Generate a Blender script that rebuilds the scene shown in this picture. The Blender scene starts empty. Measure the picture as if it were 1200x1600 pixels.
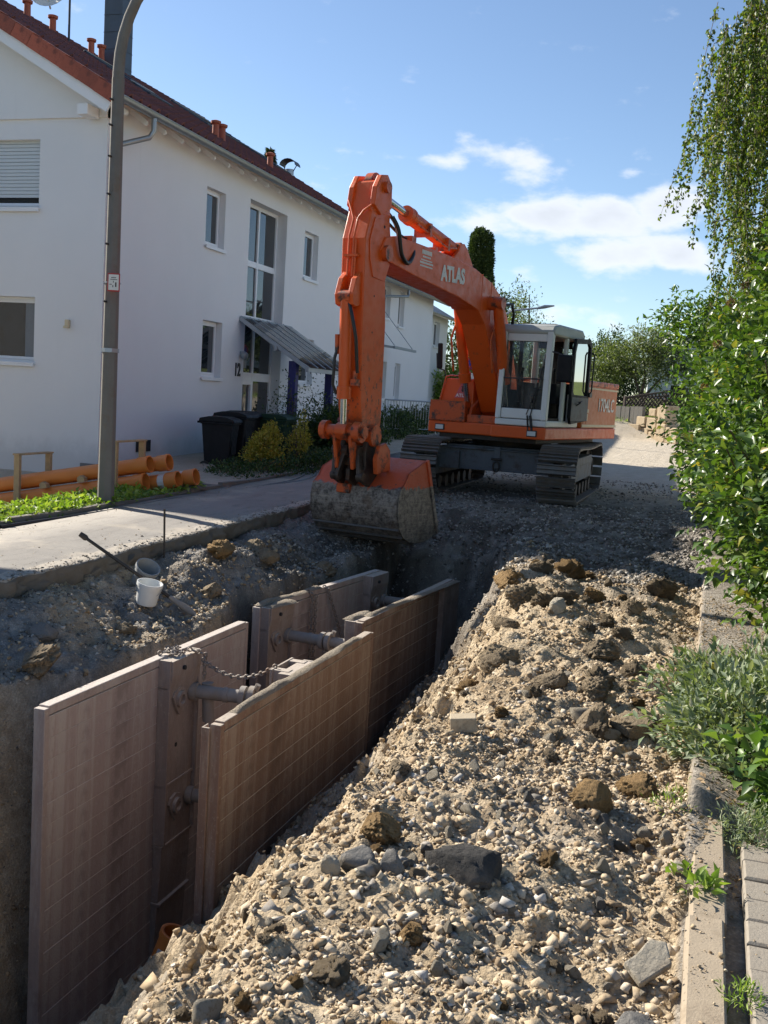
import bpy, math, random
import numpy as np
from mathutils import Vector, Matrix, Euler
random.seed(7)
RNG = np.random.default_rng(11)
SC = bpy.context.scene
COL = SC.collection
RAD = math.radians

# ------------------------------------------------------------------ camera
# World axes: X across the street (right +), Y up the street, Z up; pavement beside the camera at z = 0.
YAW, PITCH, ROLL = RAD(17.4), RAD(6.47), RAD(3.5)
cam_data = bpy.data.cameras.new('camera')
cam = bpy.data.objects.new('camera', cam_data)
COL.objects.link(cam)
_f0 = Vector((-math.sin(YAW), math.cos(YAW), 0)); _r0 = Vector((math.cos(YAW), math.sin(YAW), 0)); _z = Vector((0, 0, 1))
_fwd = _f0 * math.cos(PITCH) - _z * math.sin(PITCH)
_up = _f0 * math.sin(PITCH) + _z * math.cos(PITCH)
_r = _r0 * math.cos(ROLL) + _up * math.sin(ROLL)
_u = _up * math.cos(ROLL) - _r0 * math.sin(ROLL)
_M = Matrix((_r, _u, -_fwd)).transposed().to_4x4()
_M.translation = (0, 0, 1.65)
cam.matrix_world = _M
cam_data.sensor_fit = 'VERTICAL'
cam_data.sensor_height = 36.0
cam_data.lens = 36.0
cam_data.clip_end = 2000
cam_data.clip_start = 0.05
SC.camera = cam

# ------------------------------------------------------------------ sun, sky, exposure
SUN_VEC = Vector((-0.942, 0.336, 0)).normalized()
SUN_EL = RAD(32.0)
sun_dir = SUN_VEC * math.cos(SUN_EL) + _z * math.sin(SUN_EL)
sun_data = bpy.data.lights.new('sun', 'SUN')
sun_data.energy = 5.0
sun_data.angle = RAD(0.53)
sun_data.color = (1.0, 0.93, 0.82)
sun = bpy.data.objects.new('sun', sun_data)
sun.rotation_euler = sun_dir.to_track_quat('Z', 'Y').to_euler()
sun.location = (-30, 15, 30)
COL.objects.link(sun)

world = bpy.data.worlds.new('World')
SC.world = world
world.use_nodes = True
wn = world.node_tree.nodes; wl = world.node_tree.links
wn.clear()

def wmath(op, a, b=None, c=None):
    n = wn.new('ShaderNodeMath'); n.operation = op
    for i, v in enumerate((a, b, c)):
        if v is None: continue
        if hasattr(v, 'links'): wl.new(v, n.inputs[i])
        else: n.inputs[i].default_value = v
    return n.outputs[0]

sky = wn.new('ShaderNodeTexSky'); sky.sky_type = 'NISHITA'
sky.sun_disc = False
sky.sun_elevation = SUN_EL
sky.sun_rotation = math.atan2(SUN_VEC.x, SUN_VEC.y)
sky.altitude = 400; sky.air_density = 0.9; sky.dust_density = 0.3; sky.ozone_density = 2.2
tc = wn.new('ShaderNodeTexCoord')
sep = wn.new('ShaderNodeSeparateXYZ'); wl.new(tc.outputs['Generated'], sep.inputs[0])
az = wmath('MULTIPLY', wmath('ARCTAN2', sep.outputs[0], sep.outputs[1]), 180 / math.pi)
el = wmath('MULTIPLY', wmath('ARCSINE', sep.outputs[2]), 180 / math.pi)
comb = wn.new('ShaderNodeCombineXYZ')
wl.new(wmath('MULTIPLY', az, 0.30), comb.inputs[0]); wl.new(wmath('MULTIPLY', el, 0.62), comb.inputs[1])
nz = wn.new('ShaderNodeTexNoise'); nz.inputs['Scale'].default_value = 1.0; nz.inputs['Detail'].default_value = 8; nz.inputs['Roughness'].default_value = 0.56
wl.new(comb.outputs[0], nz.inputs['Vector'])
dens = wmath('MULTIPLY', wmath('SUBTRACT', nz.outputs[0], 0.5), 1.9)
# fair-weather cumulus: each one a soft patch of sky broken up by the noise (degrees of azimuth / elevation)
CLOUDS = [(-12.6, 9.4, 2.2, .85, .9), (-9.6, 10.0, 2.6, 1.15, 1.15), (-6.2, 10.0, 2.8, 1.15, 1.15), (-3.6, 10.6, 2.0, 1.35, 1.15), (-5.6, 8.2, 2.9, 1.15, 1.1),
          (-2.5, 8.3, 2.2, 1.1, 1.1), (-11.3, 12.7, 2.6, 1.0, .72), (-15.2, 12.4, 1.8, .55, .58), (-18.6, 12.7, 2.0, .4, .46), (-8.7, 12.9, 1.2, .45, .45),
          (-10.7, 7.0, 1.8, .6, .55), (-8.3, 5.0, 1.8, .7, .6), (-6.2, 4.6, 1.3, .6, .55), (-5.3, 12.2, .9, .35, .4), (-15, 9.6, 1.6, .6, .4),
          (6, 9.5, 5, 1.4, .9), (18, 12, 4, 1.2, .8), (35, 9, 6, 1.6, .9), (62, 11, 6, 1.5, .9), (-45, 8, 6, 1.3, .7), (-80, 11, 7, 1.6, .8),
          (100, 9, 7, 1.6, .9), (140, 12, 7, 1.8, .9), (-120, 10, 7, 1.7, .9), (-160, 9, 8, 1.7, .9), (170, 13, 6, 1.4, .8)]
tot = None
for a0, e0, wa, we, amp in CLOUDS:
    da = wmath('MULTIPLY', wmath('SUBTRACT', az, a0), 1 / wa); de = wmath('MULTIPLY', wmath('SUBTRACT', el, e0), 1 / we)
    g = wmath('MULTIPLY', wmath('POWER', math.e, wmath('MULTIPLY', wmath('ADD', wmath('MULTIPLY', da, da), wmath('MULTIPLY', de, de)), -1.0)), amp)
    tot = g if tot is None else wmath('MAXIMUM', tot, g)
dens = wmath('ADD', dens, tot)
ramp = wn.new('ShaderNodeMapRange'); ramp.interpolation_type = 'SMOOTHSTEP'
ramp.inputs['From Min'].default_value = 0.22; ramp.inputs['From Max'].default_value = 0.80
wl.new(dens, ramp.inputs['Value'])
cover = wmath('MULTIPLY', ramp.outputs[0], 0.86)
shade = wn.new('ShaderNodeMapRange'); wl.new(dens, shade.inputs['Value'])
shade.inputs['From Min'].default_value = 0.4; shade.inputs['From Max'].default_value = 1.3
shade.inputs['To Min'].default_value = 1.08; shade.inputs['To Max'].default_value = 0.86
ccol = wn.new('ShaderNodeVectorMath'); ccol.operation = 'SCALE'; ccol.inputs[0].default_value = (6.0, 6.2, 6.6)
wl.new(shade.outputs[0], ccol.inputs['Scale'])
mix = wn.new('ShaderNodeMix'); mix.data_type = 'RGBA'
wl.new(cover, mix.inputs['Factor']); wl.new(sky.outputs[0], mix.inputs['A']); wl.new(ccol.outputs[0], mix.inputs['B'])
bg = wn.new('ShaderNodeBackground'); bg.inputs['Strength'].default_value = 0.083
wl.new(mix.outputs['Result'], bg.inputs['Color'])
wo = wn.new('ShaderNodeOutputWorld'); wl.new(bg.outputs[0], wo.inputs[0])

SC.render.engine = 'CYCLES'
SC.view_settings.view_transform = 'Standard'
SC.view_settings.look = 'None'
SC.view_settings.gamma = 1
SC.view_settings.exposure = 1.0
SC.view_settings.use_curve_mapping = False
SC.cycles.max_bounces = 6
SC.cycles.transparent_max_bounces = 12

# ------------------------------------------------------------------ object helpers
def tag(o, label=None, cat=None, group=None, kind=None):
    if label: o['label'] = label
    if cat: o['category'] = cat
    if group: o['group'] = group
    if kind: o['kind'] = kind
    return o

def empty(name, loc=(0, 0, 0), rot=(0, 0, 0), label=None, cat=None, group=None):
    o = bpy.data.objects.new(name, None)
    o.empty_display_size = 0.2
    o.location = loc; o.rotation_euler = rot
    COL.objects.link(o)
    return tag(o, label, cat, group)

def link(name, me, parent=None, loc=None, rot=None, scale=None):
    o = bpy.data.objects.new(name, me)
    COL.objects.link(o)
    if parent is not None: o.parent = parent
    if loc is not None: o.location = loc
    if rot is not None: o.rotation_euler = rot
    if scale is not None: o.scale = scale
    return o

def copy_tree(o, parent=None):
    c = o.copy(); COL.objects.link(c); c.parent = parent
    for ch in o.children: copy_tree(ch, c)
    return c

def frame_of(d):
    d = Vector(d).normalized()
    a = Vector((0, 0, 1)) if abs(d.z) < 0.9 else Vector((1, 0, 0))
    x = d.cross(a).normalized(); y = d.cross(x).normalized()
    return x, y

class MB:
    """collects shapes into one mesh"""
    def __init__(s): s.v = []; s.f = []; s.m = []; s.cur = 0
    def add(s, vs, fs):
        b = len(s.v); s.v.extend([tuple(p) for p in vs]); s.f.extend([tuple(i + b for i in f) for f in fs]); s.m.extend([s.cur] * len(fs)); return s
    def bx(s, x0, x1, y0, y1, z0, z1):
        return s.add([(x0, y0, z0), (x1, y0, z0), (x1, y1, z0), (x0, y1, z0), (x0, y0, z1), (x1, y0, z1), (x1, y1, z1), (x0, y1, z1)],
                     [(0, 3, 2, 1), (4, 5, 6, 7), (0, 1, 5, 4), (1, 2, 6, 5), (2, 3, 7, 6), (3, 0, 4, 7)])
    def obox(s, c, sx, sy, sz, rot=(0, 0, 0)):
        R = Euler(rot).to_matrix(); c = Vector(c); vs = []
        for z in (-.5, .5):
            for x, y in ((-.5, -.5), (.5, -.5), (.5, .5), (-.5, .5)): vs.append(c + R @ Vector((x * sx, y * sy, z * sz)))
        return s.add(vs, [(0, 3, 2, 1), (4, 5, 6, 7), (0, 1, 5, 4), (1, 2, 6, 5), (2, 3, 7, 6), (3, 0, 4, 7)])
    def bar(s, p0, p1, w, h, up=(0, 0, 1)):
        p0 = Vector(p0); p1 = Vector(p1); d = (p1 - p0).normalized(); u = Vector(up)
        x = d.cross(u)
        if x.length < 1e-4: x = d.cross(Vector((1, 0, 0)))
        x.normalize(); y = x.cross(d).normalized(); vs = []
        for p in (p0, p1):
            for a, b in ((-1, -1), (1, -1), (1, 1), (-1, 1)): vs.append(p + x * a * w / 2 + y * b * h / 2)
        return s.add(vs, [(0, 1, 2, 3), (7, 6, 5, 4), (0, 4, 5, 1), (1, 5, 6, 2), (2, 6, 7, 3), (3, 7, 4, 0)])
    def tube(s, pts, r, n=10, caps=True):
        pts = [Vector(p) for p in pts]; k = len(pts)
        rs = r if isinstance(r, (list, tuple)) else [r] * k
        vs = []; fs = []; px = None
        for i in range(k):
            d = (pts[min(i + 1, k - 1)] - pts[max(i - 1, 0)])
            if d.length < 1e-9: d = Vector((0, 0, 1))
            d.normalize()
            if px is None: x, y = frame_of(d)
            else:
                x = (px - d * px.dot(d))
                if x.length < 1e-5: x, _ = frame_of(d)
                x.normalize(); y = d.cross(x)
            px = x; y = d.cross(x)
            for j in range(n):
                a = 2 * math.pi * j / n
                vs.append(pts[i] + (x * math.cos(a) + y * math.sin(a)) * rs[i])
        for i in range(k - 1):
            for j in range(n):
                a = i * n + j; b = i * n + (j + 1) % n
                fs.append((a, b, b + n, a + n))
        if caps: fs.append(tuple(range(n - 1, -1, -1))); fs.append(tuple(range((k - 1) * n, k * n)))
        return s.add(vs, fs)
    def cyl(s, p0, p1, r0, r1=None, n=16): return s.tube([p0, p1], [r0, r0 if r1 is None else r1], n)
    def ring(s, p0, p1, ro, ri, n=20):
        """open hollow cylinder with wall"""
        p0 = Vector(p0); p1 = Vector(p1); x, y = frame_of(p1 - p0); vs = []; fs = []
        for p, r in ((p0, ro), (p1, ro), (p1, ri), (p0, ri)):
            for j in range(n):
                a = 2 * math.pi * j / n; vs.append(p + (x * math.cos(a) + y * math.sin(a)) * r)
        for k in range(4):
            for j in range(n):
                fs.append((k * n + j, k * n + (j + 1) % n, ((k + 1) % 4) * n + (j + 1) % n, ((k + 1) % 4) * n + j))
        return s.add(vs, fs)
    def lathe(s, prof, c=(0, 0, 0), n=20, caps=True):
        c = Vector(c); vs = []; fs = []; k = len(prof)
        for r, z in prof:
            for j in range(n):
                a = 2 * math.pi * j / n; vs.append(c + Vector((r * math.cos(a), r * math.sin(a), z)))
        for i in range(k - 1):
            for j in range(n): a = i * n + j; b = i * n + (j + 1) % n; fs.append((a, b, b + n, a + n))
        if caps: fs.append(tuple(range(n - 1, -1, -1))); fs.append(tuple(range((k - 1) * n, k * n)))
        return s.add(vs, fs)
    def prism(s, poly, lo, hi, axis='y'):
        """extrude a 2D polygon; axis y: (x,z) profile, axis x: (y,z), axis z: (x,y)"""
        def P(a, b, t): return {'y': (a, t, b), 'x': (t, a, b), 'z': (a, b, t)}[axis]
        n = len(poly)
        vs = [P(a, b, lo) for a, b in poly] + [P(a, b, hi) for a, b in poly]
        fs = [tuple(range(n)), tuple(range(2 * n - 1, n - 1, -1))] + [(i, i + n, (i + 1) % n + n, (i + 1) % n) for i in range(n)]
        return s.add(vs, fs)
    def quad(s, *ps): return s.add(ps, [tuple(range(len(ps)))])
    def xf(s, M): s.v = [tuple(M @ Vector(p)) for p in s.v]; return s
    def mesh(s, name, mat, smooth=None):
        me = bpy.data.meshes.new(name)
        me.from_pydata(s.v, [], s.f)
        ms = mat if isinstance(mat, (list, tuple)) else [mat]
        for m in ms: me.materials.append(m)
        if len(ms) > 1: me.polygons.foreach_set('material_index', s.m)
        import bmesh
        bm = bmesh.new(); bm.from_mesh(me); bmesh.ops.recalc_face_normals(bm, faces=bm.faces); bm.to_mesh(me); bm.free()
        if smooth is not None:
            me.shade_smooth(); me.set_sharp_from_angle(angle=RAD(smooth))
        me.update()
        return me
    def build(s, name, mat, parent=None, smooth=None, bevel=0, seg=2):
        o = link(name, s.mesh(name, mat, smooth), parent)
        if bevel:
            b = o.modifiers.new('bevel', 'BEVEL'); b.width = bevel; b.segments = seg; b.limit_method = 'ANGLE'; b.angle_limit = RAD(40); b.harden_normals = False
        return o

def mesh_np(name, V, F, mat, smooth=False, attrs=None):
    """V (n,3), F (m,k) arrays -> mesh"""
    me = bpy.data.meshes.new(name)
    V = np.ascontiguousarray(V, dtype=np.float32); F = np.ascontiguousarray(F, dtype=np.int32)
    me.vertices.add(len(V)); me.vertices.foreach_set('co', V.ravel())
    k = F.shape[1]
    me.loops.add(F.size); me.loops.foreach_set('vertex_index', F.ravel())
    me.polygons.add(len(F)); me.polygons.foreach_set('loop_start', np.arange(0, F.size, k, dtype=np.int32))
    if smooth: me.polygons.foreach_set('use_smooth', np.ones(len(F), dtype=bool))
    for nm, arr in (attrs or {}).items():
        a = me.attributes.new(nm, 'FLOAT_COLOR', 'POINT')
        a.data.foreach_set('color', np.ascontiguousarray(arr, dtype=np.float32).ravel())
    me.materials.append(mat)
    me.update(calc_edges=True)
    return me

# ------------------------------------------------------------------ value noise
_LAT = RNG.random((256, 256))
def vnoise(x, y):
    xi = np.floor(x).astype(int); yi = np.floor(y).astype(int); fx = x - xi; fy = y - yi
    fx = fx * fx * (3 - 2 * fx); fy = fy * fy * (3 - 2 * fy)
    a = _LAT[xi & 255, yi & 255]; b = _LAT[(xi + 1) & 255, yi & 255]; c = _LAT[xi & 255, (yi + 1) & 255]; d = _LAT[(xi + 1) & 255, (yi + 1) & 255]
    return (a * (1 - fx) + b * fx) * (1 - fy) + (c * (1 - fx) + d * fx) * fy - 0.5
def fbm(x, y, s=1.0, o=4, g=0.5, seed=0.0):
    t = 0; amp = 1.0
    for i in range(o):
        t = t + amp * vnoise(x * s + seed + 17.3 * i, y * s + seed * 1.7 + 9.1 * i); s *= 2.03; amp *= g
    return t
def sstep(a, b, x):
    t = np.clip((x - a) / (b - a), 0, 1); return t * t * (3 - 2 * t)
# ------------------------------------------------------------------ materials
class NT:
    def __init__(s, name):
        s.mat = bpy.data.materials.new(name); s.mat.use_nodes = True
        s.n = s.mat.node_tree.nodes; s.l = s.mat.node_tree.links
        s.p = s.n['Principled BSDF']; s.out = s.n['Material Output']
        s.tc = s.n.new('ShaderNodeTexCoord'); s.co = s.tc.outputs['Object']
    def setv(s, sock, v):
        if hasattr(v, 'links'): s.l.new(v, sock)
        else:
            if isinstance(v, (tuple, list)) and len(v) == 3 and sock.type == 'RGBA': v = (*v, 1)
            sock.default_value = v
    def noise(s, scale, detail=4, rough=0.55, vec=None, dist=0.0, out='Fac'):
        t = s.n.new('ShaderNodeTexNoise'); t.inputs['Scale'].default_value = scale; t.inputs['Detail'].default_value = detail
        t.inputs['Roughness'].default_value = rough; t.inputs['Distortion'].default_value = dist
        s.l.new(vec or s.co, t.inputs['Vector']); return t.outputs['Fac' if out == 'Fac' else 'Color']
    def vor(s, scale, feature='F1', vec=None, out='Distance', rnd=1.0):
        t = s.n.new('ShaderNodeTexVoronoi'); t.feature = feature; t.inputs['Scale'].default_value = scale; t.inputs['Randomness'].default_value = rnd
        s.l.new(vec or s.co, t.inputs['Vector']); return t.outputs[out]
    def mapv(s, scale=(1, 1, 1), rot=(0, 0, 0), vec=None):
        t = s.n.new('ShaderNodeMapping'); t.inputs['Scale'].default_value = scale; t.inputs['Rotation'].default_value = rot
        s.l.new(vec or s.co, t.inputs['Vector']); return t.outputs[0]
    def rng(s, v, a, b, c=0.0, d=1.0, smooth=True):
        t = s.n.new('ShaderNodeMapRange'); t.interpolation_type = 'SMOOTHSTEP' if smooth else 'LINEAR'
        for nm, x in (('From Min', a), ('From Max', b), ('To Min', c), ('To Max', d)): t.inputs[nm].default_value = x
        s.l.new(v, t.inputs['Value']); return t.outputs[0]
    def math(s, op, a, b=None):
        t = s.n.new('ShaderNodeMath'); t.operation = op; s.setv(t.inputs[0], a)
        if b is not None: s.setv(t.inputs[1], b)
        return t.outputs[0]
    def mix(s, f, a, b, mode='MIX'):
        t = s.n.new('ShaderNodeMix'); t.data_type = 'RGBA'; t.blend_type = mode
        s.setv(t.inputs['Factor'], f); s.setv(t.inputs['A'], a); s.setv(t.inputs['B'], b); return t.outputs['Result']
    def ramp(s, v, stops):
        t = s.n.new('ShaderNodeValToRGB'); e = t.color_ramp.elements
        e[0].position, e[0].color = stops[0][0], (*stops[0][1], 1); e[1].position, e[1].color = stops[-1][0], (*stops[-1][1], 1)
        for p, c in stops[1:-1]: k = e.new(p); k.color = (*c, 1)
        s.l.new(v, t.inputs[0]); return t.outputs[0]
    def attr(s, name):
        t = s.n.new('ShaderNodeAttribute'); t.attribute_name = name; return t.outputs['Color']
    def rand(s):
        t = s.n.new('ShaderNodeNewGeometry'); return t.outputs['Random Per Island']
    def objrand(s):
        t = s.n.new('ShaderNodeObjectInfo'); return t.outputs['Random']
    def normz(s):
        t = s.n.new('ShaderNodeNewGeometry'); q = s.n.new('ShaderNodeSeparateXYZ'); s.l.new(t.outputs['Normal'], q.inputs[0]); return q.outputs[2]
    def bump(s, h, strength=0.3, dist=0.02):
        t = s.n.new('ShaderNodeBump'); t.inputs['Strength'].default_value = strength; t.inputs['Distance'].default_value = dist
        s.l.new(h, t.inputs['Height']); s.l.new(t.outputs[0], s.p.inputs['Normal']); return t
    def done(s, col=None, rough=None, metal=None, spec=None, **k):
        if col is not None: s.setv(s.p.inputs['Base Color'], col)
        if rough is not None: s.setv(s.p.inputs['Roughness'], rough)
        if metal is not None: s.setv(s.p.inputs['Metallic'], metal)
        if spec is not None: s.p.inputs['Specular IOR Level'].default_value = spec
        for nm, v in k.items(): s.setv(s.p.inputs[nm], v)
        return s.mat

M = {}
def simple(name, col, rough=0.6, var=0.12, scale=6, metal=0.0, bump=0.0, bscale=40, spec=0.5):
    t = NT(name)
    dark = tuple(c * (1 - var) for c in col); lite = tuple(min(1, c * (1 + var)) for c in col)
    c = t.mix(t.noise(scale, 5), dark, lite)
    if bump: t.bump(t.noise(bscale, 4), bump, 0.01)
    M[name] = t.done(c, t.rng(t.noise(scale * 1.7, 3), 0.3, 0.7, rough * 0.85, min(1, rough * 1.12)), metal, spec)
    return M[name]

def plaster(name, col):
    t = NT(name)
    c = t.mix(t.noise(0.5, 6, 0.65), tuple(x * .88 for x in col), col)
    streak = t.rng(t.noise(1.0, 5, 0.6, t.mapv((3.0, 3.0, .25))), .62, .85, 0, .22)
    c = t.mix(streak, c, tuple(x * .72 for x in col))
    g = t.n.new('ShaderNodeSeparateXYZ'); t.l.new(t.co, g.inputs[0])
    splash = t.math('MULTIPLY', t.rng(t.math('ADD', g.outputs[2], t.math('MULTIPLY', t.noise(2.5, 6, .7), -.8)), .25, -.25), .45)
    c = t.mix(splash, c, tuple(x * .55 for x in col))
    t.bump(t.noise(90, 3, 0.6), 0.25, 0.006)
    M[name] = t.done(c, 0.9, spec=0.2)
plaster('plaster', (0.80, 0.80, 0.80))
plaster('plaster_grey', (0.52, 0.55, 0.57))
plaster('plaster_cream', (0.76, 0.73, 0.66))
simple('white_paint', (0.80, 0.80, 0.79), 0.45, .05, 3)
simple('window_white', (0.78, 0.79, 0.80), 0.35, .04, 3)
simple('shutter', (0.56, 0.60, 0.62), 0.5, .05, 3)
simple('soffit', (0.78, 0.74, 0.68), 0.7, .05, 2)
simple('zinc', (0.33, 0.35, 0.36), 0.42, .18, 5, 0.75)
simple('slate', (0.075, 0.09, 0.11), 0.45, .25, 2.5, 0.3)
simple('black_metal', (0.025, 0.025, 0.028), 0.45, .3, 8)
simple('blue_post', (0.018, 0.02, 0.14), 0.5, .2, 8)
simple('number_black', (0.012, 0.013, 0.02), 0.5, .1)
simple('terracotta', (0.36, 0.10, 0.055), 0.75, .22, 12)
simple('galvanised', (0.36, 0.39, 0.42), 0.45, .18, 6, 0.6)
simple('plastic_black', (0.007, 0.008, 0.011), 0.6, .25, 6, spec=.3)
simple('plastic_green', (0.010, 0.035, 0.018), 0.6, .25, 6, spec=.3)
simple('plastic_grey', (0.2, 0.2, 0.2), 0.55, .2, 6)
simple('interior_dark', (0.02, 0.02, 0.022), 0.8, .3)
simple('curtain', (0.20, 0.21, 0.22), 0.9, .1, 20)
simple('timber', (0.42, 0.30, 0.16), 0.8, .3, 14, bump=.3)
simple('bark', (0.10, 0.075, 0.055), 0.9, .4, 12, bump=.6)
simple('stem', (0.09, 0.10, 0.035), 0.8, .3, 12)
simple('flower_pink', (0.42, 0.15, 0.20), 0.8, .3, 20)
simple('flower_pale', (0.62, 0.42, 0.32), 0.8, .3, 20)
simple('rubber', (0.012, 0.012, 0.013), 0.55, .3, 10)
simple('hose', (0.012, 0.012, 0.013), 0.4, .3, 10)
simple('chrome', (0.55, 0.56, 0.58), 0.18, .1, 8, 1.0)
simple('seat_fabric', (0.035, 0.033, 0.032), 0.9, .3, 20)
simple('lamp_glass', (0.62, 0.64, 0.62), 0.15, .1, 20)
simple('sign_red', (0.38, 0.02, 0.02), 0.5, .1)
simple('sign_white', (0.72, 0.68, 0.62), 0.5, .1, 20)
simple('sign_blue', (0.01, 0.03, 0.30), 0.5, .1)
simple('lettering', (0.72, 0.70, 0.66), 0.55, .12, 20)
simple('stripe_cream', (0.62, 0.52, 0.34), 0.5, .15, 10)
simple('decal_pink', (0.55, 0.10, 0.11), 0.5, .1)
simple('bucket_plastic', (0.70, 0.70, 0.67), 0.45, .1, 12)
simple('bucket_dirty', (0.30, 0.31, 0.31), 0.6, .2, 12)
simple('pipe_orange', (0.66, 0.215, 0.045), 0.42, .12, 5)
simple('pipe_label', (0.62, 0.60, 0.60), 0.5, .3, 60)
concrete('edge_crust', (.50, .46, .40), 10) if False else None
simple('hedge_dark', (0.012, 0.02, 0.008), 0.95, .4, 10)

def birch_bark():
    t = NT('birch_bark')
    m = t.rng(t.noise(3, 5, .7, t.mapv((1, 1, 5))), .55, .62)
    M['birch_bark'] = t.done(t.mix(m, (.55, .52, .48), (.03, .028, .025)), .8); birch_bark
birch_bark()

def tile(name, base):
    t = NT(name)
    c = t.mix(t.objrand(), tuple(x * .72 for x in base), tuple(x * 1.2 for x in base))
    c = t.mix(t.rng(t.noise(7, 5, .65), .45, .75), c, tuple(x * .45 for x in base))
    t.bump(t.noise(60, 4), .2, .006)
    M[name] = t.done(c, .62)
tile('roof_tile', (0.19, 0.052, 0.032))
tile('verge_tile', (0.36, 0.085, 0.04))

def glass(name, tint, ior=1.9):
    t = NT(name)
    M[name] = t.done(t.mix(t.noise(2, 3), tuple(x * .8 for x in tint), tint), .02, 0.0, .5, IOR=ior)
glass('window_glass', (0.020, 0.024, 0.027), 2.1)
glass('roof_glass', (0.016, 0.02, 0.026), 2.0)

def clear_glass(name, tint, alpha):
    t = NT(name)
    tr = t.n.new('ShaderNodeBsdfTransparent'); t.setv(tr.inputs[0], tint)
    gl = t.n.new('ShaderNodeBsdfGlossy'); gl.inputs['Roughness'].default_value = 0.02
    df = t.n.new('ShaderNodeBsdfDiffuse'); df.inputs[0].default_value = (.5, .48, .44, 1)
    fr = t.n.new('ShaderNodeFresnel'); fr.inputs[0].default_value = 1.5
    m1 = t.n.new('ShaderNodeMixShader'); t.l.new(t.rng(t.noise(3, 5, .7), .35, .8, alpha * .3, alpha), m1.inputs[0]); t.l.new(tr.outputs[0], m1.inputs[1]); t.l.new(df.outputs[0], m1.inputs[2])
    m2 = t.n.new('ShaderNodeMixShader'); t.l.new(fr.outputs[0], m2.inputs[0]); t.l.new(m1.outputs[0], m2.inputs[1]); t.l.new(gl.outputs[0], m2.inputs[2])
    t.l.new(m2.outputs[0], t.out.inputs[0]); M[name] = t.mat
clear_glass('cab_glass', (.62, .68, .68), .10)
clear_glass('door_glass', (.40, .48, .46), .12)
clear_glass('canopy_glass', (.72, .80, .84), .22)

def orange(name, base, dirt, lo, hi):
    t = NT(name)
    n1 = t.noise(1.6, 6, .62); n2 = t.noise(9, 6, .65)
    c = t.mix(n1, tuple(x * .82 for x in base), base)
    dust = t.rng(n2, lo, hi)
    c = t.mix(dust, c, dirt)
    up = t.rng(t.normz(), .6, 1, 0, .35)
    c = t.mix(up, c, (.34, .17, .08))
    t.bump(t.noise(30, 5, .6), .08, .01)
    M[name] = t.done(c, t.rng(n2, .3, .7, .30, .55))
orange('orange_paint', (.76, .108, .010), (.22, .07, .025), .58, .80)
orange('orange_worn', (.62, .10, .018), (.045, .032, .025), .47, .66)
orange('orange_panel', (.56, .13, .014), (.28, .10, .035), .58, .82)

def scuffed():
    t = NT('orange_stick'); base = (.76, .108, .010)
    c = t.mix(t.noise(1.6, 6, .62), tuple(x * .8 for x in base), base)
    g = t.n.new('ShaderNodeSeparateXYZ'); t.l.new(t.co, g.inputs[0])
    low = t.math('MULTIPLY', t.rng(g.outputs[2], 1.0, 1.25), t.rng(g.outputs[2], 2.4, 1.5))
    sc = t.math('MULTIPLY', t.rng(t.noise(10, 7, .8, t.mapv((1, 1, .6))), .54, .60), low)
    c = t.mix(t.rng(t.noise(12, 6, .7), .62, .8), c, (.22, .07, .025))
    c = t.mix(sc, c, (.05, .03, .022))
    c = t.mix(t.math('MULTIPLY', t.rng(g.outputs[2], 1.5, .9), t.rng(t.noise(8, 6, .7), .4, .6)), c, (.06, .04, .03))
    t.bump(t.noise(30, 5, .6), .1, .01)
    M['orange_stick'] = t.done(c, t.rng(t.noise(9, 5), .3, .7, .32, .55))
scuffed()

def bucket_mat():
    t = NT('bucket_steel')
    g = t.n.new('ShaderNodeSeparateXYZ'); t.l.new(t.co, g.inputs[0])
    h = t.math('ADD', g.outputs[2], t.math('MULTIPLY', t.math('SUBTRACT', t.noise(7, 7, .75), .5), .30))
    paint = t.rng(h, .335, .355)
    n = t.noise(15, 8, .78); c = t.mix(t.rng(n, .35, .65), (.06, .05, .044), (.33, .29, .25))
    c = t.mix(t.rng(t.noise(4, 6, .7), .5, .7, 0, .7), c, (.13, .085, .055))
    c = t.mix(t.rng(t.noise(40, 5, .8, t.mapv((1, .15, 1))), .6, .72, 0, .6), c, (.42, .38, .33))
    streak = t.noise(3, 5, .6, t.mapv((1, 1, 22)))
    c = t.mix(t.rng(streak, .5, .7, 0, .6), c, (.38, .32, .25))
    p = t.mix(t.rng(t.noise(16, 5, .7), .6, .68), (.56, .095, .03), (.10, .055, .04))
    M['bucket_steel'] = t.done(t.mix(paint, c, p), t.rng(n, .3, .7, .42, .7), t.math('MULTIPLY', t.math('SUBTRACT', 1.0, paint), .35))
    t.bump(n, .15, .01)
bucket_mat()

def steel(name, a, b, dirt, rough=.6, metal=.4):
    t = NT(name)
    c = t.mix(t.noise(14, 6, .65), a, b)
    c = t.mix(t.rng(t.noise(5, 6, .7), .48, .68), c, dirt)
    t.bump(t.noise(50, 4), .2, .008)
    M[name] = t.done(c, rough, metal)
steel('track_steel', (.085, .078, .07), (.21, .195, .18), (.16, .13, .10), .5, .4)
steel('under_grey', (.085, .10, .115), (.13, .145, .16), (.07, .058, .05), .6, .1)
steel('link_steel', (.035, .03, .028), (.12, .09, .07), (.10, .045, .02), .55, .5)
steel('dark_steel', (.03, .028, .027), (.08, .07, .06), (.09, .06, .04), .6, .4)
steel('galv_dusty', (.22, .20, .185), (.36, .33, .30), (.30, .25, .20), .75, .15)
steel('chain_steel', (.20, .17, .15), (.32, .28, .24), (.22, .15, .11), .7, .3)

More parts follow.
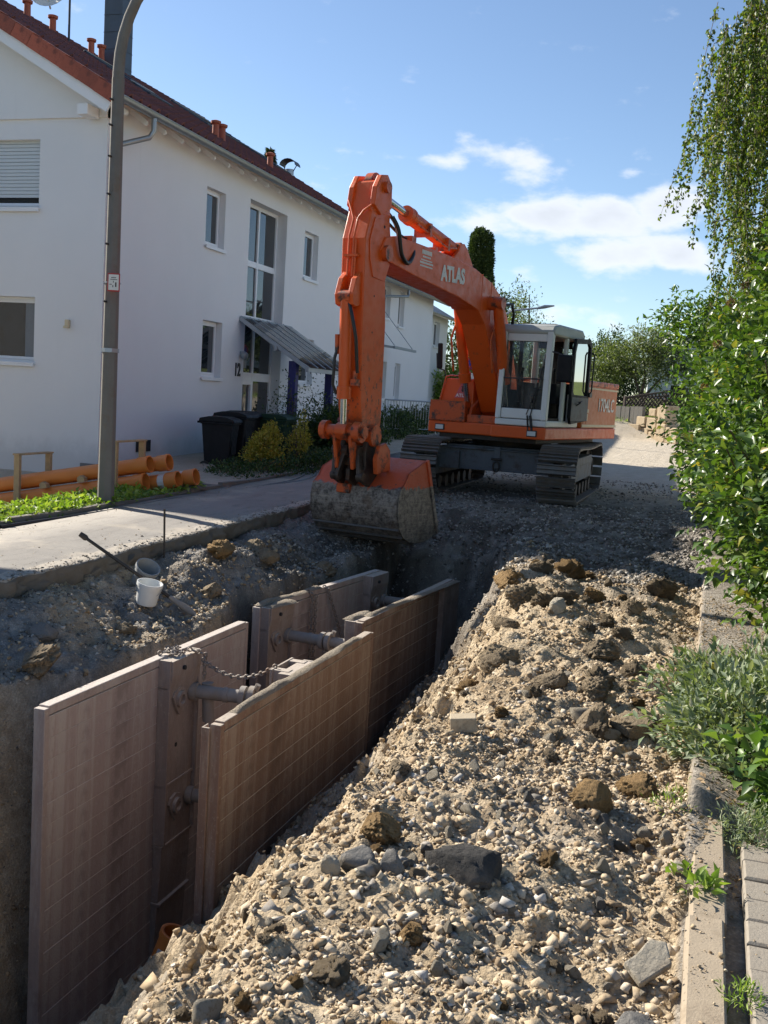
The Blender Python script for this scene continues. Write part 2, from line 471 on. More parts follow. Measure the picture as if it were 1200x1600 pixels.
def shoring(name, base, worn, dust):
    t = NT(name)
    c = t.mix(t.noise(2.2, 6, .65), base, tuple(x * 1.25 for x in base))
    c = t.mix(t.rng(t.noise(5, 7, .75, t.mapv((1.5, 1.5, .22))), .44, .62), c, worn)
    c = t.mix(t.rng(t.noise(30, 5, .75), .55, .72, 0, .6), c, dust)
    c = t.mix(t.rng(t.noise(1.7, 6, .7), .54, .68, 0, .55), c, tuple(x * .55 for x in base))
    up = t.rng(t.normz(), .25, .8)
    c = t.mix(up, c, t.mix(t.noise(40, 4), tuple(x * .8 for x in dust), tuple(x * 1.35 for x in dust)))
    c = t.mix(t.rng(t.noise(26, 6, .75, t.mapv((1, 1, .3))), .5, .7, 0, .5), c, tuple(x * .6 for x in worn))
    c = t.mix(t.rng(t.noise(60, 5, .8, t.mapv((1, 1, .12))), .58, .7, 0, .55), c, dust)
    t.bump(t.math('ADD', t.noise(60, 5, .65), t.math('MULTIPLY', t.noise(6, 4), 1.5)), .35, .012)
    M[name] = t.done(c, .78, 0.05, .3)
shoring('shoring_rose', (.335, .268, .24), (.44, .385, .35), (.50, .44, .39))
shoring('shoring_brown', (.19, .12, .092), (.29, .22, .18), (.40, .34, .28))
shoring('shoring_column', (.24, .19, .165), (.31, .265, .235), (.44, .38, .32))

def concrete(name, col, sc=8):
    t = NT(name)
    c = t.mix(t.noise(sc, 6, .65), tuple(x * .7 for x in col), tuple(x * 1.15 for x in col))
    c = t.mix(t.rng(t.noise(sc * 9, 4, .7), .6, .75, 0, .5), c, tuple(x * .5 for x in col))
    c = t.mix(t.math('MULTIPLY', t.objrand(), .35), c, tuple(x * .8 for x in col))
    c = t.mix(t.rng(t.noise(sc * .6, 7, .75), .5, .66, 0, .6), c, (.17, .13, .09))
    t.bump(t.math('ADD', t.noise(120, 4, .7), t.noise(18, 5, .6)), .4, .008)
    M[name] = t.done(c, .9, spec=.25)
concrete('post_concrete', (.20, .185, .165), 5)
concrete('kerb_stone', (.36, .295, .215), 3)
concrete('paver', (.30, .265, .215), 4)
concrete('edging', (.20, .19, .17), 6)
concrete('sandstone', (.50, .40, .27), 4)
concrete('plinth', (.22, .22, .22), 3)
concrete('edge_crust', (.47, .42, .35), 9)
concrete('edge_face', (.20, .175, .145), 14)
concrete('block_stone', (.46, .38, .27), 9)

def asphalt():
    t = NT('asphalt')
    c = t.mix(t.noise(1.2, 6, .6), (.28, .262, .24), (.43, .395, .345))
    c = t.mix(t.rng(t.noise(3.0, 7, .75, t.mapv((2.2, .5, 1))), .5, .66, 0, .55), c, (.20, .185, .168))
    c = t.mix(t.rng(t.noise(26, 5, .75), .6, .7, 0, .6), c, (.15, .14, .125))
    c = t.mix(t.rng(t.vor(160), .05, .5), c, t.mix(.4, c, (.16, .15, .14)))
    c = t.mix(t.rng(t.noise(.8, 5, .7), .5, .72, 0, .8), c, (.48, .42, .34))
    t.bump(t.noise(220, 3, .7), .4, .006)
    M['asphalt'] = t.done(c, .92, spec=.2)
asphalt()

def soil():
    t = NT('soil')
    a = t.attr('zone'); s = t.n.new('ShaderNodeSeparateColor'); t.l.new(a, s.inputs[0])
    n1 = t.noise(1.7, 6, .65); n2 = t.noise(9, 7, .68); n3 = t.noise(55, 5, .7)
    tan = t.ramp(n2, [(.25, (.30, .21, .125)), (.45, (.46, .355, .225)), (.62, (.55, .44, .295)), (.8, (.63, .535, .395))])
    ochre = t.ramp(n2, [(.3, (.27, .165, .075)), (.7, (.48, .34, .185))])
    tan = t.mix(t.rng(n1, .52, .68, 0, .75), tan, ochre)
    grey = t.ramp(n2, [(.25, (.12, .118, .112)), (.5, (.25, .24, .225)), (.75, (.42, .405, .375))])
    road = t.ramp(t.noise(4, 6, .6), [(.3, (.46, .40, .31)), (.7, (.58, .51, .41))])
    c = t.mix(s.outputs[1], tan, grey)
    c = t.mix(s.outputs[2], c, road)
    lawn = t.ramp(n2, [(.3, (.07, .10, .025)), (.7, (.16, .19, .06))])
    c = t.mix(s.outputs[0], c, lawn)
    at = [q for q in t.n if q.type == 'ATTRIBUTE'][0]
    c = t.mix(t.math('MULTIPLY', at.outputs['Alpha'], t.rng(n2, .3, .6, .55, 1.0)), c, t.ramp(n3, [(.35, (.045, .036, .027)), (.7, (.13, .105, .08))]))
    peb = t.rng(t.vor(70), .1, .6, 1.15, .88)
    v = t.n.new('ShaderNodeVectorMath'); v.operation = 'SCALE'; t.l.new(c, v.inputs[0]); t.l.new(peb, v.inputs['Scale'])
    h = t.math('ADD', t.math('MULTIPLY', n3, .6), t.math('ADD', t.math('MULTIPLY', t.vor(55), -.5), t.math('MULTIPLY', t.noise(150, 4, .7), .35)))
    t.bump(h, .8, .025)
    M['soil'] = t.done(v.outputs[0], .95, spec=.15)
soil()

def stones(name, stops):
    t = NT(name)
    c = t.ramp(t.rand(), stops)
    c = t.mix(t.rng(t.noise(40, 5, .7), .4, .7, 0, .45), c, (.30, .22, .14))
    t.bump(t.noise(90, 4, .7), .4, .006)
    M[name] = t.done(c, .9, spec=.2)
stones('gravel_pale', [(0, (.24, .175, .11)), (.3, (.38, .295, .195)), (.6, (.47, .385, .27)), (.85, (.55, .47, .36)), (1, (.66, .60, .50))])
stones('gravel_grey', [(0, (.075, .07, .064)), (.35, (.19, .178, .16)), (.7, (.33, .31, .28)), (1, (.52, .49, .44))])
stones('gravel_brown', [(0, (.22, .15, .085)), (.5, (.41, .315, .20)), (1, (.54, .445, .315))])

def clod(name, a, b, c3):
    t = NT(name)
    c = t.mix(t.noise(12, 7, .7), a, b)
    c = t.mix(t.rng(t.noise(4, 5, .6), .5, .7), c, c3)
    t.bump(t.math('ADD', t.noise(45, 6, .75), t.math('MULTIPLY', t.vor(40), -.4)), .9, .03)
    M[name] = t.done(c, .95, spec=.15)
clod('clod_brown', (.15, .115, .076), (.36, .285, .19), (.28, .225, .165))
clod('clod_ochre', (.17, .10, .042), (.34, .235, .12), (.20, .13, .06))
clod('stone_pale', (.38, .33, .25), (.54, .49, .40), (.33, .26, .18))
clod('stone_grey', (.14, .135, .125), (.30, .285, .265), (.22, .19, .15))
clod('asphalt_chunk', (.035, .034, .033), (.095, .09, .085), (.15, .13, .11))

def leaves(name, stops, trans=.35, rough=.45):
    t = NT(name)
    c = t.ramp(t.rand(), stops)
    t.done(c, rough, spec=.4)
    tr = t.n.new('ShaderNodeBsdfTranslucent'); 
    v = t.n.new('ShaderNodeMix'); v.data_type = 'RGBA'; v.blend_type = 'MULTIPLY'; v.inputs['Factor'].default_value = 1; t.l.new(c, v.inputs['A']); v.inputs['B'].default_value = (1.5, 1.6, .5, 1)
    t.l.new(v.outputs['Result'], tr.inputs[0])
    m = t.n.new('ShaderNodeMixShader'); m.inputs[0].default_value = trans
    t.l.new(t.p.outputs[0], m.inputs[1]); t.l.new(tr.outputs[0], m.inputs[2]); t.l.new(m.outputs[0], t.out.inputs[0])
    M[name] = t.mat
leaves('leaf_hedge', [(0, (.028, .06, .014)), (.45, (.062, .12, .024)), (.8, (.115, .185, .04)), (.95, (.20, .25, .07)), (1, (.33, .26, .07))], .26, .36)
leaves('leaf_birch', [(0, (.05, .085, .02)), (.5, (.095, .145, .03)), (.88, (.15, .19, .045)), (1, (.22, .18, .06))], .35, .5)
leaves('leaf_sage', [(0, (.11, .155, .075)), (.5, (.20, .25, .14)), (.85, (.32, .36, .24)), (1, (.34, .33, .22))], .2, .7)
leaves('leaf_laurel', [(0, (.04, .09, .02)), (.6, (.10, .18, .04)), (1, (.20, .28, .07))], .3, .4)
leaves('leaf_dark', [(0, (.02, .04, .012)), (.6, (.045, .08, .02)), (1, (.09, .13, .04))], .25, .5)
leaves('leaf_yellow', [(0, (.22, .20, .03)), (.5, (.40, .33, .04)), (1, (.50, .42, .10))], .25, .5)
leaves('leaf_apple', [(0, (.06, .085, .03)), (.5, (.12, .155, .06)), (1, (.20, .235, .11))], .3, .5)
leaves('leaf_conifer', [(0, (.02, .04, .012)), (.6, (.05, .08, .02)), (1, (.10, .13, .04))], .15, .6)
leaves('leaf_weed', [(0, (.10, .17, .03)), (.6, (.20, .30, .05)), (1, (.34, .40, .12))], .35, .5)
leaves('petal_pink', [(0, (.30, .09, .14)), (1, (.55, .24, .28))], .2, .7)
leaves('petal_pale', [(0, (.45, .28, .20)), (1, (.70, .55, .45))], .2, .7)
leaves('dry_leaf', [(0, (.14, .09, .045)), (1, (.34, .24, .13))], .1, .8)
# ------------------------------------------------------------------ terrain
def base_z(y): return np.interp(y, [-60, 8, 17, 38, 60, 400], [0, 0, .13, .72, 1.25, 2.4])

def ground_z(x, y, fine=True):
    x = np.asarray(x, float); y = np.asarray(y, float)
    b = base_z(y)
    wx = x + .20 * fbm(x, y, 1.5, 4, .55, 3) + .11 * fbm(x, y, 5.5, 4, .65, 8)
    fade = 1 - sstep(12.0, 15.6, y)
    shelf = -(.20 + .30 * sstep(-5.25, -4.4, wx) - .10 * np.exp(-((x + 4.75) / .28) ** 2 - ((y - 9.9) / 1.0) ** 2) * 2.0) * fade + b
    xl = np.interp(y, [0, 4.9, 5.6, 6.1, 8.5, 9.3, 12, 13], [-4.9, -4.85, -4.6, -4.28, -4.22, -4.40, -4.12, -4.10]); wl_ = np.interp(y, [0, 5.0, 6.2], [.95, .8, .26])
    wxl = x + .10 * fbm(x, y, 1.5, 3, .5, 3) + .03 * fbm(x, y, 4.0, 2, .5, 8)
    xc = np.interp(y, [0, 3, 5, 6, 7, 8, 9, 10, 12, 13], [-1.16, -1.18, -1.22, -1.22, -1.25, -1.38, -1.58, -1.78, -2.15, -2.3])
    floor = -3.1
    zl = shelf + (floor - shelf) * np.where(x > -4.05, 1.0, np.clip((wxl - xl) / wl_, 0, 1) ** 1.1)
    hump = .10 * fbm(x, y, 2.2, 3, .6, 66) * sstep(4.8, 6.2, y) * sstep(11, 9, y) + .05 * np.exp(-((x - xc - .35) / .35) ** 2) + .06 * np.exp(-((x - xc - .12) / .22) ** 2 - ((y - 9.2) / .9) ** 2) + .08 * np.exp(-((x + .95) / .3) ** 2 - ((y - 7.8) / 1.0) ** 2)
    rr = b + hump * (1 - sstep(10.5, 12.5, y)) - .05 * sstep(-.45, .0, x) * (1 - sstep(10, 14, y)) - .02
    d = xc - wx; run = xc + 2.80
    zr = rr - 1.78 * np.clip(d / run, 0, 1) ** .82
    deep = np.where((y > 5.6) & (y < 12.2), sstep(0, .09, -2.80 - x) * 3, np.clip((-2.8 - wx) / 1.1, 0, 1) * 1.5)
    zr = np.maximum(zr - deep, floor)
    z = np.where(x < -3.4, np.maximum(zl, floor), zr)
    ze = np.interp(y + .5 * fbm(x, y, 1.1, 3, .5, 40), [12.2, 12.7, 13.3, 13.7, 15.2], [-3.2, -2.2, -1.3, -.55, .05])
    ze = np.minimum(ze, b) + .0
    lowcap = np.where(x < -3.9, shelf, rr)
    z = np.where(y > 11.9, np.minimum(np.maximum(z, ze), np.maximum(lowcap, ze)), z)
    z = np.where(y > 15.6, b - .0, z)
    # nearer than the frame: the trench runs out
    z = np.where(y < -1, z * np.clip((y + 3) / 2, 0, 1), z)
    # rubble relief
    rub = 1 - .75 * sstep(14, 20, y)
    rough = (.085 * fbm(x, y, 2.6, 3, .5, 5) + .045 * np.abs(fbm(x, y, 6.5, 3, .55, 21)) * 1.6 + .026 * np.abs(fbm(x, y, 15, 3, .65, 31)))
    if fine: rough = rough + .014 * np.abs(fbm(x, y, 38, 2, .7, 51))
    amp = np.where(x < -4.0, 1.3, 1.0) * np.where(y > 15, .6, 1.0)
    steep = sstep(.05, .5, rr - z)
    rough = rough * amp * rub * np.where(x < -3.5, 1 + .15 * steep, 1 + 1.6 * steep) + .05 * np.abs(fbm(x, y, 4.5, 4, .6, 91)) * sstep(9.3, 10.5, y) * (1 - sstep(13.5, 16, y)) - .015 * sstep(9.3, 10.5, y) * (1 - sstep(13.5, 16, y))
    dug = sstep(-5.42, -5.3, x) * (1 - sstep(.02, .1, x))
    zz = z + rough - .02 * rub
    # left pavement bed and yard, right footpath bed
    left = np.where(x < -7.15, b - .01 - .20 * np.clip(-7.6 - x, 0, 4) * sstep(16.6, 14.6, y), b - .13)
    right = np.where(y < 4.35, b - .07, b + .02 + .03 * fbm(x, y, 3, 3, .5, 61)) + .0
    right = np.where(y > 18, b, right)
    out = np.where(x < -5.36, left, np.where(x > .06, right, zz))
    # beyond the wall at the end of the lane the garden climbs
    gard = sstep(36.6, 38.0, y) * sstep(-6.5, -3.6, x)
    out = out + gard * (.62 + .045 * np.clip(y - 38, 0, 30))
    out = out + .09 * np.exp(-((x - .06) / .15) ** 2 - ((y - 4.25) / .6) ** 2)
    out = out + sstep(.6, 2.5, x) * sstep(8, 20, y) * .35
    return out

def grid_lines(pts):
    out = []
    for a, b, st in pts: out.append(np.arange(a, b - 1e-6, st))
    out.append([pts[-1][1]]); return np.concatenate(out)
gx = np.concatenate([[-600, -250, -120, -70, -45, -30, -22, -16], grid_lines([(-12, -5.6, .4), (-5.6, -4.3, .026), (-4.3, -2.7, .03), (-2.7, .12, .02), (.12, 2.4, .12), (2.4, 8, .5)]), [12, 18, 30, 50, 90, 160, 300, 600]])
gy = np.concatenate([[-600, -200, -80, -40, -20, -10, -6, -4], grid_lines([(-3, 1.6, .12), (1.6, 6.5, .021), (6.5, 11, .03), (11, 16.4, .045), (16.4, 24, .12), (24, 44, .4)]), [48, 54, 62, 75, 95, 130, 180, 260, 400, 700]])
GX, GY = np.meshgrid(gx, gy, indexing='ij')
GZ = ground_z(GX, GY)
nx_, ny_ = GX.shape
GV = np.stack([GX, GY, GZ], -1).reshape(-1, 3)
ii = (np.arange(nx_ - 1)[:, None] * ny_ + np.arange(ny_ - 1)[None, :]).ravel()
GF = np.stack([ii, ii + ny_, ii + ny_ + 1, ii + 1], -1)
def zones(x, y, z):
    n = fbm(x, y, 1.3, 4, .55, 71)
    grey = .10 + .0 * x
    grey = np.where(x < -4.0, np.clip(.62 + 1.3 * n, 0, 1), grey)
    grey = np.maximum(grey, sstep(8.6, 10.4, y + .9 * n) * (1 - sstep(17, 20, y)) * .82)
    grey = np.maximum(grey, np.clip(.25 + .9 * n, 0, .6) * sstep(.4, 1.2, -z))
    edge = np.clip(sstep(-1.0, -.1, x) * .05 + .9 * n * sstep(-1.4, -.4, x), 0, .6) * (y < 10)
    grey = np.maximum(grey, edge)
    road = sstep(17.5, 20.5, y + 1.2 * n) * (x > -7.2)
    road = np.where(x < -7.15, .8, road)
    lawn = np.maximum(sstep(37.5, 38.2, y) * sstep(-6.5, -3.6, x), np.maximum(sstep(-15, -25, x), sstep(7, 12, x)))
    lawn = np.maximum(lawn, sstep(60, 70, y)); grey = np.where((x > .06) & (x < 4) & (y < 20), .75, grey)
    n2_ = fbm(x, y, 3.1, 4, .6, 83)
    damp_shade = np.clip(sstep(.25, .9, base_z(y) - z) * (y > 8.2) * (x > -4.6) * 1.0, 0, 1) * np.clip(.75 + n2_, 0, 1)
    damp_shade = np.maximum(damp_shade, sstep(.10, .32, n2_ + .5 * n) * sstep(4.6, 6.0, y) * (1 - sstep(9.3, 10, y)) * (x > -2.2) * .45)
    damp_shade = np.maximum(damp_shade, sstep(.12, .4, n2_) * (y <= 5.5) * (x > -2) * .3)
    damp_shade = np.where((x < -3.9) & (y < 7), 0, damp_shade)
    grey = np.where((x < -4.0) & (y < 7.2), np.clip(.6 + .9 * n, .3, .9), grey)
    damp_shade = np.maximum(damp_shade, sstep(.0, .35, n2_ + .3 * n) * (y > 6.5) * (x < -4.0) * (x > -5.3) * (y < 15) * .35)
    damp_shade = np.maximum(damp_shade, np.clip(.45 + 1.3 * n2_, 0, .85) * sstep(9.6, 10.4, y + .6 * n) * (1 - sstep(15.5, 18, y)) * (x > -5))  # shade around the excavator deepened in the soil colour, on top of damp clay
    return np.stack([lawn, grey, road, damp_shade], -1)
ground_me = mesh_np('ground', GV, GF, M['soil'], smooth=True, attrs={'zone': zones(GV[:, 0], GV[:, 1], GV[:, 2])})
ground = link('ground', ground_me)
tag(ground, 'dug-up street of clay, rubble and gravel with an open trench', 'ground', kind='structure')

# ------------------------------------------------------------------ left pavement: broken asphalt slab
ys = np.concatenate([np.arange(-3, 18, .06), np.arange(18, 70, 1.0)])
edge_x = -5.28 + .04 * fbm(ys, ys * 0, .9, 2, .5, 12) - .09 * np.abs(fbm(ys, ys * 0, 4.5, 4, .75, 33))
RING = [(-1.7, 0, 0), (-.9, .012, .004), (-.45, .008, .006), (-.28, .004, .012), (-.18, .002, .012), (-.10, .0, .014), (-.05, -.002, .016), (-.012, -.004, .018), (.0, -.016, .02), (.002, -.045, .05), (.0, -.085, .06), (.004, -.13, .07), (-.03, -.20, .04)]
nR = len(RING) + 1; V = []; F = []
for i, y in enumerate(ys):
    b = float(base_z(y)); e = float(edge_x[i]); V.append((-7.13, y, b - .1))
    for k, (dx_, dz_, am) in enumerate(RING):
        q = fbm(np.array(y), np.array(dx_ * 3.0 + k * .31), 19, 3, .75, 77) * am
        xx = -7.13 if k == 0 else e + dx_ + (float(q) * 1.3 if k > 6 else 0)
        V.append((xx, y, b + dz_ + float(q)))
for i in range(len(ys) - 1):
    for k in range(nR - 1): F.append((i * nR + k, i * nR + k + 1, (i + 1) * nR + k + 1, (i + 1) * nR + k))
me = mesh_np('asphalt_pavement', np.array(V), np.array(F), M['asphalt'], smooth=False); me.materials.append(M['edge_crust']); me.materials.append(M['edge_face'])
me.polygons.foreach_set('material_index', np.tile([0, 0, 0, 0, 0, 1, 1, 1, 1, 2, 2, 2, 2][:nR - 1], len(ys) - 1).astype(np.int32))
o = link('asphalt_pavement', me); tag(o, 'worn asphalt pavement with a broken edge beside the trench', 'pavement', kind='structure')

# ------------------------------------------------------------------ right footpath: pavers and kerb
path = empty('footpath', (0, 0, 0)); tag(path, 'narrow footpath of grey concrete pavers with kerb stones', 'footpath', kind='structure')
pm = MB(); pm.add(*(lambda w, l, h, c: ([(-w, -l, -h), (w, -l, -h), (w, l, -h), (-w, l, -h), (-w, -l, -c), (w, -l, -c), (w, l, -c), (-w, l, -c), (-w + c, -l + c, 0), (w - c, -l + c, 0), (w - c, l - c, 0), (-w + c, l - c, 0)],
    [(0, 1, 5, 4), (1, 2, 6, 5), (2, 3, 7, 6), (3, 0, 4, 7), (4, 5, 9, 8), (5, 6, 10, 9), (6, 7, 11, 10), (7, 4, 8, 11), (8, 9, 10, 11), (3, 2, 1, 0)]))(.117, .0765, .08, .007))
paver_me = pm.mesh('paver', M['paver'])
for r in range(19):
    for c in range(5):
        y = 1.45 + r * .160
        if y > 4.15 - .12 * c: continue
        link('paver', paver_me, path, (.372 + c * .242 + random.uniform(-.003, .003), y + random.uniform(-.002, .002), .012 + random.uniform(-.006, .006)), (random.uniform(-.012, .012), random.uniform(-.012, .012), random.uniform(-.01, .01)))
km = MB(); km.prism([(-.062, -.16), (.062, -.16), (.062, -.006), (.055, 0), (-.045, 0), (-.058, -.012)], -.497, .497, 'y')
kerb_me = km.mesh('kerb_stone', M['kerb_stone'])
for k in range(10):
    y = .9 + k * 1.0
    link('kerb_stone', kerb_me, path, (.138 + random.uniform(-.006, .006) - .004 * k, y, .018 + random.uniform(-.012, .004) - (.012 if k > 2 else 0)), (random.uniform(-.01, .01), random.uniform(-.05, .03), random.uniform(-.008, .008)))

# ------------------------------------------------------------------ loose stone
def ico(sub):
    t = (1 + 5 ** .5) / 2
    v = [(-1, t, 0), (1, t, 0), (-1, -t, 0), (1, -t, 0), (0, -1, t), (0, 1, t), (0, -1, -t), (0, 1, -t), (t, 0, -1), (t, 0, 1), (-t, 0, -1), (-t, 0, 1)]
    f = [(0, 11, 5), (0, 5, 1), (0, 1, 7), (0, 7, 10), (0, 10, 11), (1, 5, 9), (5, 11, 4), (11, 10, 2), (10, 7, 6), (7, 1, 8), (3, 9, 4), (3, 4, 2), (3, 2, 6), (3, 6, 8), (3, 8, 9), (4, 9, 5), (2, 4, 11), (6, 2, 10), (8, 6, 7), (9, 8, 1)]
    v = [np.array(p) / np.linalg.norm(p) for p in v]
    for _ in range(sub):
        cache = {}; nf = []
        def mid(a, b):
            k = (min(a, b), max(a, b))
            if k not in cache:
                p = v[a] + v[b]; v.append(p / np.linalg.norm(p)); cache[k] = len(v) - 1
            return cache[k]
        for a, b, c in f:
            x, y, z = mid(a, b), mid(b, c), mid(c, a); nf += [(a, x, z), (b, y, x), (c, z, y), (x, y, z)]
        f = nf
    return np.array(v), np.array(f)
def rock_shape(sub, seed, cuts=7, jit=.12, c0=.55, c1=.85):
    r = np.random.default_rng(seed); v, f = ico(sub); v = v * (1 + jit * (r.random((len(v), 1)) - .5) * 2)
    for _ in range(cuts):      # flatten against random planes: broken faces
        n = r.normal(size=3); n /= np.linalg.norm(n); d = r.uniform(c0, c1); k = v @ n
        v = v - np.outer(np.maximum(k - d, 0), n)
    return v, f
def rand_rot(n):
    q = RNG.normal(size=(n, 4)); q /= np.linalg.norm(q, axis=1)[:, None]; w, x, y, z = q.T
    return np.stack([np.stack([1 - 2 * (y * y + z * z), 2 * (x * y - z * w), 2 * (x * z + y * w)], -1), np.stack([2 * (x * y + z * w), 1 - 2 * (x * x + z * z), 2 * (y * z - x * w)], -1), np.stack([2 * (x * z - y * w), 2 * (y * z + x * w), 1 - 2 * (x * x + y * y)], -1)], 1)
def chip_shape(seed):          # angular crushed-stone chip: a battered box
    r = np.random.default_rng(seed); v = np.array([(x, y, z) for z in (-1, 1) for x, y in ((-1, -1), (1, -1), (1, 1), (-1, 1))], float) * .72
    v += r.uniform(-.42, .42, v.shape)
    q = [(0, 3, 2, 1), (4, 5, 6, 7), (0, 1, 5, 4), (1, 2, 6, 5), (2, 3, 7, 6), (3, 0, 4, 7)]
    f = [t for a, b, c, d in q for t in (((a, b, c), (a, c, d)) if r.random() < .5 else ((a, b, d), (b, c, d)))]
    return v, np.array(f)
SHAPES = [chip_shape(100 + i) for i in range(14)]
def scatter(name, xs, ys, size, mat, label, sink=.42):
    zs = ground_z(xs, ys); n = len(xs); R = rand_rot(n); asp = RNG.uniform(.42, 1.35, (n, 3)); VV = []; FF = []; off = 0
    which = RNG.integers(0, len(SHAPES), n)
    for k, (v, f) in enumerate(SHAPES):
        idx = np.where(which == k)[0]
        if not len(idx): continue
        P = v[None] * asp[idx][:, None, :] * size[idx][:, None, None]
        P = np.einsum('nij,nvj->nvi', R[idx], P); P[..., 2] *= .8
        P += np.stack([xs[idx], ys[idx], zs[idx] + size[idx] * (.55 - sink)], -1)[:, None, :]
        VV.append(P.reshape(-1, 3)); FF.append((f[None] + (np.arange(len(idx)) * len(v))[:, None, None] + off).reshape(-1, 3)); off += len(idx) * len(v)
    o = link(name, mesh_np(name, np.concatenate(VV), np.concatenate(FF), mat))
    return tag(o, label, 'gravel', kind='stuff')
def lognorm(n, lo, med, hi, s=.5): return np.clip(med * np.exp(RNG.normal(size=n) * s), lo, hi)
def pts(n, x0, x1, y0, y1, p=1.0):
    return RNG.uniform(x0, x1, n), y0 + (y1 - y0) * RNG.random(n) ** p
def cat(*a): return [np.concatenate(k) for k in zip(*a)]
def clump(xs, ys, s, seed, th):   # keep where the patch noise allows
    k = fbm(xs, ys, 1.4, 3, .55, seed) + .25 * RNG.normal(size=len(xs)) > th
    return xs[k], ys[k], s[k]
def layer(n, x0, x1, y0, y1, lo, med, hi, seed, th, p=1.0, s=.5):
    x, y = pts(n, x0, x1, y0, y1, p); return clump(x, y, lognorm(n, lo, med, hi, s), seed, th)
xs, ys_, sz = cat(layer(15000, -1.75, .05, 1.7, 5.0, .003, .0062, .014, 1, -.12), layer(1500, -1.6, .05, 1.7, 4.4, .008, .013, .022, 2, .04), layer(9000, -2.0, .02, 4.8, 10.2, .004, .0075, .017, 3, .04), layer(2000, -2.8, -1.5, 2.5, 11, .006, .011, .025, 4, 0), layer(900, -5.2, -4.3, 6, 11, .005, .009, .018, 14, .05))
scatter('gravel', xs, ys_, sz, M['gravel_pale'], 'pale limestone gravel spread over the rubble beside the trench')
xs, ys_, sz = cat(layer(22000, -1.8, .05, 1.7, 5.0, .002, .0048, .016, 5, -.12), layer(9000, -1.8, .05, 4.6, 7.2, .003, .0065, .018, 25, -.1), layer(7000, -2.4, .05, 6.0, 10.5, .005, .010, .028, 6, .0), layer(3500, -2.8, -1.5, 2.5, 12, .006, .012, .035, 7, -.1), layer(3500, -4.9, -4.0, 4.5, 11.5, .006, .012, .035, 8, -.05))
scatter('gravel', xs, ys_, sz, M['gravel_brown'], 'brown clay crumbs and stones mixed into the rubble')
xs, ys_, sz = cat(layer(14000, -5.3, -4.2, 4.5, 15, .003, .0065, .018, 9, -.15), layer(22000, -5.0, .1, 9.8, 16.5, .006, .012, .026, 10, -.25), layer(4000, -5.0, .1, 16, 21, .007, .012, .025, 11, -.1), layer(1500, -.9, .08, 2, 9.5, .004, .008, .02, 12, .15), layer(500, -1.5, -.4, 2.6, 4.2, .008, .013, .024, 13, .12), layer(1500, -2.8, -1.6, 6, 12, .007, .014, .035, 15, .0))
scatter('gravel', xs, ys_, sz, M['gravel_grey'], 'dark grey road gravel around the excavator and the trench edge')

def grit(label, xs, ys2, size, mat, zf):
    global ground_z
    keep = ground_z; ground_z = lambda a, b: zf(a, b); o = scatter('gravel', xs, ys2, size, mat, label, .15); ground_z = keep; return o
n = 2500; grit('fine grit and dust crumbs scattered over the pavement', RNG.uniform(-7.0, -5.4, n), RNG.uniform(5, 18, n), lognorm(n, .0012, .0028, .009), M['gravel_brown'], lambda a, b: base_z(b) + .004)
n = 5000; yy = RNG.uniform(5, 15, n); ex_ = np.interp(yy, ys, edge_x)
grit('grey grit lying along the broken pavement edge', ex_ - np.abs(RNG.normal(0, .16, n)) + .01, yy, lognorm(n, .002, .0045, .014), M['gravel_grey'], lambda a, b: base_z(b) - .006)
n = 600; grit('small soil crumbs and grit fallen on kerb and paving', np.concatenate([RNG.normal(.10, .05, n), RNG.uniform(.2, .6, 150)]), np.concatenate([1.8 + 5.0 * RNG.random(n) ** .6, RNG.uniform(1.8, 4.3, 150)]), lognorm(n + 150, .0015, .003, .010), M['gravel_brown'], lambda a, b: np.where(a < .2, .014, np.where(a < .255, -.05, .01)) + a * 0)

# bigger loose stones: individuals
BIG = [(rock_shape(2, 300 + i, 11, .05, .42, .78)) for i in range(7)]
def rock_mesh(i, mat): v, f = BIG[i % len(BIG)]; return mesh_np('stone', v, f, mat)
rock_me = {(i, m): rock_mesh(i, M[m]) for i in range(7) for m in ('stone_pale', 'stone_grey', 'clod_brown')}
k = 0
while k < 180:
    near = random.random() < .72
    x = random.uniform(-1.55, -.02) if near else random.uniform(-1.95, -.05); y = random.uniform(1.9, 5.0) if near else random.uniform(5, 10)
    if float(fbm(np.array(x), np.array(y), 1.4, 3, .55, 2)) + random.gauss(0, .2) < 0: continue
    s = min(.055, max(.016, random.lognormvariate(math.log(.024), .38))) * (1 if near else 1.3)
    m = random.choices(['stone_pale', 'stone_grey', 'clod_brown'], [.72, .1, .18])[0]
    o = link('stone', rock_me[(k % 7, m)], None, (x, y, float(ground_z(x, y)) + s * .35), (random.uniform(0, 6), random.uniform(0, 6), random.uniform(0, 6)), (s * random.uniform(.8, 1.3), s * random.uniform(.7, 1.1), s * random.uniform(.55, .9)))
    tag(o, {'stone_pale': 'pale angular stone lying loose in the sunlit rubble', 'stone_grey': 'grey broken stone lying loose in the sunlit rubble', 'clod_brown': 'small brown lump of clay lying in the sunlit rubble'}[m], 'stone', 'loose stones in the rubble')
    k += 1

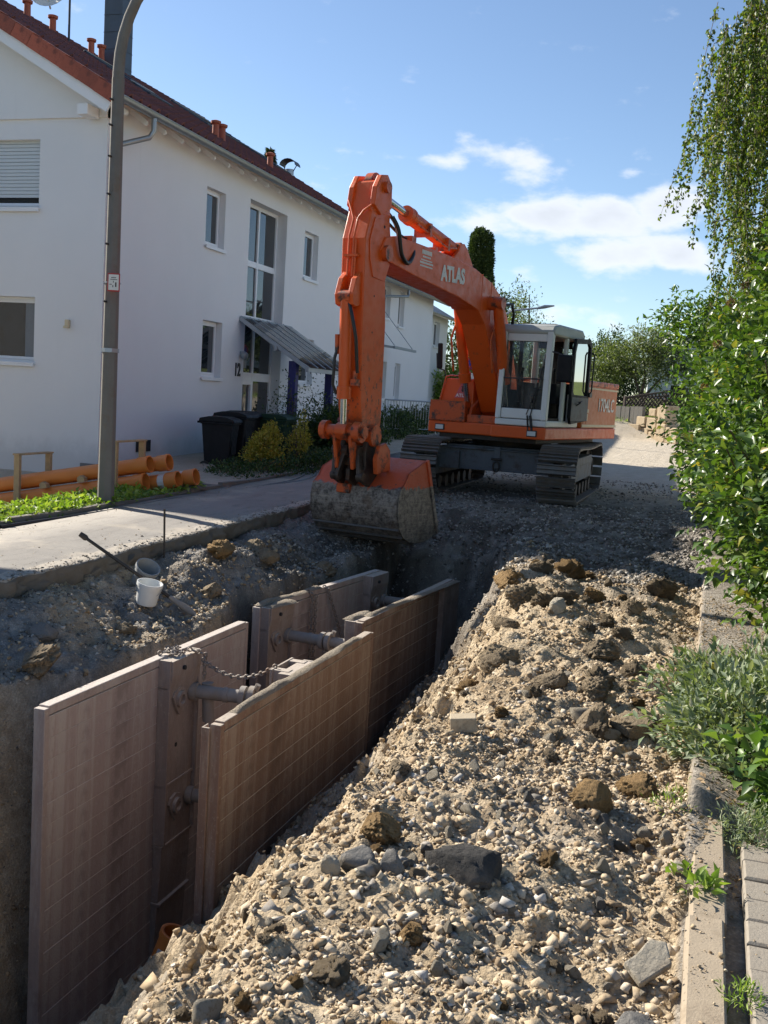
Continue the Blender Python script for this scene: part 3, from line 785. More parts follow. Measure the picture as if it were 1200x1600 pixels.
def big_rock(name, label, x, y, s, mat, dims=(1, .8, .6), seed=0, sub=3, rot=None, lump=.16, cuts=8, cat_='stone', sink=.3):
    r = np.random.default_rng(900 + seed); soft = mat.startswith('clod'); v, f = ico(4 if soft else sub)
    d = sum(a * np.stack([np.sin(v @ r.normal(size=3) * fq + r.uniform(0, 6)) for _ in range(3)], -1).mean(-1) for a, fq in ((lump, 3), (lump * .8, 7), (lump * .6, 16), (lump * .5 * soft, 34), (lump * .3 * soft, 60)))
    v = v * (1 + d)[:, None] * (1 + (.045 if soft else .025) * r.normal(size=(len(v), 1)))
    for _ in range(cuts):
        n = r.normal(size=3); n /= np.linalg.norm(n); dd = r.uniform(.6, .9); kk = v @ n; v = v - np.outer(np.maximum(kk - dd, 0), n) * .9
    v = v * np.array(dims) * s * .5
    o = link(name, mesh_np(name, v, f, M[mat], smooth=False), None, (x, y, float(ground_z(x, y)) + s * dims[2] * (.5 - sink)), rot or (random.uniform(-.2, .2), random.uniform(-.2, .2), random.uniform(0, 6)))
    return tag(o, label, cat_)
big_rock('asphalt_chunk', 'black chunk of broken asphalt lying on the pale rubble', -.66, 3.34, .27, 'asphalt_chunk', (1.1, .75, .42), 1, rot=(.25, .1, .2), cuts=10)
CL = [('soil_clod', 'large brown soil clod alone in the middle of the rubble strip', -.60, 6.95, .34, 'clod_brown', (1, .8, .6)),
      ('soil_clod', 'dark soil clod beside the pit in front of the sage plant', -.50, 5.78, .25, 'clod_brown', (1, .8, .7)),
      ('soil_clod', 'upright dark soil clod next to the shaded hollow', -.45, 5.30, .24, 'clod_brown', (.8, .8, 1.0)),
      ('soil_clod', 'wide dark soil clod nearest the sage plant', -.25, 5.34, .30, 'clod_brown', (1.1, .8, .55)),
      ('soil_clod', 'small flat soil clod on the bare brown patch', -.60, 5.0, .15, 'clod_brown', (1, .8, .6)),
      ('soil_clod', 'dark soil clod on the trench crest behind the pale block', -1.15, 6.3, .34, 'clod_brown', (1, .8, .6)),
      ('soil_clod', 'orange-brown clay lump below the sage plant, left of the pair', -.34, 4.22, .25, 'clod_ochre', (1, .8, .8)),
      ('soil_clod', 'orange-brown clay lump below the sage plant, right of the pair', -.16, 4.50, .22, 'clod_ochre', (1, .8, .9)),
      ('soil_clod', 'yellow-brown clay clod on the crest above the black asphalt chunk', -1.03, 3.47, .20, 'clod_ochre', (1, .8, .8)),
      ('boulder', 'grey rounded boulder lying under the clay clod on the crest', -1.02, 3.20, .15, 'stone_grey', (1, .9, .8)),
      ('stone_slab', 'dark grey split slab standing beside the grey boulder', -.90, 3.20, .14, 'stone_grey', (.6, .8, 1.0)),
      ('stone_slab', 'pale split slab leaning left of the grey boulder', -1.10, 3.16, .12, 'stone_pale', (.5, .8, 1.0)),
      ('soil_clod', 'ochre clod among white stones near the photo bottom', -.73, 2.87, .12, 'clod_ochre', (1, .8, .8)),
      ('boulder', 'dark boulder at the bottom edge next to the kerb', -.06, 2.70, .20, 'stone_grey', (1, .9, .8)),
      ('boulder', 'tan boulder at the bottom edge in the middle of the rubble', -.62, 2.35, .13, 'clod_ochre', (1, .9, .8)),
      ('soil_clod', 'small dark clod perched on the crest beside the near panel', -1.17, 4.16, .14, 'clod_brown', (1, .8, .8)),
      ('soil_clod', 'brown clod half buried in the middle of the strip', -.78, 6.0, .24, 'clod_brown', (1.1, .8, .6)),
      ('boulder', 'tan rounded rock at the back of the sunlit rubble', -1.0, 7.75, .22, 'stone_pale', (1, .8, .8)),
      ('boulder', 'rounded brown rock close to the hedge shadow', -.49, 8.3, .24, 'clod_brown', (1, .8, .7)),
      ('boulder', 'ochre rock at the shadow edge behind the rounded rocks', -.82, 8.75, .26, 'clod_ochre', (1, .8, .7)),
      ('soil_clod', 'crumbling clay lump topping the tall bank edge', -1.62, 9.2, .42, 'clod_ochre', (1, .9, .6)),
      ('soil_clod', 'dark clod under the tall bank edge', -1.35, 8.3, .36, 'clod_brown', (1.1, .8, .7)),
      ('soil_clod', 'dark clod beside the rock at the bank top', -1.3, 7.4, .28, 'clod_brown', (1, .8, .6)),
      ('boulder', 'pale rock in front of the tall bank edge', -1.15, 8.0, .22, 'stone_pale', (1.1, .8, .5)),
      ('soil_clod', 'grey clay lump on the shelf left of the near panel middle', -4.75, 6.6, .30, 'stone_grey', (1, .9, .7)),
      ('soil_clod', 'crumbly clay lump stuck to the left trench wall', -4.42, 6.1, .34, 'clod_brown', (1, .9, .9)),
      ('soil_clod', 'brown lump on the gravel shelf below the white bucket', -4.6, 7.5, .22, 'clod_brown', (1, .8, .6)),
      ('soil_clod', 'tan ridge of clay right of the pry bar on the shelf', -4.75, 9.6, .50, 'clod_ochre', (.7, 1.2, .45)),
      ('soil_clod', 'tan clay lump on the shelf under the pavement, nearer the bucket', -4.85, 10.6, .45, 'clod_brown', (.8, 1.1, .5)),
      ('soil_clod', 'grey clay lump at the left rim next to the near panel corner', -4.62, 5.6, .36, 'stone_grey', (1, .9, .7)),
      ('soil_clod', 'pale clay lump sitting low in the gap left of the near panel', -4.62, 5.05, .42, 'stone_grey', (1, .9, .8)),
      ('soil_clod', 'brown clay lump between the two trench boxes', -4.5, 8.9, .26, 'clod_brown', (1, .9, .7)),
      ('soil_clod', 'dark clay lump beside the far trench box', -4.6, 10.4, .32, 'clod_brown', (1, .9, .7)),
      ('soil_clod', 'dark lump of earth below the excavator bucket', -4.3, 11.4, .36, 'clod_brown', (1, .9, .6)),
      ('boulder', 'pale stone at the kerb edge near the paving', .03, 3.78, .09, 'stone_pale', (1, .8, .6)),
      ('boulder', 'flat pale stone between the kerb and the flowers', .36, 4.25, .12, 'stone_pale', (1.2, .7, .5))]
for i, (nm, lb, x, y, s, m, dm) in enumerate(CL): big_rock(nm, lb, x, y, s * .86, m, dm, 10 + i, lump=.22 if 'clod' in m else .1)
clod_me = {}
for i in range(6):
    r = np.random.default_rng(700 + i); v, f = ico(3)
    d = sum(a * np.stack([np.sin(v @ r.normal(size=3) * fq + r.uniform(0, 6)) for _ in range(3)], -1).mean(-1) for a, fq in ((.3, 3), (.25, 8), (.2, 18), (.14, 34)))
    v = v * (1 + d)[:, None] * (1 + .05 * r.normal(size=(len(v), 1)))
    for m_ in ('clod_brown', 'clod_ochre'): clod_me[(i, m_)] = mesh_np('soil_clod', v, f, M[m_])
for k in range(76):
    back = k < 36
    x = random.uniform(-1.75, -.15) if back else random.uniform(-1.3, -.1); y = random.uniform(6.0, 9.9) if back else random.uniform(2.2, 6.0)
    s_ = min(.13, max(.03, random.lognormvariate(math.log(.06), .4))) * (1 if back else .42); m_ = 'clod_ochre' if random.random() < .3 else 'clod_brown'
    o = link('soil_clod', clod_me[(k % 6, m_)], None, (x, y, float(ground_z(x, y)) + s_ * .3), (random.uniform(-.5, .5), random.uniform(-.5, .5), random.uniform(0, 6)), (s_, s_ * random.uniform(.7, 1), s_ * random.uniform(.5, .8)))
    tag(o, 'crumbling clod among the lumps at the back of the rubble' if back else 'small crumbling clod lying among the near stones', 'clod', 'crumbling clods in the rubble')
# cut block and slab
mb = MB(); mb.obox((0, 0, 0), .13, .08, .075)
o = mb.build('stone_block', M['block_stone'], bevel=.006); o.location = (-1.03, 4.8, float(ground_z(-1.03, 4.8)) + .05); o.rotation_euler = (.05, -.1, .25)
tag(o, 'pale squared stone block lying on the brown rubble', 'block')
mb = MB(); mb.prism([(-.085, -.035), (.04, -.05), (.085, .01), (.05, .05), (-.02, .04), (-.07, .045)], -.014, .014, 'z')
o = mb.build('stone_slab', M['stone_pale'], bevel=.006); o.location = (-.03, 3.08, float(ground_z(-.03, 3.08)) + .05); o.rotation_euler = (.35, -.35, .9)
tag(o, 'tilted pale flat slab lying near the kerb', 'stone')
# ------------------------------------------------------------------ trench boxes
def strut(parent, p0, p1, r=.055):
    """telescopic spindle between two columns"""
    p0 = Vector(p0); p1 = Vector(p1); d = p1 - p0
    L = lambda t: p0 + d * t
    mb = MB(); mb.cyl(L(0), L(1), r, n=16); mb.cyl(L(0), L(.06), r * 1.35, n=16); mb.cyl(L(.94), L(1), r * 1.35, n=16); mb.cyl(L(.30), L(.34), r * 1.12, n=16)
    s = mb.build('strut', M['galv_dusty'], parent, smooth=40)
    c = MB(); c.cyl(L(.45), L(.50), r * 1.6, n=14); c.cyl(L(.53), L(.58), r * 1.75, n=14)
    for k in range(4):
        a = k * math.pi / 2 + .4; off = Vector((0, math.cos(a), math.sin(a)))
        c.cyl(L(.555) + off * r * 1.5, L(.555) + off * r * 2.3, r * .42, n=8)
    c.build('collar', M['galv_dusty'], s, smooth=40)
    return s

def panel(parent, length, z0, height, th, side, mat, npl=17):
    """local x along the panel, y across; planks stacked over the full height"""
    p = MB()
    for x in (0, length): 
        s = 1 if x == 0 else -1
        p.bx(min(x, x + s * .05), max(x, x + s * .05), -th / 2 - .006, th / 2 + .006, z0, z0 + height)
    p.bx(.05, length - .05, -th / 2 - .004, th / 2 + .004, z0 + height - .05, z0 + height + .012)
    pan = p.build('panel', M[mat], parent, bevel=.006)
    ph = (height - .06) / npl; c = .004
    q = MB(); h = ph - .002
    q.prism([(-th / 2, 0), (th / 2, 0), (th / 2, h - c), (th / 2 - c, h), (-th / 2 + c, h), (-th / 2, h - c)], .052, length - .052, 'x')
    me = q.mesh('plank', M[mat])
    for k in range(npl):
        link('plank', me, pan, (0, random.uniform(-.0015, .0015), z0 + .004 + k * ph))
    return pan

def column(parent, x, y, z_top, z_bot, side, w=.46, d=.075):
    """steel upright on the inner face; side = +1 when the inner face looks to +y"""
    mb = MB(); s = side
    prof = [(y, z_top), (y + s * d * 1.6, z_top), (y + s * d * 1.6, z_top - .12), (y + s * d, z_top - .34), (y + s * d, z_bot + .9), (y + s * d * .35, z_bot), (y, z_bot)]
    mb.prism(prof, x - w / 2, x + w / 2, 'x')
    for zz in (z_top - .22, z_top - 1.02, z_top - 1.52, z_top - 2.0):
        mb.bx(x - w / 2 - .012, x + w / 2 + .012, min(y, y + s * (d + .012)), max(y, y + s * (d + .012)), zz - .012, zz + .012)
    for sx in (-1, 1): mb.bx(x + sx * (w / 2) - .012, x + sx * (w / 2) + .012, min(y, y + s * (d + .03)), max(y, y + s * (d + .03)), z_top - 1.5, z_top + .004)
    col = mb.build('column', M['shoring_column'], parent, bevel=.004)
    x0_ = x
    for zz in (z_top - .34, z_top - 1.22):
        x = x0_ - .06; e = MB(); yy = y + s * (d + .002)
        e.prism([(x - .10, zz + .03), (x - .075, zz + .075), (x, zz + .10), (x + .075, zz + .075), (x + .10, zz + .03), (x + .06, zz - .05), (x, zz - .13), (x - .06, zz - .05)], min(yy, yy + s * .022), max(yy, yy + s * .022), 'y')
        e.ring((x, yy + s * .02, zz), (x, yy + s * .05, zz), .065, .04, 20)
        e.build('socket_plate', M['shoring_column'], col, smooth=40)
    for zz in (z_top - .08, z_top - .72):
        e = MB(); e.cyl((x, y + s * d * 1.0, zz), (x, y + s * (d + .004) + s * (.06 if zz > z_top - .1 else 0), zz), .018, n=10)
        e.build('bolt_hole', M['interior_dark'], col)
    return col

def heap(parent, x0, x1, y, z, w, n=60):
    """earth lying along a top edge"""
    mb = MB(); N = 26; V = []; F = []
    for i in range(N):
        x = x0 + (x1 - x0) * i / (N - 1); hh = .012 + .03 * max(0, float(fbm(np.array(x), np.array(y), 3.5, 3, .6, 90)) + .35)
        ww = w * (.75 + .5 * float(fbm(np.array(x), np.array(y), 6, 2, .6, 95)) + .2)
        if i in (0, N - 1): hh = .002
        for t, q in ((-.5, 0), (-.3, .75), (0, 1), (.3, .7), (.5, 0)): V.append((x, y + t * ww, z + q * hh))
    for i in range(N - 1):
        for k in range(4): F.append((i * 5 + k, i * 5 + k + 1, i * 5 + k + 6, i * 5 + k + 5))
    o = link('dried_mud', mesh_np('dried_mud', np.array(V), np.array(F), M['clod_mud'], smooth=True), parent)
    return o
clod('clod_mud', (.24, .20, .155), (.38, .33, .26), (.30, .25, .19))

TOP = -.5; BOT = -3.1
def place(o, p0, p1):
    """lay a panel's local frame from p0 to p1 in plan"""
    a = math.atan2(p1[1] - p0[1], p1[0] - p0[0]); return Matrix.Translation((p0[0], p0[1], 0)) @ Matrix.Rotation(a, 4, 'Z')

def trench_box(label, origin, yaw, length, width, cols, mats, z_top, over=(0, 0), lean=0.0):
    """origin at the near end of the left panel; local x runs up the street, local -y to the right"""
    root = empty('trench_box', (origin[0], origin[1], 0), (0, lean, yaw), label, 'trench box', 'steel trench boxes shoring the trench')
    lp = panel(root, length, BOT, z_top - BOT, .075, -1, mats[0])
    rp = panel(root, length, BOT, z_top - BOT, .065, 1, mats[1])
    rp.location = (over[0], -width, over[1])
    for k, cx in enumerate(cols):
        column(root, cx, -.038, z_top - .0, BOT, -1)
        column(root, cx + over[0] * .5, -width + .033, z_top + over[1] - .0, BOT, 1)
        for zz in (z_top - .34, z_top - 1.22):
            strut(root, (cx + .17, -.11, zz), (cx + .17 + over[0] * .5, -width + .105, zz))
    return root
# local x -> world +Y : yaw 90 deg
b1 = trench_box('near rose-brown steel trench box with centre struts, closest to the camera', (-3.98, 5.50), RAD(90) - RAD(.6), 3.0, 1.14, (1.66,), ('shoring_rose', 'shoring_brown'), TOP, (.26, .0))
heap(b1, .5, 2.95, -1.14, TOP + .012, .09)
# channel stiffener on the near end of the right panel
mb = MB(); mb.bx(.235, .255, -1.108, -1.05, BOT, TOP - .02); mb.bx(.255, .32, -1.062, -1.05, BOT, TOP - .02)
mb.build('end_channel', M['shoring_brown'], b1, bevel=.004)
b2 = trench_box('far rose-brown steel trench box with end struts, nearer the excavator', (-4.10, 9.08), RAD(90) - RAD(7.0), 2.86, 1.10, (.26, 2.58), ('shoring_rose', 'shoring_brown'), TOP + .01, (.05, .0))
heap(b2, .02, 1.3, -.0, TOP + .022, .10); heap(b2, .3, 2.8, -1.06, TOP + .022, .09); heap(b2, .04, .48, -.12, TOP + .012, .14); heap(b2, .08, .52, -.97, TOP + .012, .14)
for o in b2.children:
    if o.name.startswith('panel') and abs(o.location.y) > .5: o.rotation_euler.z = RAD(3.2)
# loose strut hanging inside the near box
mb = MB(); mb.tube([(1.92, -.24, TOP - .62), (1.80, -.27, TOP - .95), (1.72, -.36, TOP - 1.12)], .036, 12); mb.tube([(1.92, -.21, TOP - .28), (1.92, -.23, TOP - .60)], .05, 12)
mb.build('folded_strut', M['galv_dusty'], b1, smooth=40)
# lifting bracket on the right column, near box
mb = MB(); mb.bx(1.62, 1.70, -1.05, -.90, TOP - .34, TOP + .005); mb.bx(1.92, 2.0, -1.05, -.90, TOP - .34, TOP + .005); mb.bx(1.60, 2.02, -.92, -.90, TOP - .34, TOP + .01)
mb.build('lifting_bracket', M['shoring_column'], b1, bevel=.004)

def chain(name, label, path, link_len=.052, r=.0075, mat='chain_steel'):
    """links along a polyline"""
    P = [Vector(p) for p in path]; seg = [(P[i + 1] - P[i]).length for i in range(len(P) - 1)]; tot = sum(seg)
    def at(s):
        for i, l in enumerate(seg):
            if s <= l or i == len(seg) - 1: return P[i] + (P[i + 1] - P[i]) * min(1, s / l), (P[i + 1] - P[i]).normalized()
            s -= l
    pitch = link_len * .72; n = int(tot / pitch); mb = MB()
    for i in range(n):
        c, d = at((i + .5) * pitch); x, y = frame_of(d); u = x if i % 2 else y; pts_ = []
        for k in range(10):
            a = 2 * math.pi * k / 10
            pts_.append(c + d * (link_len * .5 - r) * math.cos(a) * 1.0 + u * link_len * .30 * math.sin(a))
        pts_.append(pts_[0]); mb.tube(pts_, r, 5, False)
    o = mb.build(name, M[mat], smooth=60)
    return tag(o, label, 'chain')
def sag(a, b, drop, n=14):
    a = Vector(a); b = Vector(b); return [a.lerp(b, t / n) - Vector((0, 0, drop * 4 * (t / n) * (1 - t / n))) for t in range(n + 1)]
W1 = lambda x, y, z: tuple(b1.matrix_basis @ Vector((x, y, z)))
W2 = lambda x, y, z: tuple(b2.matrix_basis @ Vector((x, y, z)))
chain('lifting_chain', 'sagging steel chain slung across the near trench box', sag(W1(1.80, -.21, TOP - .05), W1(1.66, -.93, TOP + .03), .12))
chain('lifting_chain', 'chain coiled on the column top of the near trench box', [W1(1.50, .02, TOP + .03), W1(1.62, -.06, TOP + .045), W1(1.76, -.02, TOP + .03), W1(1.66, .04, TOP + .035), W1(1.55, -.08, TOP + .03), W1(1.74, -.13, TOP + .03), W1(1.84, -.22, TOP - .02), W1(1.83, -.22, TOP - .26)])
chain('lifting_chain', 'chain pair hanging down the inside of the far trench box', [W2(1.00, -.02, TOP + .03), W2(1.00, -.075, TOP + .01), W2(1.02, -.08, TOP - .75), W2(1.08, -.085, TOP - .75), W2(1.10, -.075, TOP + .01)])
chain('lifting_chain', 'slanting chain hanging inside the far trench box', [W2(1.35, -.02, TOP + .03), W2(1.36, -.075, TOP + .01), W2(1.62, -.12, TOP - .50), W2(1.7, -.2, TOP - .9)])

# short pipe stub left standing inside the trench
root = empty('pipe_stub', (-3.56, 6.0, -3.12), (RAD(-6), RAD(18), 0), 'short orange-brown sewer pipe stub sticking up in the trench', 'pipe')
mb = MB(); mb.ring((0, 0, -.2), (0, 0, .72), .085, .078, 20); mb.build('pipe_body', M['pipe_orange'], root, smooth=40)
mb = MB(); mb.ring((0, 0, .70), (0, 0, 1.0), .098, .086, 20); mb.ring((0, 0, .955), (0, 0, 1.0), .108, .09, 20); mb.ring((0, 0, .70), (0, 0, .73), .106, .09, 20)
mb.build('socket', M['pipe_orange'], root, smooth=40)
mb = MB(); mb.obox((.10, -.0, .84), .004, .10, .10); mb.obox((.0, -.10, .84), .09, .004, .10); mb.build('pipe_label', M['pipe_label'], root)
# ------------------------------------------------------------------ houses
class Wall:
    """flat wall with openings. o = origin, a = unit along, n = unit outward normal; coordinates (s, z)"""
    def __init__(s, o, a, n): s.o = Vector(o); s.a = Vector(a); s.n = Vector(n)
    def P(s, u, z, t=0.0): return s.o + s.a * u + Vector((0, 0, z)) + s.n * t
    def build(s, parent, name, mat, u0, u1, z0, z1, holes, depth=.16, th=.3, ends=True):
        mb = MB()
        us = sorted({u0, u1, *[h[0] for h in holes], *[h[1] for h in holes]}); zs = sorted({z0, z1, *[h[2] for h in holes], *[h[3] for h in holes]})
        for i in range(len(us) - 1):
            for k in range(len(zs) - 1):
                cu = (us[i] + us[i + 1]) / 2; cz = (zs[k] + zs[k + 1]) / 2
                if any(h[0] < cu < h[1] and h[2] < cz < h[3] for h in holes): continue
                mb.quad(s.P(us[i], zs[k]), s.P(us[i + 1], zs[k]), s.P(us[i + 1], zs[k + 1]), s.P(us[i], zs[k + 1]))
        for h in holes:
            d = h[4] if len(h) > 4 else depth
            c = [(h[0], h[2]), (h[1], h[2]), (h[1], h[3]), (h[0], h[3])]
            for i in range(4):
                p, q = c[i], c[(i + 1) % 4]; mb.quad(s.P(*p), s.P(*q), s.P(*q, -d - .06), s.P(*p, -d - .06))
        c = [(u0, z0), (u1, z0), (u1, z1), (u0, z1)]
        for i in range(4):
            if not ends and i % 2: continue
            p, q = c[i], c[(i + 1) % 4]; mb.quad(s.P(*p), s.P(*q), s.P(*q, -th), s.P(*p, -th))
        return mb.build(name, M[mat], parent)
    def box(s, mb, u0, u1, z0, z1, t0, t1):
        vs = [s.P(u, z, t) for t in (t0, t1) for u, z in ((u0, z0), (u1, z0), (u1, z1), (u0, z1))]
        return mb.add(vs, [(0, 1, 2, 3), (7, 6, 5, 4), (0, 4, 5, 1), (1, 5, 6, 2), (2, 6, 7, 3), (3, 7, 4, 0)])
    def ringf(s, mb, u0, u1, z0, z1, w, t0, t1):
        s.box(mb, u0, u1, z1 - w, z1, t0, t1); s.box(mb, u0, u1, z0, z0 + w, t0, t1); s.box(mb, u0, u0 + w, z0 + w, z1 - w, t0, t1); s.box(mb, u1 - w, u1, z0 + w, z1 - w, t0, t1)
    def window(s, parent, u0, u1, z0, z1, depth=.16, sill=True, blind=False, mull=0):
        mb = MB(); s.ringf(mb, u0, u1, z0, z1, .055, -depth - .05, -depth + .01); s.ringf(mb, u0 + .05, u1 - .05, z0 + .05, z1 - .05, .05, -depth - .03, -depth + .03)
        for k in range(mull):
            c = u0 + (u1 - u0) * (k + 1) / (mull + 1); s.box(mb, c - .04, c + .04, z0 + .06, z1 - .06, -depth - .03, -depth + .028)
        w = mb.build('window', M['window_white'], parent, bevel=.004)
        g = MB(); g.quad(*[s.P(u, z, -depth - .004) for u, z in ((u0 + .07, z0 + .07), (u1 - .07, z0 + .07), (u1 - .07, z1 - .07), (u0 + .07, z1 - .07))]); g.build('pane', M['window_glass'], w)
        if sill:
            m = MB(); s.box(m, u0 - .03, u1 + .03, z0 - .035, z0 - .005, -depth, .06); s.box(m, u0 - .03, u1 + .03, z0 - .075, z0 - .035, .035, .06); m.build('sill', M['window_white'], w, bevel=.003)
        if blind:
            m = MB(); s.box(m, u0 + .08, u0 + .08 + .0, z0, z0, 0, 0)
        return w

def text(body, size, mat, loc, rot, parent=None, name='lettering', ext=.004, bold=0.0, xs=1.0, shear=0.0, align='CENTER'):
    c = bpy.data.curves.new(name, 'FONT'); c.body = body; c.size = size; c.extrude = ext; c.offset = bold; c.align_x = align; c.align_y = 'CENTER'; c.shear = shear; c.resolution_u = 4
    t = bpy.data.objects.new(name, c); COL.objects.link(t)
    bpy.context.view_layer.update()
    me = bpy.data.meshes.new_from_object(t.evaluated_get(bpy.context.evaluated_depsgraph_get()))
    bpy.data.objects.remove(t); me.materials.clear(); me.materials.append(M[mat])
    return link(name, me, parent, loc, rot, (xs, 1, 1))

def pantile(mat, w=.30, l=.42):
    """pan tile, x across, y up the slope"""
    V = []; F = []; n = 6
    prof = [(0, .015), (.2, -.03), (.45, -.032), (.62, .035), (.8, .075), (1.0, .022)]
    for y, dz in ((0, .045), (l, 0)):
        for x, z in prof: V.append((x * w, y, z + dz))
    for x, z in prof: V.append((x * w, 0, z + .005))
    F = [(i, i + 1, i + 1 + n, i + n) for i in range(n - 1)] + [(12 + i, 13 + i, i + 1, i) for i in range(n - 1)]
    return V, F

def tiled_slope(roof, origin, along, upv, L, S, keep, ref, cap=300):
    """tiles on a slope: the nearest ones single objects, the rest one joined part"""
    a = Vector(along).normalized(); u = Vector(upv).normalized(); nrm = a.cross(u).normalized()
    if nrm.z < 0: nrm = -nrm
    V, F = pantile(None); me = bpy.data.meshes.new('roof_tile'); me.from_pydata(V, [], F); me.materials.append(M['roof_tile']); me.shade_smooth(); me.set_sharp_from_angle(angle=RAD(50)); me.update()
    R = Matrix((a, u, nrm)).transposed()
    cols = int(L / .30); rows = int(math.ceil(S / .345)); pos = []
    for r in range(rows):
        for c in range(cols): pos.append(Vector(origin) + a * (c * .30) + u * (r * .345 - .06) + nrm * .03)
    pos.sort(key=lambda p: (p - Vector(ref)).length)
    for p in pos[:keep]:
        o = link('roof_tile', me, roof); o.matrix_basis = Matrix.Translation(p) @ (R @ Euler((random.uniform(-.012, .012), random.uniform(-.012, .012), 0)).to_matrix()).to_4x4()
    mb = MB()
    for p in pos[keep:]: mb.add([p + R @ Vector(v) for v in V], F)
    if len(pos) > keep:
        m2 = bpy.data.meshes.new('tile_field'); m2.from_pydata(mb.v, [], mb.f); m2.materials.append(M['roof_tile']); m2.shade_smooth(); m2.set_sharp_from_angle(angle=RAD(50))
        tag(link('tile_field', m2, roof), kind='stuff')

# ---------------- house number twelve
hs = empty('apartment_house', (-10.4, 15.9, 0), (0, 0, 0), 'white two-storey house with dark red tiled roof and house number 12', 'house')
HX, HY = -10.4, 15.9
inv = Matrix.Translation((10.4, -15.9, 0))
XE, ZE, XR, ZR = -9.95 - HX, 6.38, -15.4 - HX, 9.5
Y0, Y1 = 15.4 - HY, 28.55 - HY
W = -5.0 * 2
east = Wall((0, 0, 0), (0, 1, 0), (1, 0, 0))
eh = [(3.70, 4.56, 4.56, 5.74), (9.06, 10.02, 4.56, 5.74), (3.74, 4.64, 1.82, 3.01), (9.10, 10.05, 1.82, 3.01), (5.78, 7.90, .10, 5.89, .28)]
east.build(hs, 'wall', 'plaster', 0, 12.3, -.12, 6.50, eh, ends=False)
for h in eh[:4]: east.window(hs, *h[:4])
south = Wall((W, 0, 0), (1, 0, 0), (0, -1, 0))
sh = [(7.25, 8.64, 4.60, 5.78), (7.25, 8.60, 1.86, 3.03), (2.0, 3.3, 4.6, 5.78), (2.0, 3.3, 1.86, 3.03)]
south.build(hs, 'wall', 'plaster', 0, 10.0, -1.2, 6.12, sh, ends=False)
for i, h in enumerate(sh):
    w = south.window(hs, *h, mull=0)
    if i == 0:   # roller shutter almost closed
        m = MB(); south.box(m, h[0] + .03, h[1] - .03, .004, .052, -.135, -.112); south.box(m, h[0] + .03, h[1] - .03, .052, .064, -.140, -.128); me = m.mesh('shutter_slat', M['shutter'])
        for k in range(16): link('shutter_slat', me, w, (0, random.uniform(-.002, .002), 4.79 + k * .0625))
    if i == 1:
        m = MB(); south.box(m, h[0] + .07, h[1] - .40, h[2] + .07, h[3] - .09, -.30, -.29); south.box(m, h[1] - .30, h[1] - .08, h[2] + .07, h[3] - .09, -.155, -.15)
        m.build('curtain', M['curtain'], w)
# upper gable, set slightly proud
mb = MB(); ym, t = -.05, .30
zs = lambda x: ZE - .32 + (XE - x) * (ZR - ZE) / (XE - XR)
mb.prism([(W - .0, 6.12), (0, 6.12), (0, zs(0)), (XR, zs(XR)), (W, zs(0))], ym, t, 'y')
mb.build('gable', M['plaster'], hs)
# remaining walls
mb = MB(); mb.bx(W - .02, W + .25, .02, 12.28, -.12, 6.1); mb.bx(W + .1, -.2, 12.02, 12.30, -.12, 6.1); mb.build('rear_wall', M['plaster'], hs)
mb = MB(); mb.prism([(W, 6.1), (-.15, 6.1), (-.15, zs(-.1)), (XR, zs(XR)), (W, zs(0))], 12.0, 12.29, 'y'); mb.build('far_gable', M['plaster'], hs)
mb = MB(); mb.bx(-.35, .03, -.03, 12.32, -.14, .12); mb.bx(W, -.36, -.03, .1, -1.2, -.3); mb.build('plinth', M['plinth'], hs)
# roof
sl = (ZR - ZE) / (XE - XR); ang = math.atan(sl); SL = math.hypot(XE - XR, ZR - ZE); upv = Vector((XR - XE, 0, ZR - ZE)).normalized(); nr = Vector((math.sin(ang), 0, math.cos(ang)))
XW = 2 * XR - XE
mb = MB(); mb.prism([(XE, ZE - .10), (XE, ZE - .03), (XR, ZR - .03), (XW, ZE - .03), (XW, ZE - .10), (XR, ZR - .14)], Y0 + .04, Y1 - .04, 'y')
roof = mb.build('roof', M['roof_tile'], hs)
tiled_slope(roof, (XE, Y0 + .10, ZE - .02), (0, 1, 0), upv, Y1 - Y0 - .15, SL, 300, (10.4, -15.9, 1.65))
# ridge tiles
m = MB(); n = 7; V = []
for k in range(n): a = math.pi * k / (n - 1); V.append((math.cos(a) * .13, math.sin(a) * .10))
m.prism(V, 0, .40, 'y'); rme = m.mesh('ridge_tile', M['roof_tile'], 60)
for k in range(36): link('ridge_tile', rme, roof, (XR, Y0 + .02 + k * .365, ZR + .0 + .008 * (k % 2)))
# verge tiles up the near gable edge
m = MB(); m.prism([(0, -.17), (.40, -.17), (.40, .06), (0, .075)], -.03, .0, 'y'); m.prism([(0, .055), (.41, .045), (.41, .07), (0, .08)], 0, .22, 'y')
vme = m.mesh('verge_tile', M['verge_tile'])
for k in range(int(SL / .385)):
    p = Vector((XE, Y0 + .02, ZE)) + upv * (k * .385) + nr * (.012 * (k % 2) * .4)
    link('verge_tile', vme, roof, p, (0, math.pi + ang, math.pi) if False else (0, 0, 0)).matrix_basis = Matrix.Translation(p) @ Matrix((upv, Vector((0, 1, 0)), nr)).transposed().to_4x4()
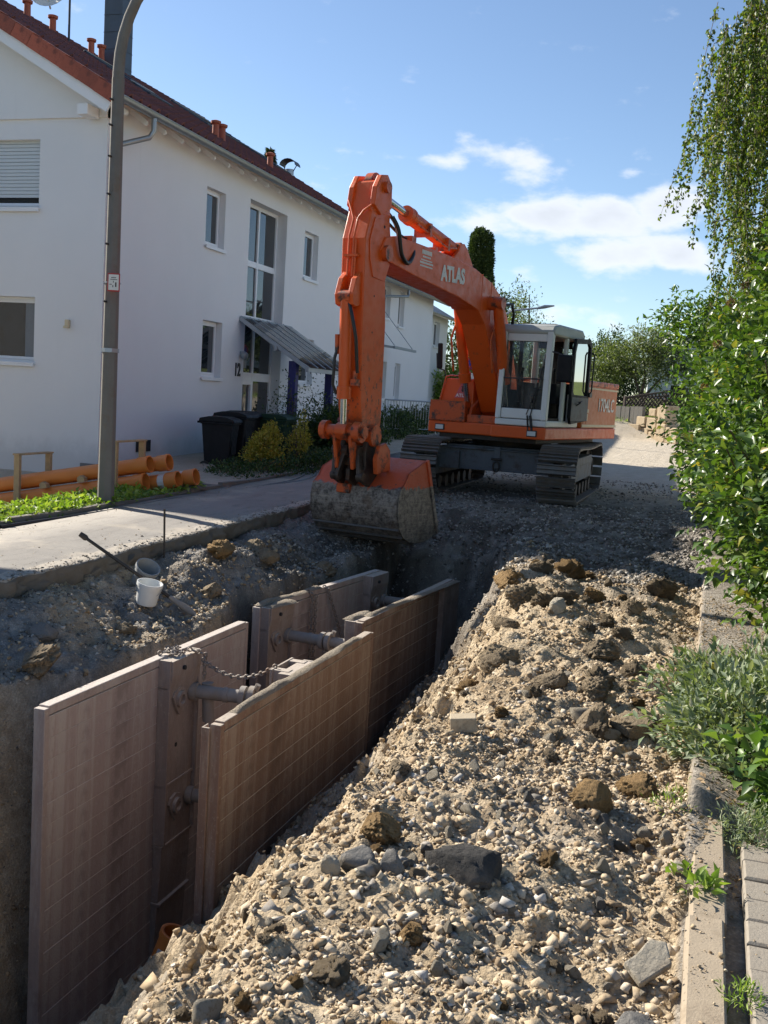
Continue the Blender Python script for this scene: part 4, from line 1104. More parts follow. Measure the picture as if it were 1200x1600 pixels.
# barge board, rafter ends, soffit, gutter
mb = MB(); off = nr * -.28
for a_, b_ in (((XE - .05), 0), ):
    p0 = Vector((XE - .02, Y0 + .06, ZE)) + nr * -.24; p1 = Vector((XR, Y0 + .06, ZR)) + nr * -.24; mb.bar(p0, p1, .045, .20, nr)
    q0 = Vector((XW + .02, Y0 + .06, ZE - .24)); q1 = Vector((XR, Y0 + .06, ZR - .28)); mb.bar(q0, q1, .045, .2)
mb.build('barge_board', M['white_paint'], hs)
mb = MB(); mb.prism([(XE - .02, ZE - .105), (XE - .02, ZE - .13), (XR, ZR - .17), (XR, ZR - .145)], Y0 + .05, Y1 - .06, 'y'); mb.build('soffit', M['soffit'], hs)
m = MB(); m.prism([(-.02, 0), (.36, -.205), (.36, -.13 - .205 + .1), (.30, -.345), (-.02, -.165)], -.04, .04, 'y'); 
m = MB(); m.prism([(XE - .10, ZE - .135), (XE - .10, ZE - .19), (XE - .14, ZE - .215), (-.05, zs(-.05) + .06), (-.05, zs(-.05) + .17)], -.035, .035, 'y')
rme = m.mesh('rafter_end', M['white_paint'])
for k in range(20): link('rafter_end', rme, hs, (0, .05 + k * .655, 0))
mb = MB(); mb.bx(-.34, -.14, Y0 + .10, .0 - .055, 6.08, 6.25)
mb.build('purlin_end', M['white_paint'], hs)
def gutter(parent, x, y0, y1, z, r=.085):
    mb = MB(); V = []; F = []; n = 9
    for y in (y0, y1):
        for rr in (r, r - .012):
            for k in range(n): a = math.pi + math.pi * k / (n - 1); V.append((x + math.cos(a) * rr, y, z + math.sin(a) * rr))
    for k in range(n - 1): F += [(k, k + 1, k + 1 + 2 * n, k + 2 * n), (n + k, n + k + 1, n + k + 1 + 2 * n, n + k + 2 * n), (k, k + 1, n + k + 1, n + k)]
    F += [(0, n, 3 * n, 2 * n), (n - 1, 2 * n - 1, 4 * n - 1, 3 * n - 1)]
    mb.add(V, F); mb.cyl((x + r, y0, z + .004), (x + r, y1, z + .004), .012, n=8); mb.prism([(x + math.cos(math.pi + math.pi * k / 8) * r, z + math.sin(math.pi + math.pi * k / 8) * r) for k in range(9)], y0 - .004, y0, 'y')
    for k in range(int((y1 - y0) / .8)): mb.bx(x - r, x + r, y0 + .3 + k * .8, y0 + .33 + k * .8, z - .005, z + .004)
    return mb.build('gutter', M['zinc'], parent, smooth=40)
g = gutter(hs, XE + .085, Y0 + .02, Y1 - .02, ZE - .05)
mb = MB(); mb.tube([(XE + .085, .62, ZE - .1), (XE + .085, .62, ZE - .34), (XE + .03, .58, ZE - .46), (.10, .22, ZE - .66), (.06, .12, ZE - .78), (.055, .10, 5.4), (.055, .10, .0)], .048, 12)
mb.build('downpipe', M['zinc'], hs, smooth=50)
# roof furniture
def on_roof(x, y, t=0): return Vector((x - HX, y - HY, 0)) + Vector((0, 0, ZE + (XE - (x - HX)) * sl + t))
for (x, y) in ((-14.9, 19.6), (-14.9, 20.5), (-14.9, 22.0), (-14.85, 22.35), (-11.1, 21.2), (-11.15, 21.62), (-11.1, 24.15)):
    p = on_roof(x, y); v = MB(); v.lathe([(.10, -.1), (.085, .06), (.075, .12), (.072, .36), (.11, .38), (.115, .43), (.06, .45)], p, 14); vo = v.build('vent_pipe', M['terracotta'], roof, smooth=40)
    v = MB(); v.obox(p + nr * .06, .5, .34, .03, (0, ang, 0)); v.build('flashing_tile', M['terracotta'], vo)
p = on_roof(-14.75, 22.9)
mb = MB(); mb.bx(p.x - .25, p.x + .25, p.y - .25, p.y + .25, p.z - .6, p.z + 2.55); ch = mb.build('chimney', M['slate'], roof, bevel=.01)
mb = MB(); mb.bx(p.x - .32, p.x + .32, p.y - .32, p.y + .32, p.z + 2.56, p.z + 2.66); mb.build('chimney_cap', M['slate'], ch, bevel=.01)
m = MB()
for i in range(7): m.bx(p.x + .251, p.x + .258, p.y - .255, p.y + .255, p.z - .3 + i * .4, p.z - .292 + i * .4); m.bx(p.x - .255, p.x + .255, p.y - .258, p.y - .251, p.z - .3 + i * .4, p.z - .292 + i * .4)
m.build('cladding_seam', M['black_metal'], ch)
for (x, y, l, h) in ((-13.2, 20.6, 1.15, 1.3), (-12.45, 20.6, .9, .55), (-13.6, 25.7, 2.6, 1.2), (-12.6, 27.2, 1.0, 1.0)):
    c = on_roof(x, y) + nr * .09; fr = MB()
    for dy in (-1, 1): fr.obox(c + Vector((0, dy * (l / 2), 0)), h, .07, .12, (0, ang, 0))
    for du in (-1, 1): fr.obox(c + upv * du * (h / 2), .07, l + .07, .12, (0, ang, 0))
    f = fr.build('roof_window', M['slate'], roof, bevel=.006)
    gl = MB(); gl.obox(c + nr * .02, h - .05, l - .05, .02, (0, ang, 0)); gl.build('pane', M['roof_glass'], f)
    e = MB(); e.obox(c + nr * .065 + upv * (h / 2), .05, l + .02, .012, (0, ang, 0)); e.build('frame_edge', M['galvanised'], f)
p = on_roof(-14.4, 20.4)
mb = MB(); mb.cyl(p, p + Vector((0, 0, 1.35)), .025, n=8); an = mb.build('antenna_mast', M['black_metal'], roof)
d = MB(); V = []
c = p + Vector((-.35, -.2, 1.05)); dirn = Vector((.2, -.85, .35)).normalized(); x, y = frame_of(dirn)
d.tube([c, c + dirn * .03, c + dirn * .09, c + dirn * .13], [.05, .2, .36, .42], 20, False); d.bar(c, p + Vector((0, 0, 1.05)), .04, .04); d.bar(c - dirn * .0 - Vector((0, 0, .3)), c + dirn * .5, .03, .03); d.obox(c + dirn * .5, .08, .08, .12)
d.build('satellite_dish', M['plaster_cream'], an, smooth=50)
p = on_roof(-12.2, 27.9)
mb = MB(); mb.lathe([(.12, -.2), (.12, .25)], p, 14); cp = mb.build('flue', M['galvanised'], roof, smooth=40)
mb = MB()
pts_ = [p + Vector((math.cos(a) * .24, 0, .34 + math.sin(a) * .18)) for a in [math.pi * k / 8 for k in range(9)]]
for i in range(8): mb.bar(pts_[i], pts_[i + 1], .4, .012, (0, 1, 0) if False else (0, 0, 1))
for sx in (-.22, .22): mb.bar(p + Vector((sx * .5, 0, .2)), p + Vector((sx, 0, .38)), .02, .02)
mb.build('flue_cowl', M['slate'], cp)
# stairwell glazing in its recess
st = MB(); u0, u1, z0, z1, dp = 5.78, 7.90, .10, 5.89, .28
bars_z = [.10, 1.86, 2.02, 3.33, 4.52, 5.82]
for u in (u0, 6.80, u1 - .07): east.box(st, u, u + .07, z0, z1, -dp - .05, -dp + .03)
for z, h in ((z0, .1), (1.80, .2), (3.20, .13), (4.46, .14), (z1 - .08, .08)): east.box(st, u0 + .07, u1 - .07, z, z + h, -dp - .045, -dp + .025)
sw = st.build('stair_glazing', M['window_white'], hs, bevel=.004)
for (a, b) in ((u0 + .07, 6.80), (6.87, u1 - .07)):
    for (c, d) in ((z0 + .1, 1.80), (2.0, 3.20), (3.33, 4.46), (4.60, z1 - .08)):
        g = MB(); g.quad(*[east.P(u, z, -dp - .01 + random.uniform(-.004, .004)) for u, z in ((a, c), (b, c), (b, d), (a, d))]); g.build('pane', M['window_glass'], sw)
dm = MB(); east.ringf(dm, u0 + .07, 6.80, z0 + .1, 1.80, .09, -dp - .03, -dp + .05); dd = dm.build('door_frame', M['window_white'], sw, bevel=.004)
# number, lamp, sensor
text('12', .40, 'number_black', (.012, 5.46, 2.02), (RAD(90), 0, RAD(90)), hs, 'house_number', .006, .014, .8)
mb = MB(); mb.lathe([(.05, 0), (.085, .04), (.09, .12), (.05, .16)], (.11, 5.58, 2.28), 14); mb.bx(0, .12, 5.56, 5.60, 2.40, 2.46); mb.build('door_lamp', M['galvanised'], hs, smooth=40)
mb = MB(); mb.bx(-.72, -.64, -.07, -.002, 2.52, 2.65); mb.bx(-.735, -.625, -.09, -.03, 2.50, 2.54); mb.build('sensor_box', M['stripe_cream'], hs, bevel=.008)
# cellar vent in the plinth area
mb = MB(); mb.bx(.005, .03, 1.25, 1.75, .30, .52); mb.build('cellar_vent', M['interior_dark'], hs)
# glass entrance canopy on two posts
cy0, cy1, cx0, cx1, cz0, cz1 = 5.48, 8.38, .0, 1.72, 3.20, 2.14
cn = empty('entrance_canopy', (HX, HY, 0), (0, 0, 0), 'sloping glass entrance canopy on two dark blue posts', 'canopy')
fr = MB()
for y in (cy0, cy1): fr.bar((cx0, y, cz0), (cx1, y, cz1), .05, .09)
fr.bar((cx1, cy0 - .03, cz1 - .02), (cx1, cy1 + .03, cz1 - .02), .07, .10); fr.bar((cx0 + .04, cy0, cz0), (cx0 + .04, cy1, cz0), .06, .08)
fr.bar((.95, cy0 - .1, 2.55), (.95, cy1 + .1, 2.55), .06, .10)
fr.build('canopy_frame', M['galvanised'], cn, bevel=.004)
N = 6
for k in range(N):
    a = cy0 + (cy1 - cy0) * k / N; b = cy0 + (cy1 - cy0) * (k + 1) / N
    g = MB(); g.bar((cx0 + .02, (a + b) / 2, cz0 + .045), (cx1 + .06, (a + b) / 2, cz1 + .03), b - a - .03, .012); g.build('pane', M['canopy_glass'], cn)
    if k: r_ = MB(); r_.bar((cx0 + .02, a, cz0 + .05), (cx1 + .05, a, cz1 + .035), .035, .03); r_.build('glazing_bar', M['galvanised'], cn)
for y in (5.75, 8.05):
    q = MB(); q.bx(1.18, 1.36, y - .09, y + .09, -.1, 2.30); po = q.build('post', M['blue_post'], cn, bevel=.006)
    q = MB(); q.bx(1.24, 1.30, y - .03, y + .03, 2.30, 2.44); q.build('post_head', M['galvanised'], po)

# ---------------- second house further up, staggered
def house2(name, label, x, y0, y1, zb, zeave, depth, wins, ridge, canopy=None, roofmat='roof_tile', side='plaster'):
    r = empty(name, (x, y0, zb), (0, 0, 0), label, 'house'); L = y1 - y0
    e = Wall((0, 0, 0), (0, 1, 0), (1, 0, 0)); e.build(r, 'wall', 'plaster', 0, L, -.3, zeave, wins)
    for h in wins: e.window(r, *h[:4])
    mb = MB(); mb.bx(-depth, -.3, .02, .3, -.3, zeave - .02); mb.bx(-depth, -.3, L - .3, L - .02, -.3, zeave - .02); mb.bx(-depth - .02, -depth + .25, .05, L - .05, -.3, zeave - .03)
    zz = zeave + ridge; mb.prism([(-depth, zeave - .02), (-.02, zeave - .02), (-depth / 2, zz - .1)], .03, .28, 'y'); mb.prism([(-depth, zeave - .02), (-.02, zeave - .02), (-depth / 2, zz - .1)], L - .28, L - .03, 'y')
    mb.build('side_wall', M[side], r)
    ov = .45; k = ridge / (depth / 2)
    mb = MB(); mb.prism([(ov, zeave - k * ov), (ov, zeave - k * ov + .1), (-depth / 2, zz + .1), (-depth - ov, zeave - k * ov + .1), (-depth - ov, zeave - k * ov), (-depth / 2, zz)], -.4, L + .4, 'y')
    rf = mb.build('roof', M[roofmat], r)
    if roofmat == 'roof_tile':
        up = Vector((-depth / 2 - ov, 0, ridge + k * ov)).normalized(); V, F = pantile(None); nn = Vector((-up.z, 0, up.x)) * -1; nn = nn if nn.z > 0 else -nn; t = MB()
        for rr in range(int((depth / 2 + ov) / .33)):
            for c in range(int((L + .7) / .3)):
                p = Vector((ov, -.36 + c * .3, zeave - k * ov + .1)) + up * (rr * .36); t.add([p + Vector((0, 1, 0)) * v[0] + up * v[1] + nn * (v[2] + .02) for v in V], F)
        tf = t.build('tile_field', M['roof_tile'], rf); tag(tf, kind='stuff')
    gutter(r, ov + .09, -.4, L + .4, zeave - k * ov + .05)
    return r
h2 = house2('terraced_house', 'white house behind the excavator arm with downpipe and cable-hung canopy', -10.75, 29.6, 39.1, .55, 5.0, 9.5, [(3.2, 4.0, 3.7, 4.75), (4.95, 5.65, 3.55, 4.75), (3.2, 4.0, 1.0, 2.25), (4.95, 5.6, 1.0, 2.25), (1.0, 2.0, 3.6, 4.7)], 2.7)
mb = MB(); mb.tube([(.5, 4.4, 4.72), (.5, 4.35, 4.5), (.10, 3.0, 4.35), (.06, 2.6, 4.25), (.06, 2.55, 0)], .045, 10); mb.build('downpipe', M['zinc'], h2, smooth=50)
mb = MB(); mb.bar((0, 2.4, 2.75), (1.1, 2.4, 2.62), 2.4, .05); mb.bar((1.1, 1.2, 2.62), (1.1, 3.6, 2.62), .06, .08); mb.build('porch_roof', M['galvanised'], h2)
mb = MB()
for y in (1.4, 3.4): mb.cyl((0, y, 3.9), (1.05, y, 2.68), .012, n=6)
mb.build('porch_cable', M['zinc'], h2)
mb = MB(); mb.bx(-.02, .18, 1.0, 5.2, -.1, .35); mb.build('plinth', M['plinth'], h2)
h3 = house2('terraced_house', 'furthest white house with a dark sloping roof edge', -12.3, 39.6, 47.5, .8, 4.7, 9.0, [(3, 4, 3.2, 4.3), (5.5, 6.5, 3.2, 4.3)], 2.4, roofmat='slate')
# neighbour to the left, out of frame; its bulk shades the near trench
h4 = house2('neighbour_house', 'white neighbouring house left of the frame, seen only by its shadow', -12.9, -6.0, 9.6, 0, 5.0, 9.0, [(2, 3.2, 3.2, 4.4), (6, 7.2, 3.2, 4.4), (11, 12.2, 3.2, 4.4), (2, 3.2, .9, 2.1), (11, 12.2, .9, 2.1)], 1.6, roofmat='slate', side='plinth')
# house across the lane, mirrored in the window panes
h5 = house2('neighbour_house', 'white house across the lane, seen only mirrored in window panes', 14.5, 17, 31, .6, 5.6, 9.5, [(2, 3.2, 3.2, 4.4)], 2.6)
h5.scale = (-1, 1, 1)
# ------------------------------------------------------------------ street lamp in front of the house
lp = empty('street_lamp', (-7.28, 11.33, 0), (0, 0, 0), 'tall concrete lamp post with curved steel arm in front of the house', 'street lamp')
mb = MB(); n = 16; V = []; F = []
for z, w in ((-.2, .102), (5.3, .072)):
    for k in range(8):
        a = math.pi / 4 * k + math.pi / 8; V.append((math.cos(a) * w * 1.08, math.sin(a) * w * 1.08, z))
mb.add(V, [(k, (k + 1) % 8, 8 + (k + 1) % 8, 8 + k) for k in range(8)] + [tuple(range(8, 16))])
post = mb.build('post', M['post_concrete'], lp, bevel=.008)
arm = [(0, 0, 5.2)] + [(.0 + .95 * (1 - math.cos(t)), 0, 5.35 + 1.3 * math.sin(t)) for t in [math.pi / 2 * k / 9 for k in range(10)]] + [(1.6, 0, 6.68)]
mb = MB(); mb.tube(arm, [.072] + [.07 - .002 * k for k in range(10)] + [.045], 12); mb.build('arm', M['post_concrete'], lp, smooth=50)
mb = MB(); mb.lathe([(.02, 0), (.10, .02), (.12, .08), (.08, .14), (.03, .15)], (1.85, 0, 6.6), 16); lm = mb.build('lamp_head', M['galvanised'], lp, smooth=50)
mb = MB()
for z in (5.02, 4.72, 4.35, 3.9, 3.3, 2.6): mb.cyl((-.02, -.13, z), (-.02, -.07, z), .014, n=8)
mb.build('bolt', M['dark_steel'], lp)
for z0_, z1_ in ((1.98, 2.03), (2.83, 2.845)): mb = MB(); mb.ring((0, 0, z0_), (0, 0, z1_), .112, .104, 8); mb.build('band', M['galvanised'], lp)
sg = empty('notice_sign', (-7.16, 11.18, 2.83), (0, 0, RAD(20)), 'small white notice with red border strapped to the lamp post', 'sign')
mb = MB(); mb.bx(-.075, .075, -.012, 0, -.11, .11); mb.build('sign_border', M['sign_red'], sg, bevel=.004)
mb = MB(); mb.bx(-.062, .062, -.016, -.0125, -.094, .094); pl = mb.build('sign_face', M['sign_white'], sg)
mb = MB(); mb.bx(-.04, .045, -.018, -.0165, .03, .037); mb.bx(-.03, .03, -.018, -.0165, .052, .06); mb.bx(.02, .036, -.018, -.0165, -.055, .0); mb.bx(-.05, -.02, -.018, -.0165, -.03, -.022); mb.bx(-.012, -.002, -.018, -.0165, -.06, -.035); mb.bx(-.006, .002, -.018, -.0165, -.005, .018)
mb.build('sign_print', M['dark_steel'], pl)

# ------------------------------------------------------------------ sewer pipes stacked in front of the gable
def pipe(label, p0, d, L, r=.125, lab=False):
    d = Vector(d).normalized(); root = empty('sewer_pipe', p0, d.to_track_quat('Z', 'Y').to_euler(), label, 'pipe', 'orange-brown sewer pipes stacked by the house')
    mb = MB(); mb.ring((0, 0, 0), (0, 0, L - .10), r * .9, r * .86, 24); mb.build('pipe_body', M['pipe_orange'], root, smooth=40)
    mb = MB(); mb.ring((0, 0, L - .18), (0, 0, L), r, r * .92, 24); mb.ring((0, 0, L - .045), (0, 0, L - .004), r * 1.06, r * .95, 24); mb.build('socket', M['pipe_orange'], root, smooth=40)
    if lab:
        m = MB(); V = []; F = []
        for k in range(17):
            a = 2 * math.pi * k / 16
            for z in (L - .30, L - .20): V.append((math.cos(a) * r * .915, math.sin(a) * r * .915, z))
        m.add(V, [(2 * k, 2 * k + 1, 2 * k + 3, 2 * k + 2) for k in range(16)]); m.build('pipe_label', M['pipe_label'], root)
    return root
PD = Vector((.978, .03, .197)).normalized()
def stacked(label, end, L=5.0, **k): return pipe(label, Vector(end) - PD * L, PD, L, r=.118, **k)
stacked('front lower pipe of the stack, half hidden by the verge weeds', (-7.644, 12.92, .224))
stacked('front upper pipe of the stack, lying topmost', (-7.632, 13.0, .471))
stacked('rear upper pipe of the stack, behind the topmost one', (-7.462, 13.25, .50))
stacked('lower pipe with white label, second from the right', (-7.265, 13.18, .27), lab=True)
stacked('lower pipe with white label, furthest right of the stack', (-7.126, 13.45, .305), lab=True)
gz0 = lambda x, y: float(ground_z(x, y))
for i, (x, y, zt, lb) in enumerate(((-9.66, 12.70, .455, 'bare wooden stake frame holding the pipes, left of the lamp post'), (-8.02, 12.68, .76, 'bare wooden stake frame holding the pipes, right of the lamp post'))):
    r = empty('stake_frame', (x, y, 0), (0, 0, RAD(-88)), lb, 'frame')
    for dx in (.0, -.78):
        m = MB(); m.bx(dx - .03, dx + .03, -.045, .045, gz0(x, y) - .1, zt); m.build('stake', M['timber'], r, bevel=.003)
    m = MB(); m.bx(-.83, .05, -.055, .055, zt + .001, zt + .026); m.build('rail', M['timber'], r, bevel=.003)
for x, y, z, lb in ((-9.23, 12.76, .0, 'small wooden wedge between the pipes, left of the two'), (-8.62, 12.80, .14, 'small wooden wedge between the pipes, nearer the lamp post')):
    m = MB(); m.prism([(-.05, 0), (.06, 0), (.06, .06), (.0, .10), (-.05, .07)], -.05, .05, 'y'); o = m.build('wood_wedge', M['timber'], bevel=.003); o.location = (x, y, z); o.rotation_euler = (0, -.2, .05); tag(o, lb, 'wedge')
for k, (x, y) in enumerate(((-7.75, 12.95), (-8.8, 12.9))):
    m = MB(); m.obox((0, 0, 0), .09, 1.1, .08); o = m.build('support_timber', M['timber'], bevel=.004); o.location = (x, y + .2, gz0(x, y) + .06); o.rotation_euler = (0, 0, RAD(-2)); tag(o, ('square timber under the pipe ends near the bins', 'square timber under the pipes left of the lamp post')[k], 'timber')
# edging stones of the verge
ed = empty('verge_edging', (0, 0, 0), (0, 0, 0), 'line of dark concrete edging stones along the grass verge', 'edging')
m = MB(); m.bx(-.04, .04, -.497, .497, -.15, .055); eme = m.mesh('edging_stone', M['edging'])
for k in range(13): link('edging_stone', eme, ed, (-7.17 + .01 * (k % 2), 4.8 + k * 1.0 + .0, float(base_z(4.8 + k)) + random.uniform(-.02, .01)), (random.uniform(-.02, .02), random.uniform(-.06, .06), random.uniform(-.015, .015)))
m = MB()
for k in range(7): m.bx(-8.7 + k * .0, -7.0, 14.2, 14.32, -.05, .10) if k == 0 else None
m.bx(-9.4, -7.05, 14.35, 14.47, -.05, .11); o = m.build('low_wall', M['edging'], bevel=.01); tag(o, 'low dark kerb in front of the bins and shrubs', 'kerb')
# black cable on the pavement
def hose(label, pts_, r):
    P = [Vector(p) for p in pts_]; Q = []
    for i in range(len(P) - 1):
        a = P[max(i - 1, 0)]; b = P[i]; c = P[i + 1]; d = P[min(i + 2, len(P) - 1)]
        for t in range(8):
            t /= 8; Q.append(.5 * ((2 * b) + (-a + c) * t + (2 * a - 5 * b + 4 * c - d) * t * t + (-a + 3 * b - 3 * c + d) * t ** 3))
    Q.append(P[-1]); m = MB(); m.tube(Q, r, 8); return m.build('hose', M['hose'], smooth=60)
bz = lambda y: float(base_z(y))
o = hose('', [(-7.05, 9.0, .03), (-6.98, 11.2, .03), (-7.0, 12.4, .05), (-6.85, 13.5, .06), (-6.75, 15, .09), (-6.6, 16.2, .12), (-6.85, 17.5, .16), (-7.6, 18.8, .19)], .022); tag(o, 'thicker black hose lying along the pavement edge', 'hose')
o = hose('', [(-7.02, 11.6, .04), (-6.85, 12.8, .05), (-6.72, 13.6, .05), (-6.85, 14.6, .08), (-6.72, 15.9, .12), (-6.95, 17.2, .15), (-7.4, 18.2, .18)], .014); tag(o, 'thinner black cable winding beside the hose on the pavement', 'cable')
# flat stone lying by the pipes
big_rock('flat_stone', 'flat grey stone lying at the verge end behind the hose', -7.32, 13.55, .5, 'stone_grey', (1, .8, .32), 77)

# ------------------------------------------------------------------ wheelie bins
def bin_(label, loc, rz, mat, h=1.05, w=.56):
    r = empty('wheelie_bin', loc, (0, 0, rz), label, 'bin', 'wheelie bins by the house wall')
    m = MB(); a, b = w * .40, w * .5; V = [(-a, -a * 1.0, .06), (a, -a, .06), (a, a * 1.1, .06), (-a, a * 1.1, .06), (-b, -b * 1.1, h - .1), (b, -b * 1.1, h - .1), (b, b * 1.15, h - .1), (-b, b * 1.15, h - .1)]
    m.add(V, [(0, 3, 2, 1), (4, 5, 6, 7), (0, 1, 5, 4), (1, 2, 6, 5), (2, 3, 7, 6), (3, 0, 4, 7)]); m.bx(-b - .025, b + .025, -b * 1.1 - .03, b * 1.15 + .02, h - .13, h - .085)
    m.build('bin_body', M[mat], r, bevel=.018)
    m = MB(); m.prism([(-b * 1.1 - .06, h - .083), (b * 1.15 + .05, h - .083), (b * 1.15 + .03, h - .02), (b * .6, h + .02), (-b * .6, h + .02), (-b * 1.1 - .03, h - .03)], -b - .035, b + .035, 'x'); m.build('lid', M[mat], r, bevel=.012)
    m = MB(); m.cyl((-b, b * 1.15 + .07, h - .10), (b, b * 1.15 + .07, h - .10), .016, n=8); m.bx(-b, -b + .03, b * 1.1, b * 1.15 + .08, h - .12, h - .08); m.bx(b - .03, b, b * 1.1, b * 1.15 + .08, h - .12, h - .08); m.build('handle', M[mat], r)
    for s in (-1, 1):
        m = MB(); m.cyl((s * (b - .07), b * .85, .10), (s * (b - .01), b * .85, .10), .10, n=18); wh = m.build('wheel', M['rubber'], r, smooth=40)
        m = MB(); m.cyl((s * (b - .012), b * .85, .10), (s * (b + .004), b * .85, .10), .055, n=14); m.build('hub', M['plastic_grey'], wh, smooth=40)
    m = MB(); m.bx(-a * .75, a * .75, -b * 1.02, -b * .98, .35, .75); m.build('front_rib', M[mat], r)
    return r
bin_('black wheelie bin nearest the lamp post, with a grey wheel', (-9.05, 18.0, .0), RAD(100), 'plastic_black', 1.04, .54)
bin_('black wheelie bin in the middle of the row', (-9.1, 18.75, .07), RAD(93), 'plastic_black', 1.06)
bin_('black wheelie bin partly hidden, next to the green one', (-9.25, 19.4, .08), RAD(92), 'plastic_black', 1.06)
bin_('dark green wheelie bin behind the yellow shrub', (-8.75, 19.9, .09), RAD(95), 'plastic_green', 1.02)

# ------------------------------------------------------------------ tools in the dug strip
gz = lambda x, y: float(ground_z(x, y))
r = empty('pry_bar', (0, 0, 0), (0, 0, 0), 'long dark bar leaning over the broken pavement edge', 'bar')
a = Vector((-4.42, 8.42, gz(-4.42, 8.42) + .02)); b = Vector((-5.36, 8.06, .18))
m = MB(); m.tube([a.lerp(b, .22), b], [.017, .015], 10); m.build('shaft', M['dark_steel'], r, smooth=40)
m = MB(); m.tube([a, a.lerp(b, .05), a.lerp(b, .24)], [.02, .038, .02], 10); m.build('blade', M['galv_dusty'], r, smooth=40)
m = MB(); m.tube([b, b + (b - a).normalized() * .02, b + (b - a).normalized() * .08], [.02, .028, .024], 10); m.build('knob', M['dark_steel'], r, smooth=40)
m = MB(); m.cyl((-5.2, 9.2, gz(-5.2, 9.2) - .2), (-5.22, 9.2, .37), .011, n=8); o = m.build('marker_rod', M['dark_steel']); tag(o, 'thin dark steel rod standing upright in the gravel', 'rod')
def pail(label, loc, rot, mat, s=1.0):
    r = empty('bucket', loc, rot, label, 'bucket')
    m = MB(); m.lathe([(.105 * s, 0), (.108 * s, .01), (.128 * s, .23 * s), (.122 * s, .23 * s), (.10 * s, .02)], (0, 0, 0), 24, False); m.lathe([(.0001, .012), (.104 * s, .012)], (0, 0, 0), 24, False); m.build('pail_body', M[mat], r, smooth=50)
    m = MB(); m.ring((0, 0, .20 * s), (0, 0, .235 * s), .137 * s, .127 * s, 24); m.build('rim', M[mat], r, smooth=40)
    m = MB(); m.tube([(math.cos(t) * .135 * s, -math.sin(t) * .05 - .02, .21 * s - math.sin(t) * .11) for t in [math.pi * k / 10 for k in range(11)]], .004, 6); m.build('handle', M['galvanised'], r)
    return r
pail('white plastic bucket lying tilted beside the dark bar', (-4.74, 8.08, gz(-4.74, 8.08) + .02), (RAD(6), RAD(10), .4), 'bucket_plastic', .86)
pail('grey dusty bucket tipped over behind the white one', (-5.02, 8.45, gz(-5.02, 8.45) + .02), (RAD(20), RAD(30), .2), 'bucket_dirty', .86)
# ------------------------------------------------------------------ tracked excavator (local +x forward, +y its left = cab side)
ex = empty('excavator', (-3.3, 17.6, .13), (0, 0, RAD(-101)), 'orange tracked excavator with white cab parked over the trench line', 'excavator')
BC = -.03                                    # boom centre line
UR = Matrix.Rotation(RAD(11), 4, 'Z')        # undercarriage stands square to the street
def part(name, mb, mat, parent=ex, bevel=0.0, smooth=None, ur=False):
    if ur: mb.xf(UR)
    return mb.build(name, M[mat], parent, smooth=smooth, bevel=bevel)

# --- tracks
def track_path(s, hl=1.52, r=.40, zc=.455):
    """point and tangent angle along the track loop"""
    P = 4 * hl + 2 * math.pi * r; s %= P
    if s < 2 * hl: return (hl - s, zc + r, math.pi)                       # top, running backwards
    s -= 2 * hl
    if s < math.pi * r: a = math.pi / 2 + s / r; return (-hl + math.cos(a) * r, zc + math.sin(a) * r, a + math.pi / 2)
    s -= math.pi * r
    if s < 2 * hl: return (-hl + s, zc - r, 0)
    s -= 2 * hl; a = -math.pi / 2 + s / r; return (hl + math.cos(a) * r, zc + math.sin(a) * r, a + math.pi / 2)
PER = 4 * 1.52 + 2 * math.pi * .40
m = MB(); m.bx(-.078, .078, -.30, .30, 0, .02)
for x in (-.066, .0, .066): m.prism([(x - .012, .02), (x + .012, .02), (x + .006, .055), (x - .006, .055)], -.298, .298, 'y')
m.bx(-.05, .05, -.10, -.06, -.06, 0); m.bx(-.05, .05, .06, .10, -.06, 0)
shoe_me = m.mesh('track_shoe', M['track_steel'])
NS = 46
for side, lab in ((-1.1, None), (1.1, None)):
    m = MB(); m.prism([(-1.5, .30), (1.5, .30), (1.62, .46), (1.5, .62), (-1.5, .62), (-1.62, .46)], side - .16, side + .16, 'y'); m.bx(-1.1, 1.0, side - .19, side + .19, .56, .70)
    tr = part('track', m, 'under_grey', ur=True, bevel=.01)
    for k in range(NS):
        x, z, a = track_path(k * PER / NS + .03)
        if abs(math.cos(a) + 1) < .01: z -= .025 * max(0, math.cos(x * 1.3))     # slight sag of the upper run
        o = link('track_shoe', shoe_me, tr)
        # outward normal of the loop is tangent rotated by -90 deg
        T = Vector((math.cos(a), 0, math.sin(a))); N = Vector((math.sin(a), 0, -math.cos(a))); Yv = N.cross(T)
        o.matrix_basis = UR @ Matrix.Translation((x, side, z)) @ Matrix((T, Yv, N)).transposed().to_4x4()
    for nm, xx, rr in (('idler', 1.52, .35), ('sprocket', -1.52, .35)):
        w = MB(); w.cyl((xx, side - .07, .455), (xx, side + .07, .455), rr, n=24); w.cyl((xx, side - .16, .455), (xx, side + .16, .455), .14, n=16); part(nm, w, 'dark_steel', tr, ur=True, smooth=40)
    for k in range(6):
        w = MB(); xx = -1.1 + k * .44; w.cyl((xx, side - .15, .16), (xx, side + .15, .16), .09, n=14); w.cyl((xx, side - .17, .16), (xx, side - .14, .16), .11, n=14); w.cyl((xx, side + .14, .16), (xx, side + .17, .16), .11, n=14); part('roller', w, 'dark_steel', tr, ur=True, smooth=40)
